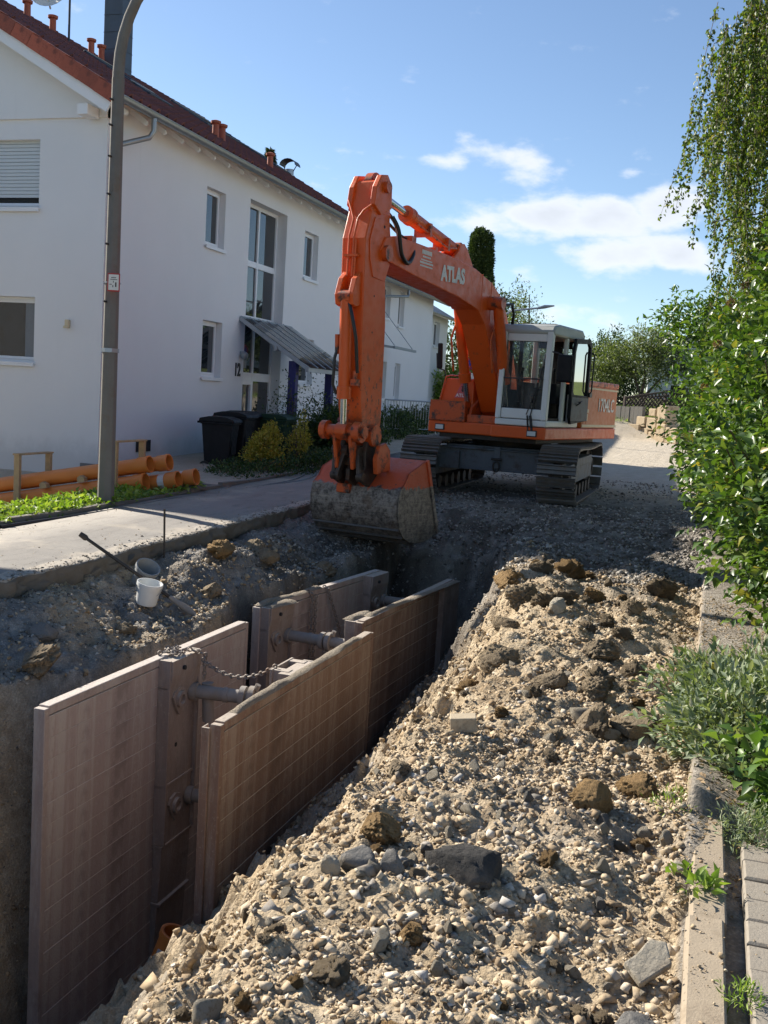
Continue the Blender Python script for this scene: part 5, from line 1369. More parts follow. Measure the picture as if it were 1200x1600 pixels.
# --- centre frame and slew ring
m = MB(); m.prism([(-.95, .44), (.95, .44), (.95, .80), (-.95, .80)], -.9, .9, 'y'); m.bx(.75, 1.05, -1.0, 1.0, .42, .76); m.bx(-1.05, -.75, -1.0, 1.0, .42, .76); m.bx(.90, 1.10, -.95, .95, .735, .765); m.bx(.90, 1.08, -.95, .95, .40, .43)
cf = part('centre_frame', m, 'under_grey', bevel=.012, ur=True)
for sx in (-1, 1):
    m = MB(); m.prism([(sx * .62, .40), (sx * .95, .40), (sx * .95, .62), (sx * .62, .70)], .8, 1.16, 'x'); part('frame_arm', m, 'under_grey', cf, bevel=.01, ur=True)
m = MB(); m.cyl((0, 0, .78), (0, 0, .93), .66, n=36); part('slew_ring', m, 'dark_steel', smooth=40)
m = MB()
for k in range(48): a = 2 * math.pi * k / 48; m.obox((math.cos(a) * .675, math.sin(a) * .675, .90), .045, .04, .06, (0, 0, a))
part('ring_teeth', m, 'dark_steel')
m = MB(); m.bx(1.06, 1.10, -.05, .05, .45, .80); 
part('tow_plate', m, 'under_grey', cf, bevel=.006, ur=True)
m = MB(); m.tube([(1.12, .05 * math.sin(t), .50 - .085 * math.cos(t) - .02) for t in [2 * math.pi * k / 14 for k in range(15)]], .016, 8, False); m.cyl((1.12, -.09, .60), (1.12, .09, .60), .02, n=8); part('shackle', m, 'dark_steel', cf, ur=True, smooth=50)

# --- superstructure
m = MB(); m.prism([(-2.60, -.98), (1.28, -.98), (1.28, .20), (1.46, .22), (1.46, 1.14), (-2.35, 1.14), (-2.60, .9)], .98, 1.17, 'z'); pf = part('platform', m, 'orange_paint', bevel=.02)
m = MB(); m.bx(-1.8, 1.2, -.8, .9, .90, .98); part('platform_keel', m, 'dark_steel', bevel=.01)
for (x, y) in ((1.285, -.76), (1.465, .92)):
    m = MB(); m.bx(x - .03, x + .012, y - .085, y + .085, 1.02, 1.12); l = part('work_light', m, 'black_metal', bevel=.006)
    m = MB(); m.bx(x + .013, x + .02, y - .068, y + .068, 1.035, 1.105); part('lens', m, 'lamp_glass', l)
# right-hand tank and tool locker (image left)
m = MB(); m.prism([(-.98, 1.17), (-.30, 1.17), (-.30, 1.88), (-.80, 1.88), (-.94, 1.45)], .05, 1.05, 'x'); tk = part('tank_locker', m, 'orange_paint', bevel=.02)
m = MB(); m.prism([(-.97, 1.172), (-.32, 1.172), (-.32, 1.50), (-.955, 1.50)], 1.05, 1.30, 'x'); part('step_box', m, 'orange_worn', tk, bevel=.012)
m = MB(); m.bx(1.052, 1.30, -.95, -.33, 1.50, 1.51); part('step_tread', m, 'orange_panel', tk)
m = MB(); m.tube([(1.08, -.90, 1.45), (1.08, -.80, 1.90), (.9, -.80, 1.93), (.2, -.80, 1.93)], .016, 8); part('handrail', m, 'orange_worn', tk, smooth=50)
m = MB(); m.prism([(-.64, 1.56), (-.34, 1.56), (-.47, 1.82), (-.51, 1.82)], 1.052, 1.058, 'x'); tri = part('decal', m, 'decal_pink', tk)
text('ATLAS', .075, 'lettering', (1.061, -.49, 1.60), (RAD(90), 0, RAD(90)), tk, 'decal_lettering', .001, .002, 1.1)
m = MB(); m.bx(1.058, 1.061, -.515, -.47, 1.68, 1.70); m.bx(1.058, 1.061, -.505, -.48, 1.66, 1.76); m.bx(1.058, 1.061, -.52, -.465, 1.74, 1.75); part('decal_figure', m, 'black_metal', tk)
# swing bearing cover and boom foot cheeks
m = MB(); m.bx(.1, 1.25, -.30, .24, 1.17, 1.30)
for y in (-.30, .20):
    m.prism([(.15, 1.3), (1.2, 1.3), (1.15, 1.42), (.75, 1.62), (.3, 1.66)], y, y + .05, 'y')
part('boom_foot', m, 'orange_worn', bevel=.012)
# engine hood and counterweight
m = MB(); m.prism([(-2.60, -.98), (-.32, -.98), (-.32, 1.13), (-2.35, 1.13), (-2.60, .92)], 1.17, 1.92, 'z'); hd = part('engine_hood', m, 'orange_panel', bevel=.03)
m = MB(); m.prism([(-2.60, -.98), (-.45, -.98), (-.45, 1.145), (-2.37, 1.145), (-2.615, .93)], 1.90, 1.99, 'z'); part('hood_lid', m, 'orange_worn', hd, bevel=.02)
m = MB(); m.bx(-2.37, -.34, 1.132, 1.139, 1.845, 1.875); m.bx(-2.37, -.34, 1.132, 1.139, 1.19, 1.235); part('side_stripe', m, 'stripe_cream', hd)
m = MB(); m.prism([(-2.95, -.7), (-2.60, -.97), (-2.60, .91), (-2.95, .6)], 1.10, 1.85, 'z'); part('counterweight', m, 'orange_panel', bevel=.05)
text('1704LC', .33, 'lettering', (-1.66, 1.137, 1.57), (RAD(90), 0, RAD(180)), hd, 'model_lettering', .002, .006, .95)
m = MB(); m.bx(-.62, -.55, 1.131, 1.138, 1.30, 1.42); m.bx(-.66, -.52, 1.131, 1.138, 1.44, 1.50); part('small_decal', m, 'stripe_cream', hd)
m = MB(); m.bx(-.98, -.55, 1.131, 1.135, 1.25, 1.84); m.bx(-.42, -.40, 1.13, 1.137, 1.25, 1.84); part('panel_joint', m, 'orange_panel', hd)
m = MB(); m.cyl((-1.2, -.5, 1.98), (-1.2, -.5, 2.25), .05, n=12); part('exhaust', m, 'dark_steel', hd, smooth=40)
# --- cab
cx0, cx1, cya, cyb, cz0, cz1 = -.12, 1.44, .27, 1.13, 1.18, 2.76
M['cab_white'] = simple('cab_white', (.74, .74, .71), .45, .12, 4)
simple('cab_roof', (.42, .43, .40), .5, .12, 4)
m = MB(); m.bx(cx0, cx1, cya, cyb, cz0, cz0 + .10); cb = part('cab', m, 'cab_white', bevel=.02)
m = MB(); m.prism([(cx0 - .02, 2.60), (cx1 - .08, 2.60), (cx1 - .04, 2.66), (cx1 - .12, 2.76), (cx1 - .35, 2.79), (cx0 + .1, 2.79), (cx0 - .02, 2.72)], cya - .01, cyb + .01, 'y'); part('cab_roof', m, 'cab_roof', cb, bevel=.03, smooth=40)
m = MB(); m.bx(.15, .95, .42, 1.0, 2.79, 2.815); part('roof_hatch', m, 'black_metal', cb, bevel=.01)
def post(p0, p1, w, d, name='cab_pillar', mat='cab_white'):
    q = MB(); q.bar(p0, p1, w, d, (1, 0, 0)); return part(name, q, mat, cb, bevel=.018)
fx0, fx1 = cx1 - .03, cx1 - .10
post((fx0, cya + .05, cz0 + .1), (fx1, cya + .05, 2.66), .09, .10); post((fx0, cyb - .05, cz0 + .1), (fx1, cyb - .05, 2.66), .10, .10)
post((cx0 + .05, cya + .05, cz0 + .1), (cx0 + .05, cya + .05, 2.62), .09, .12); post((cx0 + .05, cyb - .05, cz0 + .1), (cx0 + .05, cyb - .05, 2.62), .09, .12)
post((.64, cyb - .04, cz0 + .1), (.64, cyb - .04, 2.62), .07, .09)
m = MB(); m.bar((fx0, cya + .1, cz0 + .19), (fx0, cyb - .1, cz0 + .19), .06, .16, (0, 0, 1)); part('windscreen_sill', m, 'cab_white', cb, bevel=.015)
m = MB(); m.bar((fx1 + .005, cya + .1, 2.56), (fx1 + .005, cyb - .1, 2.56), .06, .12); part('windscreen_header', m, 'cab_white', cb, bevel=.015)
m = MB(); m.bar((fx0 + .015, cya + .1, 1.92), (fx0 + .015, cyb - .1, 1.92), .02, .025); part('screen_bar', m, 'black_metal', cb)
m = MB(); m.quad((fx0 + .012, cya + .09, cz0 + .26), (fx0 + .012, cyb - .09, cz0 + .26), (fx1 + .02, cyb - .09, 2.52), (fx1 + .02, cya + .09, 2.52)); part('windscreen', m, 'cab_glass', cb)
m = MB()
for (a, b) in (((fx0 + .014, cya + .095, cz0 + .27), (fx1 + .022, cya + .095, 2.51)), ((fx0 + .014, cyb - .095, cz0 + .27), (fx1 + .022, cyb - .095, 2.51))): m.bar(a, b, .02, .012, (1, 0, 0))
m.bar((fx0 + .014, cya + .09, cz0 + .275), (fx0 + .014, cyb - .09, cz0 + .275), .012, .02); m.bar((fx1 + .022, cya + .09, 2.505), (fx1 + .022, cyb - .09, 2.505), .012, .02)
part('seal', m, 'rubber', cb)
# inner dark liner frames so that the openings read as windows
m = MB(); m.bx(cx0 + .0, cx0 + .06, cya + .1, cyb - .1, cz0 + .1, 1.90); m.bx(cx0, cx0 + .06, cya + .1, cyb - .1, 2.48, 2.60); m.bx(cx0 + .0, cx0 + .06, .66, .72, 1.9, 2.48)
part('rear_panel', m, 'plastic_black', cb, bevel=.01)
m = MB(); m.bx(cx0 + .1, cx1 - .1, cya + .0, cya + .05, cz0 + .1, 1.75); m.bx(.55, .63, cya + .01, cya + .06, 1.75, 2.6); m.bx(1.0, 1.05, cya + .01, cya + .06, 1.75, 2.6); part('right_panel', m, 'plastic_black', cb, bevel=.01)
m = MB(); m.quad((cx0 + .1, cya + .02, 1.75), (cx1 - .1, cya + .02, 1.75), (cx1 - .14, cya + .02, 2.6), (cx0 + .1, cya + .02, 2.6)); part('side_pane', m, 'cab_glass', cb)
m = MB(); m.quad((cx0 + .02, cya + .1, 1.9), (cx0 + .02, cyb - .1, 1.9), (cx0 + .02, cyb - .1, 2.5), (cx0 + .02, cya + .1, 2.5)); part('rear_pane', m, 'cab_glass', cb)
m = MB(); m.bx(cx0 + .1, .38, cyb - .05, cyb - .01, cz0 + .1, 1.72); part('left_panel', m, 'cab_white', cb, bevel=.01)
m = MB(); m.quad((cx0 + .1, cyb - .02, 1.74), (.38, cyb - .02, 1.74), (.38, cyb - .02, 2.58), (cx0 + .1, cyb - .02, 2.58)); part('side_pane', m, 'cab_glass', cb)
m = MB(); m.bx(cx0, cx1 - .05, cya + .06, cyb - .06, cz0 + .1, cz0 + .14); part('cab_floor', m, 'plastic_black', cb)
# seat, consoles
m = MB(); m.bx(.10, .62, .48, .92, 1.66, 1.80); m.prism([(.10, 1.78), (.24, 1.80), (.10, 2.30), (.04, 2.42), (-.03, 2.40), (-.04, 2.2)], .50, .90, 'y'); m.bx(.15, .5, .55, .85, 1.32, 1.66); st_ = part('seat', m, 'seat_fabric', cb, bevel=.05)
m = MB(); m.prism([(-.0, 2.30), (.1, 2.32), (.06, 2.52), (-.04, 2.5)], .58, .82, 'y'); part('headrest', m, 'seat_fabric', st_, bevel=.04)
for y in (.40, .95):
    m = MB(); m.bx(.25, .75, y - .06, y + .06, 1.55, 1.88); m.cyl((.68, y, 1.88), (.72, y, 2.06), .018, n=8); m.cyl((.72, y, 2.06), (.725, y, 2.12), .03, n=10); part('console', m, 'plastic_black', cb, bevel=.02)
m = MB()
for y in (.58, .72): m.cyl((1.05, y, 1.3), (1.12, y, 1.72), .014, n=8); m.bx(1.08, 1.2, y - .04, y + .04, 1.36, 1.39)
part('travel_lever', m, 'black_metal', cb)
m = MB(); m.bx(1.1, 1.2, .86, .96, 1.95, 2.1); part('monitor', m, 'plastic_grey', cb, bevel=.01)
# door folded open against the side
m = MB(); dr = [(-.42, 1.30), (.40, 1.24), (.48, 1.34), (.48, 2.42), (.40, 2.62), (-.30, 2.66), (-.42, 2.58)]
dx, dy = .10, 1.17
ring = lambda k: [((x + .08) * k - .08, (z - 1.95) * (1 - (1 - k) * .55) + 1.95) for x, z in dr]
V = []; F = []
for y in (dy, dy + .05):
    for poly in (dr, [(-.34, 1.72), (.34, 1.72), (.405, 1.78), (.405, 2.40), (.35, 2.54), (-.27, 2.58), (-.34, 2.52)]):
        V += [(x + dx, y, z) for x, z in poly]
for i in range(7):
    j = (i + 1) % 7; F += [(i, j, 7 + j, 7 + i), (14 + i, 14 + j, 21 + j, 21 + i), (i, j, 14 + j, 14 + i), (7 + i, 7 + j, 21 + j, 21 + i)]
m.add(V, F); dor = part('cab_door', m, 'plastic_black', cb, bevel=.008)
m = MB(); m.quad(*[(x + dx, dy + .025, z) for x, z in [(-.34, 1.72), (.34, 1.72), (.405, 1.78), (.405, 2.40), (.35, 2.54), (-.27, 2.58), (-.34, 2.52)]]); part('door_pane', m, 'door_glass', dor)
m = MB(); m.bx(dx - .40, dx + .46, dy + .052, dy + .058, 1.30, 1.68); part('door_skin', m, 'under_grey', dor)
m = MB(); m.tube([(dx + .22, dy + .06, 1.55), (dx + .2, dy + .12, 1.6), (dx + .12, dy + .12, 1.62), (dx + .1, dy + .06, 1.6)], .012, 8); part('door_handle', m, 'black_metal', dor)
m = MB(); m.tube([(dx - .38, dy + .07, 1.75), (dx - .40, dy + .10, 1.8), (dx - .40, dy + .10, 2.4), (dx - .38, dy + .07, 2.45)], .014, 8); part('grab_rail', m, 'black_metal', dor, smooth=50)
m = MB(); m.bx(-.42, -.30, 1.13, 1.25, 1.70, 1.78); part('door_stop', m, 'black_metal', dor)
# mirrors, wiper
m = MB(); m.tube([(1.34, 1.08, 2.36), (1.42, 1.2, 2.34), (1.46, 1.33, 2.30)], .012, 8); part('mirror_arm', m, 'black_metal', cb, smooth=50)
m = MB(); m.obox((1.42, 1.36, 2.10), .07, .24, .42, (0, .05, .15)); part('mirror', m, 'plastic_black', cb, bevel=.03)
m = MB(); m.tube([(1.0, -.84, 1.88), (1.02, -.86, 2.0), (1.03, -1.0, 2.04), (1.03, -1.02, 2.28)], .013, 8); part('mirror_arm', m, 'black_metal', tk, smooth=50)
m = MB(); m.obox((1.03, -.96, 2.24), .05, .085, .42, (.03, .05, .2)); part('mirror', m, 'plastic_black', tk, bevel=.02)
m = MB(); m.bar((1.45, .86, 1.30), (1.40, 1.0, 2.12), .02, .018); m.bar((1.46, .93, 1.05), (1.452, .87, 1.35), .035, .03); m.bar((1.46, .86, 1.05), (1.452, .82, 1.35), .02, .02); m.bar((1.45, .80, 1.36), (1.41, .99, 1.98), .012, .014); part('wiper', m, 'rubber', cb)

# --- boom
m = MB(); boom_poly = [(.15, 1.36), (.22, 1.58), (.55, 2.25), (.98, 2.92), (1.30, 3.20), (1.70, 3.36), (2.35, 3.49), (3.2, 3.545), (4.25, 3.56), (4.85, 3.56), (5.14, 3.50), (5.26, 3.32), (5.10, 3.22), (4.3, 3.13), (2.9, 3.01), (2.15, 2.90), (1.86, 2.70), (1.40, 2.10), (.86, 1.36), (.60, 1.22), (.30, 1.20)]
m.prism(boom_poly, BC - .20, BC + .20, 'y'); bo = part('boom', m, 'orange_paint', bevel=.012)
m = MB(); m.cyl((1.72, BC - .34, 3.04), (1.72, BC + .34, 3.04), .105, n=20); m.cyl((1.72, BC - .41, 3.04), (1.72, BC + .41, 3.04), .06, n=16); part('pin_boss', m, 'orange_worn', bo, smooth=40)
m = MB(); m.cyl((.45, BC - .30, 1.42), (.45, BC + .30, 1.42), .10, n=18); part('foot_pin', m, 'orange_worn', bo, smooth=40)
for y in (BC - .14, BC + .09): 
    m = MB(); m.prism([(2.25, 3.46), (2.55, 3.74), (2.66, 3.80), (2.80, 3.78), (2.84, 3.68), (3.05, 3.52)], y, y + .05, 'y'); part('cylinder_bracket', m, 'orange_paint', bo, bevel=.008)
m = MB(); m.bx(1.68, 1.70, BC - .206, BC + .206, 2.74, 3.36); m.bx(2.05, 2.06, BC - .205, BC + .205, 2.88, 3.44); part('weld_band', m, 'orange_paint', bo, bevel=.003)
text('ATLAS', .285, 'lettering', (3.12, BC + .205, 3.285), (RAD(90), RAD(-3), RAD(180)), bo, 'brand_lettering', .003, .014, .95)
for k, (wd, hh) in enumerate(((.30, .055), (.24, .022), (.34, .016), (.40, .024), (.38, .02))):
    m = MB(); zz = (3.475, 3.415, 3.37, 3.335, 3.29)[k]
    nb = (7, 5, 9, 11, 9)[k]; x = 3.98 + wd / 2
    for q in range(nb):
        ww = wd / nb; m.bx(x - ww * (q + .82), x - ww * q, BC + .2005, BC + .203, zz - hh / 2, zz + hh / 2)
    part('owner_lettering', m, 'lettering', bo)
# boom cylinders
def cylinder(name, p0, p1, r, split, rod_r, flip=False):
    """barrel from p1 down to the split, rod on to p0"""
    p0 = Vector(p0); p1 = Vector(p1); s = p1.lerp(p0, split)
    m = MB(); m.cyl(p1, s, r, n=20); m.cyl(s, s + (p0 - p1).normalized() * .10, r * 1.18, n=20); m.cyl(s - (p0 - p1).normalized() * .0, s - (p0 - p1).normalized() * .05, r * 1.22, n=20)
    c = part(name, m, 'orange_paint', smooth=40)
    m = MB(); m.cyl(s, p0, rod_r, n=16); part('piston_rod', m, 'chrome', c, smooth=40)
    m = MB(); ax = Vector((0, 1, 0))
    for p, w in ((p0, r * 1.0), (p1, r * 1.1)): m.cyl(p - ax * w, p + ax * w, r * 1.15, n=18)
    part('eye', m, 'orange_worn', c, smooth=40)
    return c
for y in (BC - .34, BC + .34):
    c = cylinder('boom_cylinder', (1.02, y, 1.24), (1.72, y, 3.04), .085, .62, .045)
    m = MB(); m.tube([(1.60, y + .0, 2.98), (1.66, y - .11, 2.5), (1.50, y - .11, 1.98)], .018, 8); part('oil_line', m, 'orange_worn', c, smooth=50)
m = MB(); 
for y in (BC - .42, BC + .24): m.prism([(.92, 1.17), (1.16, 1.17), (1.12, 1.30), (1.02, 1.36), (.94, 1.30)], y, y + .06, 'y'); m.prism([(.92, 1.17), (1.16, 1.17), (1.12, 1.30), (1.02, 1.36), (.94, 1.30)], y + .12, y + .18, 'y')
part('cylinder_foot', m, 'orange_worn', bevel=.008)
c = cylinder('stick_cylinder', (5.18, BC, 4.08), (2.72, BC, 3.70), .098, .60, .052)
m = MB(); m.tube([(4.15, BC + .11, 3.83), (3.2, BC + .12, 3.66), (2.9, BC + .12, 3.7)], .016, 8); m.bx(3.15, 3.21, BC - .11, BC + .14, 3.62, 3.80); m.bx(3.75, 3.81, BC - .11, BC + .14, 3.72, 3.90); part('oil_line', m, 'orange_worn', c, smooth=50)
# --- stick
m = MB(); stick_poly = [(5.02, 3.98), (5.10, 4.16), (5.24, 4.20), (5.38, 4.14), (5.46, 3.84), (5.60, 3.42), (5.59, 3.16), (5.55, 2.2), (5.48, 1.38), (5.40, 1.06), (5.22, .90), (5.02, .92), (4.93, 1.16), (4.96, 2.4), (5.03, 2.98), (4.94, 3.18), (4.94, 3.44), (5.0, 3.7)]
m.prism(stick_poly, BC - .165, BC + .165, 'y'); sk = part('stick', m, 'orange_stick', bevel=.014)
for y in (BC - .20, BC + .13):
    m = MB(); m.prism([(5.04, 3.86), (5.06, 4.14), (5.18, 4.25), (5.34, 4.22), (5.45, 4.06), (5.49, 3.84), (5.30, 3.74)], y, y + .07, 'y'); part('fork_ear', m, 'orange_paint', sk, bevel=.01)
m = MB(); m.cyl((5.2, BC - .05, 4.13), (5.2, BC + .05, 4.13), .15, n=22); part('pin_roller', m, 'orange_worn', sk, smooth=40)
m = MB(); m.cyl((5.22, BC - .25, 4.09), (5.22, BC + .25, 4.09), .07, n=16); m.cyl((5.12, BC - .25, 3.30), (5.12, BC + .25, 3.30), .10, n=18); part('pin_boss', m, 'orange_worn', sk, smooth=40)
m = MB()
def frontline(pts_): m.tube(pts_, .014, 8)
frontline([(5.50, BC + .17, 3.83), (5.53, BC + .08, 3.76), (5.56, BC + .02, 3.66), (5.625, BC + .02, 3.44), (5.63, BC + .02, 2.95)])
frontline([(5.47, BC - .18, 3.90), (5.53, BC - .10, 3.78), (5.56, BC - .04, 3.66), (5.625, BC - .05, 3.44), (5.63, BC - .05, 2.95)])
frontline([(5.625, BC + .05, 3.40), (5.63, BC + .05, 2.95)]); m.bx(5.585, 5.655, BC - .10, BC + .10, 3.19, 3.22)
part('oil_line', m, 'orange_paint', sk, smooth=50)
m = MB(); m.bx(5.21, 5.495, BC - .168, BC - .12, 3.77, 3.80); m.bx(4.99, 5.50, BC + .12, BC + .169, 3.77, 3.80); part('weld_band', m, 'orange_paint', sk, bevel=.004)
# cheek plate on the side
m = MB(); m.prism([(5.06, 3.70), (5.40, 3.70), (5.50, 3.42), (5.48, 3.20), (5.38, 2.98), (5.14, 2.96), (5.02, 3.22), (5.02, 3.48)], BC + .165, BC + .178, 'y'); part('cheek_plate', m, 'orange_paint', sk, bevel=.004)
m = MB(); m.cyl((5.16, BC + .176, 3.62), (5.16, BC + .18, 3.62), .02, n=10); m.cyl((5.3, BC + .164, 2.75), (5.3, BC + .168, 2.75), .012, n=8); m.cyl((5.3, BC + .164, 2.3), (5.3, BC + .168, 2.3), .012, n=8); part('drain_hole', m, 'interior_dark', sk)
for y in (BC - .13, BC + .06):
    m = MB(); m.prism([(5.50, 3.02), (5.58, 3.02), (5.70, 2.92), (5.77, 2.72), (5.74, 2.60), (5.66, 2.58), (5.54, 2.62)], y, y + .07, 'y'); part('cylinder_lug', m, 'orange_paint', sk, bevel=.008)
c = cylinder('bucket_cylinder', (5.60, BC - .0, 1.06), (5.69, BC, 2.70), .078, .70, .042)
m = MB(); m.tube([(5.72, BC + .06, 2.62), (5.76, BC + .13, 2.48), (5.70, BC + .17, 2.2), (5.62, BC + .17, 1.78)], .022, 8); part('rubber_hose', m, 'hose', c, smooth=50)
m = MB(); m.tube([(5.66, BC - .10, 2.1), (5.70, BC - .12, 1.95), (5.70, BC - .125, 1.62), (5.66, BC - .09, 1.5)], .02, 8); part('rubber_hose', m, 'hose', c, smooth=50)
m = MB(); m.cyl((5.68, BC - .11, 2.24), (5.66, BC - .11, 2.0), .03, n=10); part('hose_joint', m, 'orange_worn', c, smooth=40)
m = MB(); m.cyl((5.62, BC + .14, 1.80), (5.62, BC + .14, 1.68), .03, n=10); m.bx(5.56, 5.66, BC + .10, BC + .18, 1.62, 1.70); part('hose_joint', m, 'orange_worn', c, smooth=40)
# hoses over the knee
for pts_, r_ in (([(4.98, BC + .18, 3.78), (4.90, BC + .24, 3.62), (4.78, BC + .24, 3.34), (4.55, BC + .22, 3.26), (4.36, BC + .19, 3.42), (4.32, BC + .1, 3.58)], .028),
              ([(4.98, BC + .08, 3.86), (4.84, BC + .16, 3.70), (4.70, BC + .18, 3.40), (4.56, BC + .16, 3.34), (4.42, BC + .12, 3.48), (4.30, BC + .04, 3.60)], .024),
              ([(4.98, BC - .05, 3.84), (4.75, BC + .0, 3.74), (4.55, BC + .05, 3.64), (4.3, BC + .05, 3.60)], .02)):
    P = [Vector(p) for p in pts_]; Q = []
    for i in range(len(P) - 1):
        a, b, c_, d = P[max(i - 1, 0)], P[i], P[i + 1], P[min(i + 2, len(P) - 1)]
        for t in range(6): t /= 6; Q.append(.5 * ((2 * b) + (-a + c_) * t + (2 * a - 5 * b + 4 * c_ - d) * t * t + (-a + 3 * b - 3 * c_ + d) * t ** 3))
    Q.append(P[-1]); m = MB(); m.tube(Q, r_, 8); part('rubber_hose', m, 'hose', bo, smooth=60)
m = MB(); m.bx(4.2, 4.34, BC - .1, BC + .14, 3.565, 3.65); m.bx(3.5, 3.56, BC - .12, BC + .12, 3.555, 3.62); part('hose_clamp', m, 'orange_worn', bo, bevel=.006)
m = MB(); m.tube([(1.62, BC + .40, 3.02), (1.45, BC + .46, 3.06), (1.30, BC + .44, 2.92), (1.25, BC + .40, 2.6), (1.1, BC + .38, 2.3)], .024, 8); part('rubber_hose', m, 'hose', bo, smooth=60)
# --- bucket linkage
m = MB(); m.cyl((5.56, BC - .30, 1.05), (5.56, BC + .30, 1.05), .075, n=18); m.cyl((5.56, BC - .32, 1.05), (5.56, BC - .24, 1.05), .12, n=18); m.cyl((5.56, BC + .16, 1.05), (5.56, BC + .26, 1.05), .13, n=18); m.cyl((5.56, BC - .08, 1.05), (5.56, BC + .08, 1.05), .11, n=18)
lk = part('link_pin', m, 'orange_worn', smooth=40)
m = MB(); m.cyl((5.2, BC - .26, 1.0), (5.2, BC + .26, 1.0), .14, n=20); part('stick_end', m, 'orange_worn', sk, smooth=40)
for y in (BC - .24, BC + .20):
    m = MB(); m.bar((5.56, y, 1.05), (5.16, y, 1.02), .05, .13, (0, 0, 1)); part('side_link', m, 'orange_worn', lk, bevel=.01)
for y in (BC - .13, BC + .10):
    m = MB(); m.bar((5.56, y, 1.05), (5.44, y, .58), .05, .12, (1, 0, 0)); part('drop_link', m, 'orange_worn', lk, bevel=.012)
m = MB(); m.prism([(5.02, 1.02), (5.28, 1.04), (5.36, .80), (5.34, .58), (5.0, .58), (4.94, .8)], BC - .19, BC - .12, 'y'); m.prism([(5.02, 1.02), (5.28, 1.04), (5.36, .80), (5.34, .58), (5.0, .58), (4.94, .8)], BC + .14, BC + .21, 'y'); m.bx(4.98, 5.34, BC - .12, BC + .14, .60, .72)
cp = part('quick_coupler', m, 'link_steel', bevel=.014)
for y, tilt in ((BC - .20, .1), (BC - .06, -.25), (BC + .12, .3)):
    m = MB(); m.bar((5.40, y, .80), (5.47, y + tilt * .3, .46), .055, .09, (1, 0, 0)); m.cyl((5.40, y - .045, .80), (5.40, y + .045, .80), .065, n=14); m.cyl((5.46, y + tilt * .3 - .045, .48), (5.46, y + tilt * .3 + .045, .48), .06, n=14); part('coupler_hook', m, 'link_steel', cp, bevel=.01)
for y in (BC + .30,):
    m = MB(); m.prism([(4.95, .56), (5.30, .52), (5.34, .72), (5.26, .88), (5.10, .92), (4.98, .82)], y, y + .06, 'y'); part('bucket_ear', m, 'orange_worn', cp, bevel=.012)
# --- bucket: wide ditching bucket, its back to the camera
prof = [(4.50, .70), (4.74, .62), (4.98, .545), (5.08, .42), (5.20, .34), (5.245, .18), (5.235, .0), (5.17, -.16), (5.05, -.28), (4.86, -.36), (4.62, -.39), (4.38, -.385), (4.06, -.30)]
hw = .66; m = MB(); V = []; F = []; n = len(prof); cen = (4.62, .12)
inn = [(x + (cen[0] - x) * .05, z + (cen[1] - z) * .05) for x, z in prof]
for y in (-.03 - hw, -.03 + hw):
    V += [(x, y, z) for x, z in prof] + [(x, y, z) for x, z in inn]
for i in range(n - 1):
    F += [(i, i + 1, 2 * n + i + 1, 2 * n + i), (n + i, n + i + 1, 3 * n + i + 1, 3 * n + i)]
F += [(0, n, 3 * n, 2 * n), (n - 1, 2 * n - 1, 4 * n - 1, 3 * n - 1)]
m.add(V, F); bk = part('bucket', m, 'bucket_steel', smooth=35)
for y in (-.03 - hw, -.03 + hw - .03):
    m = MB(); m.prism(prof, y, y + .03, 'y'); part('side_plate', m, 'bucket_steel', bk, bevel=.004)
    m = MB(); s = .012 if y > 0 else -.012
    m.bar((4.50, y + .015 + s, .70), (4.06, y + .015 + s, -.30), .05, .07, (1, 0, 0)); part('side_cutter', m, 'bucket_steel', bk, bevel=.006)
m = MB(); m.bar((4.08, -.03 - hw - .01, -.305), (4.08, -.03 + hw + .01, -.305), .20, .03, (.3, 0, 1)); part('cutting_edge', m, 'track_steel', bk, bevel=.004)
for k in range(4):
    x, z = ((5.16, -.17), (5.06, -.275), (4.9, -.35), (4.72, -.385))[k]; m = MB(); d = Vector((x - cen[0], 0, z - cen[1])).normalized() * .012
    m.bar((x + d.x, -.03 - hw + .01, z + d.z), (x + d.x, -.03 + hw - .01, z + d.z), .012, .035, (1, 0, -1)); part('wear_strip', m, 'track_steel', bk)
m = MB(); m.bx(5.03, 5.26, BC - .26, BC - .06, .24, .36); part('lug_plate', m, 'orange_worn', bk, bevel=.01)
for y in (BC - .21, BC - .02, BC + .18): m = MB(); m.prism([(4.95, .54), (5.22, .34), (5.40, .42), (5.40, .56), (5.25, .68), (5.0, .66)], y - .03, y + .03, 'y'); part('bucket_lug', m, 'link_steel', bk, bevel=.01)
# ------------------------------------------------------------------ foliage
def unit(a): return a / np.maximum(np.linalg.norm(a, axis=-1, keepdims=True), 1e-9)
def leaf_mesh(name, P, D, N, L, Wd, mat, fold=.25, curl=.15):
    """one folded, slightly drooping blade per point: 5 vertices, 4 triangles"""
    n = len(P); D = unit(D); S = unit(np.cross(D, N)); N = np.cross(S, D)
    L = np.broadcast_to(L, (n,))[:, None]; Wd = np.broadcast_to(Wd, (n,))[:, None]
    mid = P + D * L * .48
    V = np.stack([P, mid + S * Wd * .5 + N * Wd * fold, mid - N * L * .02, mid - S * Wd * .5 + N * Wd * fold, P + D * L - N * L * curl], 1).reshape(-1, 3)
    b = (np.arange(n) * 5)[:, None, None]
    F = (np.array([[0, 2, 1], [0, 3, 2], [2, 4, 1], [2, 3, 4]])[None] + b).reshape(-1, 3)
    return mesh_np(name, V, F, mat)
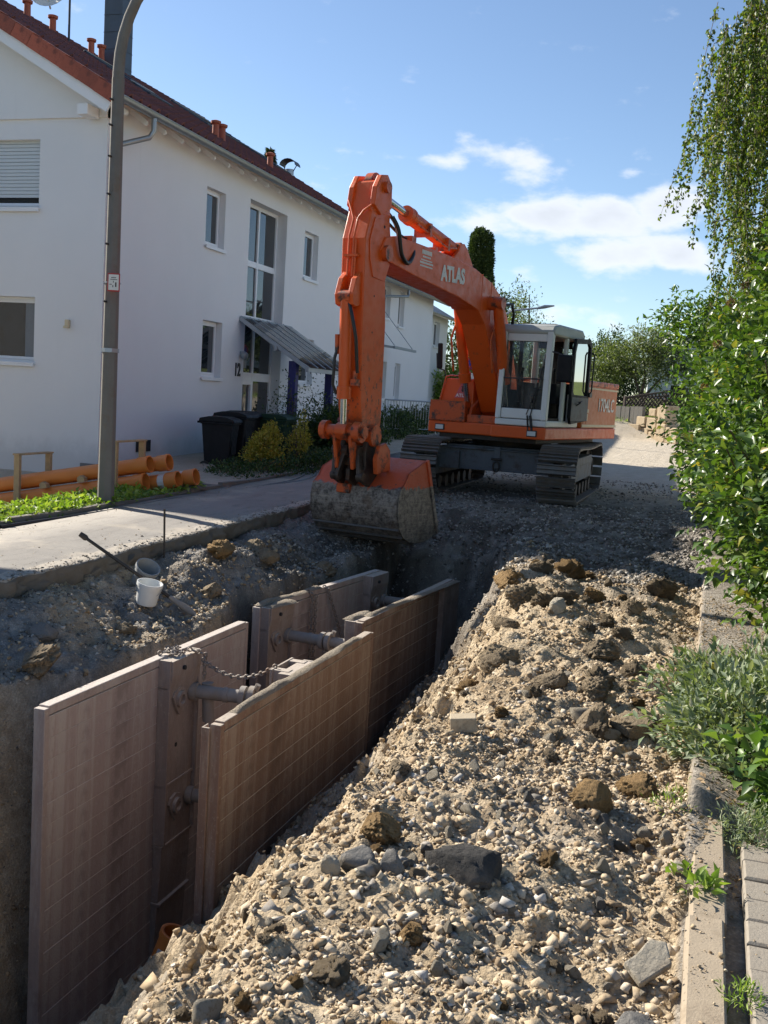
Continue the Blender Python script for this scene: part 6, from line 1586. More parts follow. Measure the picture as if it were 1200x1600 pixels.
def blob_points(n, blobs, shell=.55, lump=.18, seed=0):
    """points in the outer shell of a union of lumpy ellipsoids, with outward directions"""
    w = np.array([(b[3] * b[4] + b[4] * b[5] + b[3] * b[5]) for b in blobs]); k = RNG.choice(len(blobs), n, p=w / w.sum()); B = np.array(blobs)[k]
    d = unit(RNG.normal(size=(n, 3))); r = (shell + (1 - shell) * RNG.random(n) ** .6)
    l = 1 + lump * (np.sin(d[:, 0] * 5 + k * 1.3 + seed) + np.sin(d[:, 1] * 6 + k * 2.1) + np.sin(d[:, 2] * 7 + k)) / 1.5 + lump * .6 * np.sin(d[:, 0] * 13 + d[:, 2] * 11 + k)
    P = B[:, :3] + d * B[:, 3:6] * (r * l)[:, None]
    out = unit(d / B[:, 3:6])
    # drop points buried deep inside another blob
    keep = np.ones(n, bool)
    for i, b in enumerate(blobs):
        q = (((P - np.array(b[:3])) / np.array(b[3:6])) ** 2).sum(1); keep &= ~((q < shell * shell * .6) & (k != i))
    return P[keep], out[keep]
def foliage(name, n, blobs, mat, L, Wd, parent=None, shell=.55, lump=.18, up=.3, droop=0.0, jit=.9, cut=None, fold=.25, curl=.15):
    P, O = blob_points(n, blobs, shell, lump)
    if cut is not None: k = cut(P); P, O = P[k], O[k]
    m = len(P); D = unit(O + jit * RNG.normal(size=(m, 3)) + np.array([0, 0, up - droop]))
    N = unit(np.array([0, 0, 1.0]) + O * .5 + .5 * RNG.normal(size=(m, 3)))
    ll = L * RNG.uniform(.6, 1.25, m); return link(name, leaf_mesh(name, P, D, N, ll, ll * Wd, M[mat], fold, curl), parent)
def stems(name, parent, pairs, mat='bark', r0=.02, r1=.006):
    m = MB()
    for a, b in pairs:
        a = Vector(a); b = Vector(b); mid = a.lerp(b, .5) + Vector((random.uniform(-.1, .1), random.uniform(-.1, .1), random.uniform(-.02, .05))) * (b - a).length; m.tube([a, mid, b], [r0, (r0 + r1) / 2, r1], 6)
    return m.build(name, M[mat], parent, smooth=60)

# --- big shrub hedge on the right, overhanging the kerb
hg = empty('hedge_shrub', (1.0, 9.0, 0), (0, 0, 0), 'large sunlit green leafy shrub overhanging the kerb on the right', 'shrub')
HB = [(.95, 7.35, 1.05, 1.05, .9, .75), (1.0, 8.3, 1.45, 1.20, 1.2, 1.1), (.95, 9.4, 1.3, 1.20, 1.2, 1.15), (1.05, 8.6, 2.30, 1.02, 1.2, .75), (.95, 10.6, 1.6, 1.25, 1.3, 1.45), (1.0, 12.0, 1.5, 1.30, 1.3, 1.5), (1.1, 13.4, 1.7, 1.35, 1.3, 1.6), (1.1, 10.2, 2.7, .95, 1.2, .75), (1.2, 12.0, 2.8, 1.0, 1.3, .8), (1.15, 6.95, 1.75, .78, .7, .6), (1.15, 9.3, 3.0, .9, 1.3, .75), (1.2, 11.2, 3.4, .9, 1.2, .7), (1.0, 6.75, .72, .72, .75, .5), (1.0, 7.6, .62, .85, .9, .45)]
HB = [(a - .90, b - 9.0, *c) for a, b, *c in HB]
foliage('foliage', 92000, HB, 'leaf_hedge', .084, .58, hg, shell=.62, lump=.10, up=.1, jit=.75, cut=lambda P: (P[:, 0] < .25) & (P[:, 2] > .2 + .25 * np.sin(P[:, 1] * 4) * 0))
stems('branch', hg, [((random.uniform(0, .5), random.uniform(-2, 4), 0), (random.uniform(-.9, .1), random.uniform(-2.2, 4.5), random.uniform(.8, 2.6))) for _ in range(40)], r0=.022)
P, O = blob_points(3000, HB, .85, .1); kk = (P[:, 0] < -.2)
P = P[kk][:120]; stl = []
D = unit(O[kk][:120] + .6 * RNG.normal(size=(len(P), 3)) + np.array([0, 0, .4])); NN = 9
Q = np.repeat(P, NN, 0) + np.repeat(D, NN, 0) * np.tile(np.linspace(.02, .28, NN), len(P))[:, None]
link('young_shoot', leaf_mesh('young_shoot', Q, np.repeat(D, NN, 0) + .9 * RNG.normal(size=Q.shape), unit(RNG.normal(size=Q.shape) + np.array([0, 0, 1.5])), .07, .04, M['leaf_laurel']), hg)
for q in (( -.95, -.3, 2.55), (-.85, .2, 2.75), (-1.02, -.6, 2.2), (-1.1, .6, 1.9)):
    d = RNG.normal(size=(40, 3)); fo = link('withered_flower', leaf_mesh('withered_flower', np.array(q) + unit(d) * .012, unit(d), unit(RNG.normal(size=(40, 3))), .032, .02, M['dry_leaf']), hg)

# --- weeping birch behind it
bt = empty('birch_tree', (2.0, 13.6, .3), (0, 0, 0), 'weeping birch with long hanging leafy strands at the right edge', 'tree')
m = MB(); m.tube([(0, 0, -.3), (.05, .0, 2.5), (-.05, .1, 5.0), (.1, 0, 7.5), (.0, 0, 10.0)], [.20, .17, .13, .08, .03], 12); m.build('trunk', M['birch_bark'], bt, smooth=60)
limb = MB(); SP = []; SL_ = []
for i in range(120):
    a = RNG.uniform(0, 2 * math.pi); z0 = RNG.uniform(2.8, 9.2); reach = RNG.uniform(.7, 2.5) * (1 if z0 < 7 else .72)
    if i < 70: a = math.pi + RNG.uniform(-1.2, 1.2)
    e = Vector((math.cos(a) * reach, math.sin(a) * reach, 0)); rise = RNG.uniform(.3, 1.0)
    p0 = Vector((0, 0, z0)); pts_ = [p0 + e * t + Vector((0, 0, rise * math.sin(t * 2.2) * 1.0)) for t in (0, .25, .5, .75, 1.0)]
    limb.tube(pts_, [.032, .024, .016, .010, .005], 5)
    for k in range(RNG.integers(7, 13)):
        t = RNG.uniform(.3, 1.0); SP.append(p0 + e * t + Vector((0, 0, rise * math.sin(t * 2.2)))); SL_.append(RNG.uniform(.7, 2.2) * (1.0 if t > .5 else .7))
for i in range(1100):                     # outer curtain of hanging strands towards the lane
    u = RNG.random() ** .8; x_ = -2.3 + 3.3 * u; low = i % 3 == 0; SP.append(Vector((x_ + RNG.normal(0, .1), RNG.uniform(-2.0, 1.2), min(9.5, 5.45 + (x_ + 2.3) * RNG.uniform(.2, 2.0))))) if not low else SP.append(Vector((x_ + .35, RNG.uniform(-2, 1), RNG.uniform(3.2, 5.2)))); SL_.append(RNG.uniform(.8, 2.3))
    if i % 4 == 0: limb.tube([SP[-1], SP[-1] + Vector((.5, .2, .25)), Vector((0, 0, SP[-1].z - .6))], [.004, .010, .03], 5)
limb.build('limb', M['bark'], bt, smooth=60)
tw = MB(); LP = []; LD = []
for s, L in zip(SP, SL_):
    L = min(L, s.z - 1.3)
    if L < .3: continue
    dx, dy = RNG.normal(0, .10, 2); dr = Vector((dx - .05, dy, -1)); ph = RNG.uniform(0, 6)
    f = lambda t: s + dr * L * t + Vector((math.sin(t * 5 + ph), math.cos(t * 4 + ph), 0)) * .05 * t
    tw.tube([f(0), f(.5), f(1)], [.004, .003, .0015], 3, False)
    n = int(L * 78)
    for t in np.sort(RNG.random(n)): LP.append(f(t)); LD.append((RNG.normal(0, .8), RNG.normal(0, .8), -1.0 + RNG.normal(0, .45)))
tw.build('twig', M['bark'], bt)
LP = np.array(LP) + RNG.normal(0, .022, (len(LP), 3)); LD = np.array(LD)
kv = LP[:, 0] < 1.2; LP, LD = LP[kv], LD[kv]
link('crown', leaf_mesh('crown', LP, LD, unit(RNG.normal(size=LP.shape) + np.array([-.6, -.4, .3])), RNG.uniform(.04, .066, len(LP)), .036, M['leaf_birch']), bt)

# --- leafy young tree between birch and hedge
ft = empty('garden_tree', (1.1, 17.5, .4), (0, 0, 0), 'leafy green tree between the birch and the hedge with a branch over the lane', 'tree')
m = MB(); m.tube([(0, 0, -.3), (-.05, 0, 1.2), (.05, .1, 2.4)], [.10, .08, .05], 10); m.build('trunk', M['bark'], ft, smooth=60)
foliage('crown', 16000, [(-.3, 0, 2.3, 1.4, 1.6, 1.2), (-1.0, -.6, 2.6, .9, .9, .65), (-1.55, -.3, 2.75, .75, .6, .32), (.2, .8, 3.1, 1.2, 1.2, .9), (-.5, -.5, 1.3, 1.2, 1.3, .8)], 'leaf_laurel', .10, .45, ft, shell=.4, lump=.25, up=.1, cut=lambda P: P[:, 0] < .7)
stems('branch', ft, [((0, 0, 1.5 + .2 * i), (random.uniform(-1.6, .6), random.uniform(-1, 1.2), 2.2 + .25 * i)) for i in range(9)], r0=.03)
stems('branch', ft, [((-.4, 0, 2.2), (-2.1, -.3, 2.85))], r0=.025, r1=.008)

# --- grey-leaved sage, bindweed and weeds at the path end
sg_ = empty('sage_plant', (.40, 5.35, 0), (0, 0, 0), 'grey-green sage clump spilling over the kerb', 'plant')
foliage('foliage', 22000, [(0, .25, .12, .46, .60, .34), (-.12, -.25, .10, .36, .42, .30), (.3, -.1, .15, .45, .6, .36), (-.22, .35, .08, .26, .4, .24)], 'leaf_sage', .062, .36, sg_, shell=.4, lump=.22, up=.55, jit=.7, cut=lambda P: P[:, 2] > -.02, fold=.2)
stems('stem', sg_, [((random.uniform(-.2, .3), random.uniform(-.3, .4), 0), (random.uniform(-.45, .5), random.uniform(-.6, .7), random.uniform(.2, .42))) for _ in range(40)], 'stem', .005, .002)
m = MB(); m.obox((-.28, .15, .36), .02, .02, .03); m.build('yellow_flower', M['leaf_yellow'], sg_)
bw = empty('leafy_plant', (.55, 4.45, 0), (0, 0, 0), 'broad-leaved green plant at the end of the paving', 'plant')
foliage('foliage', 1500, [(0, 0, .20, .30, .30, .26), (.15, .15, .3, .3, .3, .26), (-.02, -.12, .12, .22, .2, .14)], 'leaf_laurel', .085, .62, bw, shell=.4, lump=.25, up=.25, cut=lambda P: P[:, 2] > .0)
stems('stem', bw, [((random.uniform(-.1, .2), random.uniform(-.1, .2), 0), (random.uniform(-.25, .35), random.uniform(-.25, .35), random.uniform(.15, .45))) for _ in range(18)], 'stem', .005, .002)
wd = empty('yarrow_weed', (.28, 4.15, 0), (0, 0, 0), 'small feathery blue-green weed in front of the leafy plant', 'weed')
foliage('foliage', 700, [(0, 0, .05, .11, .13, .10)], 'leaf_sage', .03, .22, wd, shell=.2, up=.7)
for i, (x, y, s, lb) in enumerate(((.10, 3.62, .075, 'small green seedling rooted in the kerb joint'), (.23, 2.95, .06, 'tuft of grass in the joint beside the paving, lower'), (-.02, 4.35, .10, 'feathery weed on the earth left of the plants'), (.12, 4.55, .09, 'light green weed below the sage clump'))):
    w = empty('weed', (x, y, .0), (0, 0, 0), lb, 'weed'); foliage('foliage', 160 if i else 60, [(0, 0, .02, s, s * 1.2, s * .6)], 'leaf_weed', .03 if i else .05, .18 if i else .5, w, shell=.2, up=.9)
# dry litter under the plants
n = 2600; x = RNG.uniform(-.12, .7, n); y = RNG.uniform(3.5, 9.5, n); Pn = np.stack([x, y, ground_z(x, y) + .012], -1)
o = link('leaf_litter', leaf_mesh('leaf_litter', Pn, RNG.normal(size=(n, 3)) * np.array([1, 1, .2]), unit(np.array([0, 0, 1.0]) + .4 * RNG.normal(size=(n, 3))), RNG.uniform(.015, .04, n), .016, M['dry_leaf'])); tag(o, 'dry brown leaf litter around the kerb and plants', 'leaf litter', kind='stuff')

# --- grass and weeds on the verge
def grass(label, n, x0, x1, y0, y1, h, mat, w=.008):
    x = RNG.uniform(x0, x1, n); y = RNG.uniform(y0, y1, n); k = fbm(x, y, 2.0, 3, .6, 44) + .2 * RNG.normal(size=n) > -.25; x, y = x[k], y[k]; m_ = len(x)
    Pn = np.stack([x, y, np.maximum(ground_z(x, y), base_z(y) - .35) - .01], -1); D = unit(RNG.normal(0, .35, (m_, 3)) + np.array([0, 0, 1.0])); L = h * RNG.uniform(.4, 1.2, m_)
    o = link('grass', leaf_mesh('grass', Pn, D, unit(RNG.normal(size=(m_, 3))), L, w, M[mat], .1, .3)); return tag(o, label, 'grass', kind='stuff')
grass('short green grass on the verge in front of the pipes', 9000, -8.2, -7.22, 5.5, 14.0, .10, 'leaf_weed')
n = 7000; x = RNG.uniform(-7.95, -7.14, n); y = RNG.uniform(6, 13.9, n); k = fbm(x, y, 2.3, 3, .6, 47) + .15 * RNG.normal(size=n) > -.15; x, y = x[k], y[k]
Pn = np.stack([x, y, base_z(y) + RNG.uniform(.01, .08, len(x))], -1)
o = link('broadleaf_weeds', leaf_mesh('broadleaf_weeds', Pn, unit(RNG.normal(size=Pn.shape) + np.array([.3, -.3, .2])), unit(RNG.normal(0, .4, Pn.shape) + np.array([0, 0, 1.0])), RNG.uniform(.05, .11, len(x)), .05, M['leaf_weed'])); tag(o, 'broad-leaved weeds carpeting the verge around the lamp post', 'weeds', kind='stuff')

# --- front garden by the entrance
def shrub(name, label, loc, n, blobs, mat, L, Wd, **k):
    r = empty(name, loc, (0, 0, 0), label, k.pop('cat', 'shrub')); fm = foliage('foliage', n, blobs, mat, L, Wd, r, **k)
    hh = max(b[2] + b[5] for b in blobs); ww = max(b[3] for b in blobs)
    stems('stem', r, [((random.uniform(-.1, .1), random.uniform(-.1, .1), -.05), (random.uniform(-ww, ww) * .7, random.uniform(-ww, ww) * .7, hh * random.uniform(.5, .95))) for _ in range(9)], 'bark', .014, .004)
    return r
shrub('golden_shrub', 'bright yellow-green dwarf shrub in front of the green bin', (-7.95, 17.7, .1), 4600, [(0, 0, .42, .28, .28, .44), (-.12, -.12, .28, .27, .27, .30), (.06, .1, .62, .18, .18, .26), (.2, -.05, .22, .2, .2, .22)], 'leaf_yellow', .06, .5, shell=.45, lump=.2, up=.7)
shrub('golden_shrub', 'slim dull yellow shrub right of the bright one', (-7.85, 19.0, .12), 1800, [(0, 0, .42, .2, .2, .46), (.0, .25, .5, .17, .17, .5)], 'leaf_yellow', .055, .45, shell=.45, up=.9)
shrub('ground_cover', 'low dark green ground cover along the bed edge', (-7.7, 17.2, .08), 16000, [(0, 0, .02, .75, 1.3, .24), (.25, 1.6, .04, .75, 1.2, .26), (.1, 3.0, .06, .8, 1.2, .30), (-.5, .4, .0, .6, 1.2, .22)], 'leaf_dark', .07, .5, shell=.6, up=.6, cut=lambda P: P[:, 2] > -.05, cat='ground cover')
hy = shrub('hydrangea', 'hydrangea bush with pink flower heads beside the bucket', (-7.95, 21.6, .15), 6500, [(0, 0, .55, .72, .9, .58), (-.1, -.6, .4, .5, .5, .42), (.2, .9, .5, .6, .6, .5)], 'leaf_dark', .10, .62, shell=.5, up=.3)
for q in ((.35, -.75, .92), (.45, -.35, .80), (.55, -.2, 1.02), (.2, -1.0, .65), (.6, .3, .72), (.58, -.55, .55)):
    d = unit(RNG.normal(size=(150, 3))); link('flower_head', leaf_mesh('flower_head', np.array(q) + d * .075, d + .3 * RNG.normal(size=(150, 3)), unit(RNG.normal(size=(150, 3))), .04, .035, M['petal_pink']), hy)
shrub('rose_bush', 'tall sparse rose bush in front of the entrance door', (-9.2, 21.3, .1), 500, [(0, 0, 1.1, .5, .7, .75), (.1, .3, 1.4, .35, .5, .5)], 'leaf_dark', .07, .5, shell=.1, lump=.3)
shrub('rose_bush', 'tall sparse bush between the blue canopy posts', (-8.9, 23.4, .15), 1700, [(0, 0, .7, .7, 1.3, .75), (.1, .8, 1.2, .5, .8, .65), (0, -.8, 1.2, .4, .5, .55)], 'leaf_dark', .08, .45, shell=.1, lump=.35)
shrub('evergreen_bush', 'dark evergreen bush filling the bed behind the yellow shrubs', (-8.6, 20.8, .1), 9000, [(0, 0, .5, .6, 1.2, .6), (.3, 1.6, .5, .6, 1.0, .6), (.1, 3.2, .55, .7, 1.2, .65)], 'leaf_dark', .075, .5, shell=.45, up=.4)
shrub('low_hedge', 'low dark hedge behind the railing near the far house', (-8.9, 30.5, .45), 7000, [(0, 0, .35, .6, 1.6, .5), (.1, 2.5, .4, .6, 1.8, .5), (.1, -2.0, .35, .6, 1.2, .5)], 'leaf_dark', .10, .5, shell=.55, up=.3)
# ------------------------------------------------------------------ end of the lane
gy_ = lambda y: float(base_z(y))
# sandstone block wall, blocks single
sw_ = empty('stone_wall', (-1.95, 36.8, gy_(36.6)), (0, 0, RAD(-48)), 'low wall of yellow sandstone blocks at the end of the lane', 'wall')
def sblock(x0, x1, z0, z1, y0=0.0, d=.5):
    m = MB(); m.bx(x0 + .01, x1 - .01, y0 + random.uniform(-.03, .03), y0 + d, z0 + .008, z1 - .008); o = m.build('stone_block', M['sandstone'], sw_, bevel=.03); return o
for row in ([(-1.6, -.95, .0, .52), (-.93, -.30, .0, .42), (-.28, .25, .0, .30), (.0, .0, 0, 0)], [(-.93, -.45, .43, .80), (-.43, .12, .33, .78), (.14, .55, .33, .72)], [(.10, .55, .80, 1.18), (-.30, .08, .82, 1.10)]):
    for r in row:
        if r[1] > r[0]: sblock(*r)
for r in ((.58, 1.05, -.05, .60), (.58, 1.0, .62, 1.22), (1.08, 1.7, -.05, .50)): sblock(*r, y0=-.35, d=.6)
# concrete palisade left of it
ps = empty('palisade', (-3.5, 38.2, gy_(36.9)), (0, 0, RAD(-38)), 'row of grey concrete palisades on a yellow stone base', 'palisade')
m = MB(); m.bx(0, .19, 0, .16, .5, 1.12); pme = m.mesh('palisade_post', M['edging'])
for k in range(12): link('palisade_post', pme, ps, (-1.0 + k * .2, random.uniform(-.015, .015), random.uniform(-.02, .02)))
for k in range(4): m = MB(); m.bx(-1.05 + k * .62, -.46 + k * .62, -.12, .2, -.1, .5); m.build('base_block', M['sandstone'], ps, bevel=.02)
def lattice(label, p0, p1, h, step=.16):
    """crossing slats between two points"""
    p0 = Vector(p0); p1 = Vector(p1); d = p1 - p0; L = math.hypot(d.x, d.y); r = empty('lattice_fence', p0, (0, 0, math.atan2(d.y, d.x)), label, 'fence'); sl_ = d.z / L
    Z = lambda x: x * sl_; n = int((L + h) / step)
    for s in (1, -1):
        for k in range(n + 1):
            x0 = k * step - (h if s > 0 else 0); x1 = x0 + h
            a, b = max(0, x0), min(L, x1)
            if b - a < .05: continue
            za, zb = (a - x0, b - x0) if s > 0 else (h - (a - x0), h - (b - x0)); m = MB(); m.bar((a, .012 * s, Z(a) + za), (b, .012 * s, Z(b) + zb), .018, .04, (0, 0, 1)); m.build('slat', M['fence_brown'], r)
    for z in (0, h): m = MB(); m.bar((0, 0, z), (L, 0, Z(L) + z), .06, .06); m.build('rail', M['fence_brown'], r)
    for x in np.arange(0, L + .01, max(1.2, L / max(1, round(L / 1.8)))): m = MB(); m.bx(x - .04, x + .04, -.04, .04, Z(x) - .3, Z(x) + h + .06); m.build('post', M['fence_brown'], r)
    return r
simple('fence_brown', (.05, .032, .024), .8, .3, 10)
GZ_ = lambda x, y: float(ground_z(x, y))
lattice('dark brown lattice fence at the back of the garden lawn', (-7.5, 45.5, GZ_(-7.5, 45.5) + .1), (2.0, 45.0, GZ_(-1, 45) + .15), .8, .2)
lattice('dark brown lattice fence climbing the bank by the stone wall', (-3.1, 38.2, GZ_(-3.1, 38.2) + .0), (-.4, 41.0, GZ_(-.6, 41) + .45), .75, .17)
# grass on the garden bank
n = 9000; x = RNG.uniform(-6, 1.5, n); y = RNG.uniform(37.6, 45, n); Pn = np.stack([x, y, ground_z(x, y)], -1)
o = link('grass', leaf_mesh('grass', Pn, unit(RNG.normal(0, .3, (n, 3)) + np.array([0, 0, 1.0])), unit(RNG.normal(size=(n, 3))), RNG.uniform(.06, .16, n), .03, M['leaf_weed'], .1, .3)); tag(o, 'mown lawn on the garden bank beyond the stone wall', 'grass', kind='stuff')

def tree(name, label, loc, trunk, blobs, n, mat, L, Wd, limbs=(), **k):
    r = empty(name, loc, (0, 0, 0), label, 'tree'); m = MB(); m.tube(*trunk, 8)
    m.build('trunk', M['bark'], r, smooth=60)
    if limbs: stems('limb', r, limbs, 'bark', .07, .02)
    foliage('crown', n, blobs, mat, L, Wd, r, **k); return r
tree('apple_tree', 'grey-green apple tree with forked trunk on the lawn', (-2.75, 41.5, 1.35), ([(0, 0, -.3), (.05, 0, .6), (.0, 0, 1.0)], [.13, .11, .09]),
     [(-.2, 0, 2.4, 1.4, 1.3, .95), (-1.2, .1, 2.1, 1.0, 1.0, .8), (.9, 0, 2.3, 1.1, 1.0, .75), (.2, .2, 3.0, 1.0, 1.0, .6), (-1.6, -.1, 1.6, .6, .7, .6), (1.7, 0, 2.0, .6, .7, .4)], 17000, 'leaf_apple', .11, .42,
     [((.05, 0, .7), (-.45, 0, 2.2)), ((.05, 0, .8), (.9, .1, 1.9)), ((.9, .1, 1.7), (1.7, .1, 2.1)), ((0, 0, .9), (-.1, .2, 2.6)), ((-.3, 0, 1.6), (-1.2, .1, 2.2))], shell=.3, lump=.3, up=.3)
tree('dark_tree', 'darker bushy tree left of the apple tree', (-4.9, 47, 1.7), ([(0, 0, -.3), (0, 0, 1.2)], [.15, .1]), [(0, 0, 1.9, 1.3, 1.3, 1.4), (-.9, 0, 1.4, .9, 1, 1.0), (.8, 0, 1.2, .9, 1, .9)], 9000, 'leaf_dark', .14, .45, shell=.35, lump=.28)
tree('bright_bush', 'bright green bush behind the excavator tank', (-11.2, 46.2, 1.0), ([(0, 0, -.3), (0, 0, .8)], [.1, .07]), [(0, 0, 1.3, 1.2, 1.1, 1.1), (.9, 0, 1.0, .9, 1, .8), (-.6, 0, .8, .8, .8, .8)], 6000, 'leaf_weed', .16, .5, shell=.35, lump=.28)
tree('street_tree', 'tree behind the excavator boom foot', (-10.2, 50, 1.2), ([(0, 0, -.3), (0, 0, 3.0)], [.18, .1]), [(0, 0, 3.6, 1.5, 1.5, 2.0), (.6, 0, 2.0, 1.3, 1.3, 1.3), (-.4, 0, 5.0, .9, .9, 1.0)], 9000, 'leaf_dark', .16, .45, shell=.3, lump=.3)
tree('street_tree', 'airy small tree showing above the cab beside the far lamp', (-8.3, 46, 1.1), ([(0, 0, -.3), (0, 0, 3.4)], [.14, .07]), [(0, 0, 4.0, 1.0, 1.0, 1.2), (-.3, 0, 5.0, .6, .7, .8), (.4, 0, 2.9, 1.0, 1, .9)], 2600, 'leaf_apple', .13, .42, [((0, 0, 2), (.5, 0, 4)), ((0, 0, 2.4), (-.5, 0, 4.6)), ((0, 0, 3), (.0, .2, 5.4))], shell=.1, lump=.35)
# clipped columnar conifer
cy = empty('columnar_conifer', (-13.85, 60, 1.2), (0, 0, 0), 'dense dark columnar conifer standing behind the boom', 'tree')
m = MB(); m.tube([(0, 0, -.3), (0, 0, 5), (0, 0, 9.5)], [.2, .14, .04], 8); m.build('trunk', M['bark'], cy, smooth=60)
foliage('crown', 60000, [(0, 0, 2.2, .80, .80, 2.2), (0, 0, 4.6, .84, .84, 2.4), (.02, 0, 7.2, .84, .84, 2.2), (0, 0, 8.9, .76, .76, 1.65)], 'leaf_conifer', .17, .40, cy, shell=.5, lump=.05, up=.6, jit=.5)
# spruce tip above the roof
sp = empty('spruce_tree', (-20.7, 45, .9), (0, 0, 0), 'tip of a dark spruce showing above the roof ridge', 'tree')
m = MB(); m.tube([(0, 0, -.3), (0, 0, 6), (0, 0, 11.9)], [.25, .14, .02], 8); m.build('trunk', M['bark'], sp, smooth=60)
Pp = []; Dd = []
for i in range(5200):
    z = 2 + 9.8 * RNG.random() ** .8; rr = (12.0 - z) * .24 * RNG.random() ** .4 * (.75 + .25 * math.sin(z * 9)); a = RNG.uniform(0, 6.283); Pp.append((math.cos(a) * rr, math.sin(a) * rr, z)); Dd.append((math.cos(a), math.sin(a), -.25 + RNG.normal(0, .3)))
link('crown', leaf_mesh('crown', np.array(Pp), np.array(Dd), unit(RNG.normal(size=(5200, 3)) + np.array([0, 0, 1.])), .26, .07, M['leaf_conifer']), sp)
for i, (x, y, s, mt, lb) in enumerate(((-17, 66, 1.3, 'leaf_dark', 'dark garden tree far behind the white houses'), (-7.0, 68, 1.25, 'leaf_dark', 'dark tree far up the lane behind the cab'), (-2.0, 70, 1.35, 'leaf_apple', 'pale tree far behind the apple tree'), (3.5, 64, 1.5, 'leaf_dark', 'dark tree far behind the grey house'), (-11.5, 72, 1.2, 'leaf_apple', 'pale tree far behind the street trees'), (9, 60, 1.5, 'leaf_dark', 'dark tree far right beyond the hedge'))):
    tree('distant_tree', lb, (x, y, gy_(y)), ([(0, 0, -.3), (0, 0, 2.0 * s)], [.2, .12]), [(0, 0, 2.6 * s, 1.7 * s, 1.6 * s, 1.5 * s), (-1.2 * s, 0, 1.9 * s, 1.1 * s, 1.1 * s, 1.1 * s), (1.3 * s, 0, 2.0 * s, 1.1 * s, 1.1 * s, 1.1 * s)], 5000, mt, .24, .5, shell=.35, lump=.3)
# grey house beyond the garden
gh = empty('grey_house', (-1.2, 52, 1.6), (0, 0, RAD(4)), 'grey rendered house with dark roof half hidden behind the apple tree', 'house')
e = Wall((-2.0, 0, 0), (1, 0, 0), (0, -1, 0)); wn_ = [(1.0, 1.9, .5, 1.5), (3.6, 4.6, .5, 1.5), (4.2, 5.2, 3.0, 4.0)]
e.build(gh, 'wall', 'plaster_grey', 0, 9.0, -.5, 2.6, wn_[:2])
for h in wn_[:2]: e.window(gh, *h)
m = MB(); m.prism([(-2.0, 2.6), (7.0, 2.6), (2.5, 5.4)], .0, .3, 'y'); m.bx(-2.0, -1.75, .3, 8, -.5, 2.6); m.bx(6.75, 7.0, .3, 8, -.5, 2.6); m.build('gable', M['plaster_grey'], gh)
k_ = 2.8 / 4.5
m = MB(); m.prism([(-2.5, 2.6 - .5 * k_), (-2.5, 2.75 - .5 * k_), (2.5, 5.58), (7.5, 2.75 - .5 * k_), (7.5, 2.6 - .5 * k_), (2.5, 5.42)], -.5, 8.3, 'y'); rf = m.build('roof', M['slate'], gh)
m = MB(); m.bar((-2.5, -.52, 2.62 - .5 * k_), (2.5, -.52, 5.45), .04, .16); m.bar((7.5, -.52, 2.62 - .5 * k_), (2.5, -.52, 5.45), .04, .16); m.build('barge_board', M['black_metal'], rf)
m = MB(); m.cyl((-.9, .3, 3.4), (-.9, .3, 5.3), .025, n=6)
for z, w in ((5.2, .7), (5.05, .5), (4.9, .6)): m.cyl((-.9 - w / 2, .3, z), (-.9 + w / 2, .3, z), .012, n=5)
an = m.build('antenna', M['galvanised'], rf)
c = Vector((-1.35, -.1, 3.55)); d_ = Vector((-.6, -.75, .3)).normalized(); m = MB(); m.tube([c, c + d_ * .04, c + d_ * .1], [.05, .25, .38], 16, False); m.bar(c, c + Vector((.2, .3, -.4)), .04, .04); m.build('satellite_dish', M['plastic_grey'], rf, smooth=50)
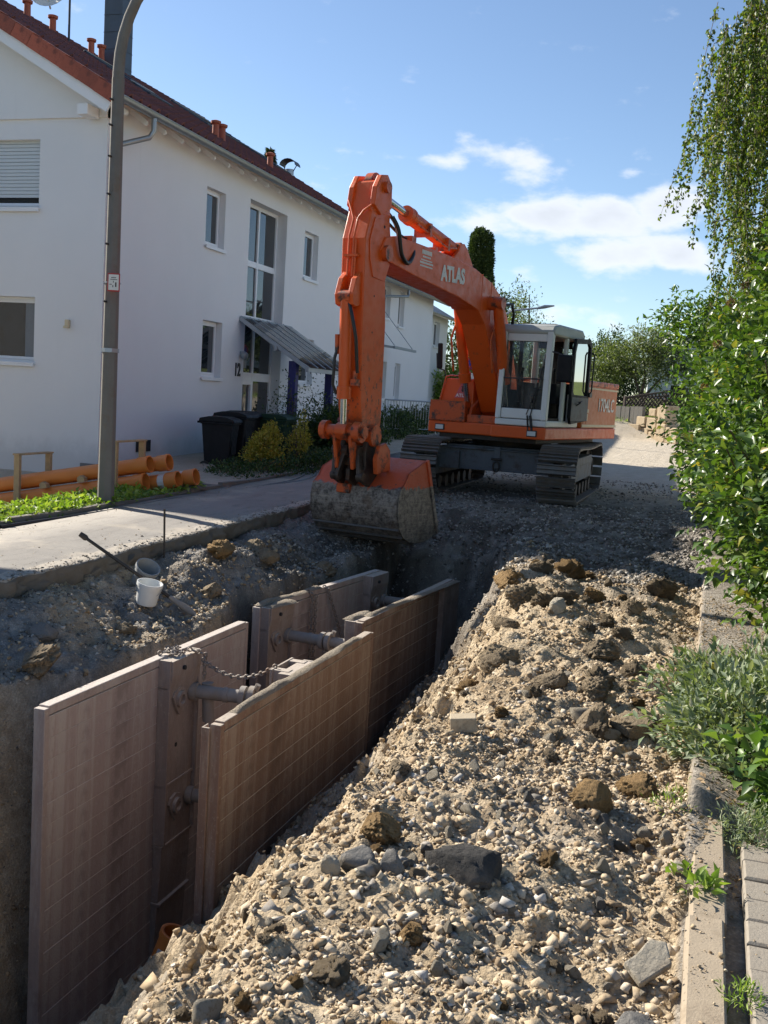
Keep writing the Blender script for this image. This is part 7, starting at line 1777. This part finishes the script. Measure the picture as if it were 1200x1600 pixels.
# far street lamp
fl = empty('street_lamp', (-6.6, 32.5, gy_(32.5)), (0, 0, 0), 'slim street lamp with slanting arm behind the excavator cab', 'street lamp')
m = MB(); m.tube([(0, 0, -.2), (0, 0, 3.9)], [.06, .045], 10); m.tube([(0, 0, 3.85), (.25, .05, 4.0), (1.1, .1, 4.12)], .03, 8); m.build('post', M['galvanised'], fl, smooth=50)
m = MB(); m.tube([(1.05, .1, 4.11), (1.25, .1, 4.16), (1.55, .12, 4.2)], [.04, .06, .02], 10); m.build('lamp_head', M['zinc'], fl, smooth=50)
# no-stopping sign
ns = empty('road_sign', (-6.92, 30.2, gy_(30)), (0, 0, RAD(12)), 'round blue no-stopping sign with red border behind the boom', 'sign')
m = MB(); m.cyl((0, 0, -.2), (0, 0, 2.5), .03, n=8); m.build('post', M['galvanised'], ns)
for zc in (2.28,):
    m = MB(); m.cyl((0, -.05, zc), (0, -.035, zc), .23, n=28); dsc = m.build('disc', M['sign_red'], ns)
    m = MB(); m.cyl((0, -.056, zc), (0, -.0505, zc), .185, n=28); m.build('field', M['sign_blue'], dsc)
    for a in (.785, -.785): m = MB(); m.obox((0, -.058, zc), .40, .003, .045, (0, a, 0)); m.build('cross_bar', M['sign_red'], dsc)
m = MB(); m.bx(-.2, .2, -.05, -.04, 1.72, 1.98); m.build('plate', M['sign_white'], ns)
# railing by the far house
rl = empty('railing', (-8.9, 29.5, gy_(30)), (0, 0, 0), 'grey steel railing in front of the far house', 'railing')
for x0, y0, x1, y1 in ((-.2, -1.0, .7, 1.5), (.7, 1.5, 1.6, 6.5)):
    L = math.hypot(x1 - x0, y1 - y0); m = MB(); m.cyl((x0, y0, 1.05), (x1, y1, 1.05), .022, n=8); m.cyl((x0, y0, .2), (x1, y1, .2), .016, n=8); m.build('rail', M['zinc'], rl)
    for k in range(int(L / .14)):
        t = k * .14 / L; m = MB(); big = k % 9 == 0; m.cyl((x0 + (x1 - x0) * t, y0 + (y1 - y0) * t, -.2 if big else .2), (x0 + (x1 - x0) * t, y0 + (y1 - y0) * t, 1.05), .022 if big else .009, n=6); m.build('baluster', M['zinc'], rl)
m = MB(); m.bx(-9.7, -9.0, 31.0, 34, .3, 1.15); m.bx(-9.75, -8.95, 30.95, 34.05, 1.15, 1.2); o = m.build('garden_wall', M['plinth'], bevel=.01); tag(o, 'low grey concrete wall beside the far house steps', 'wall')
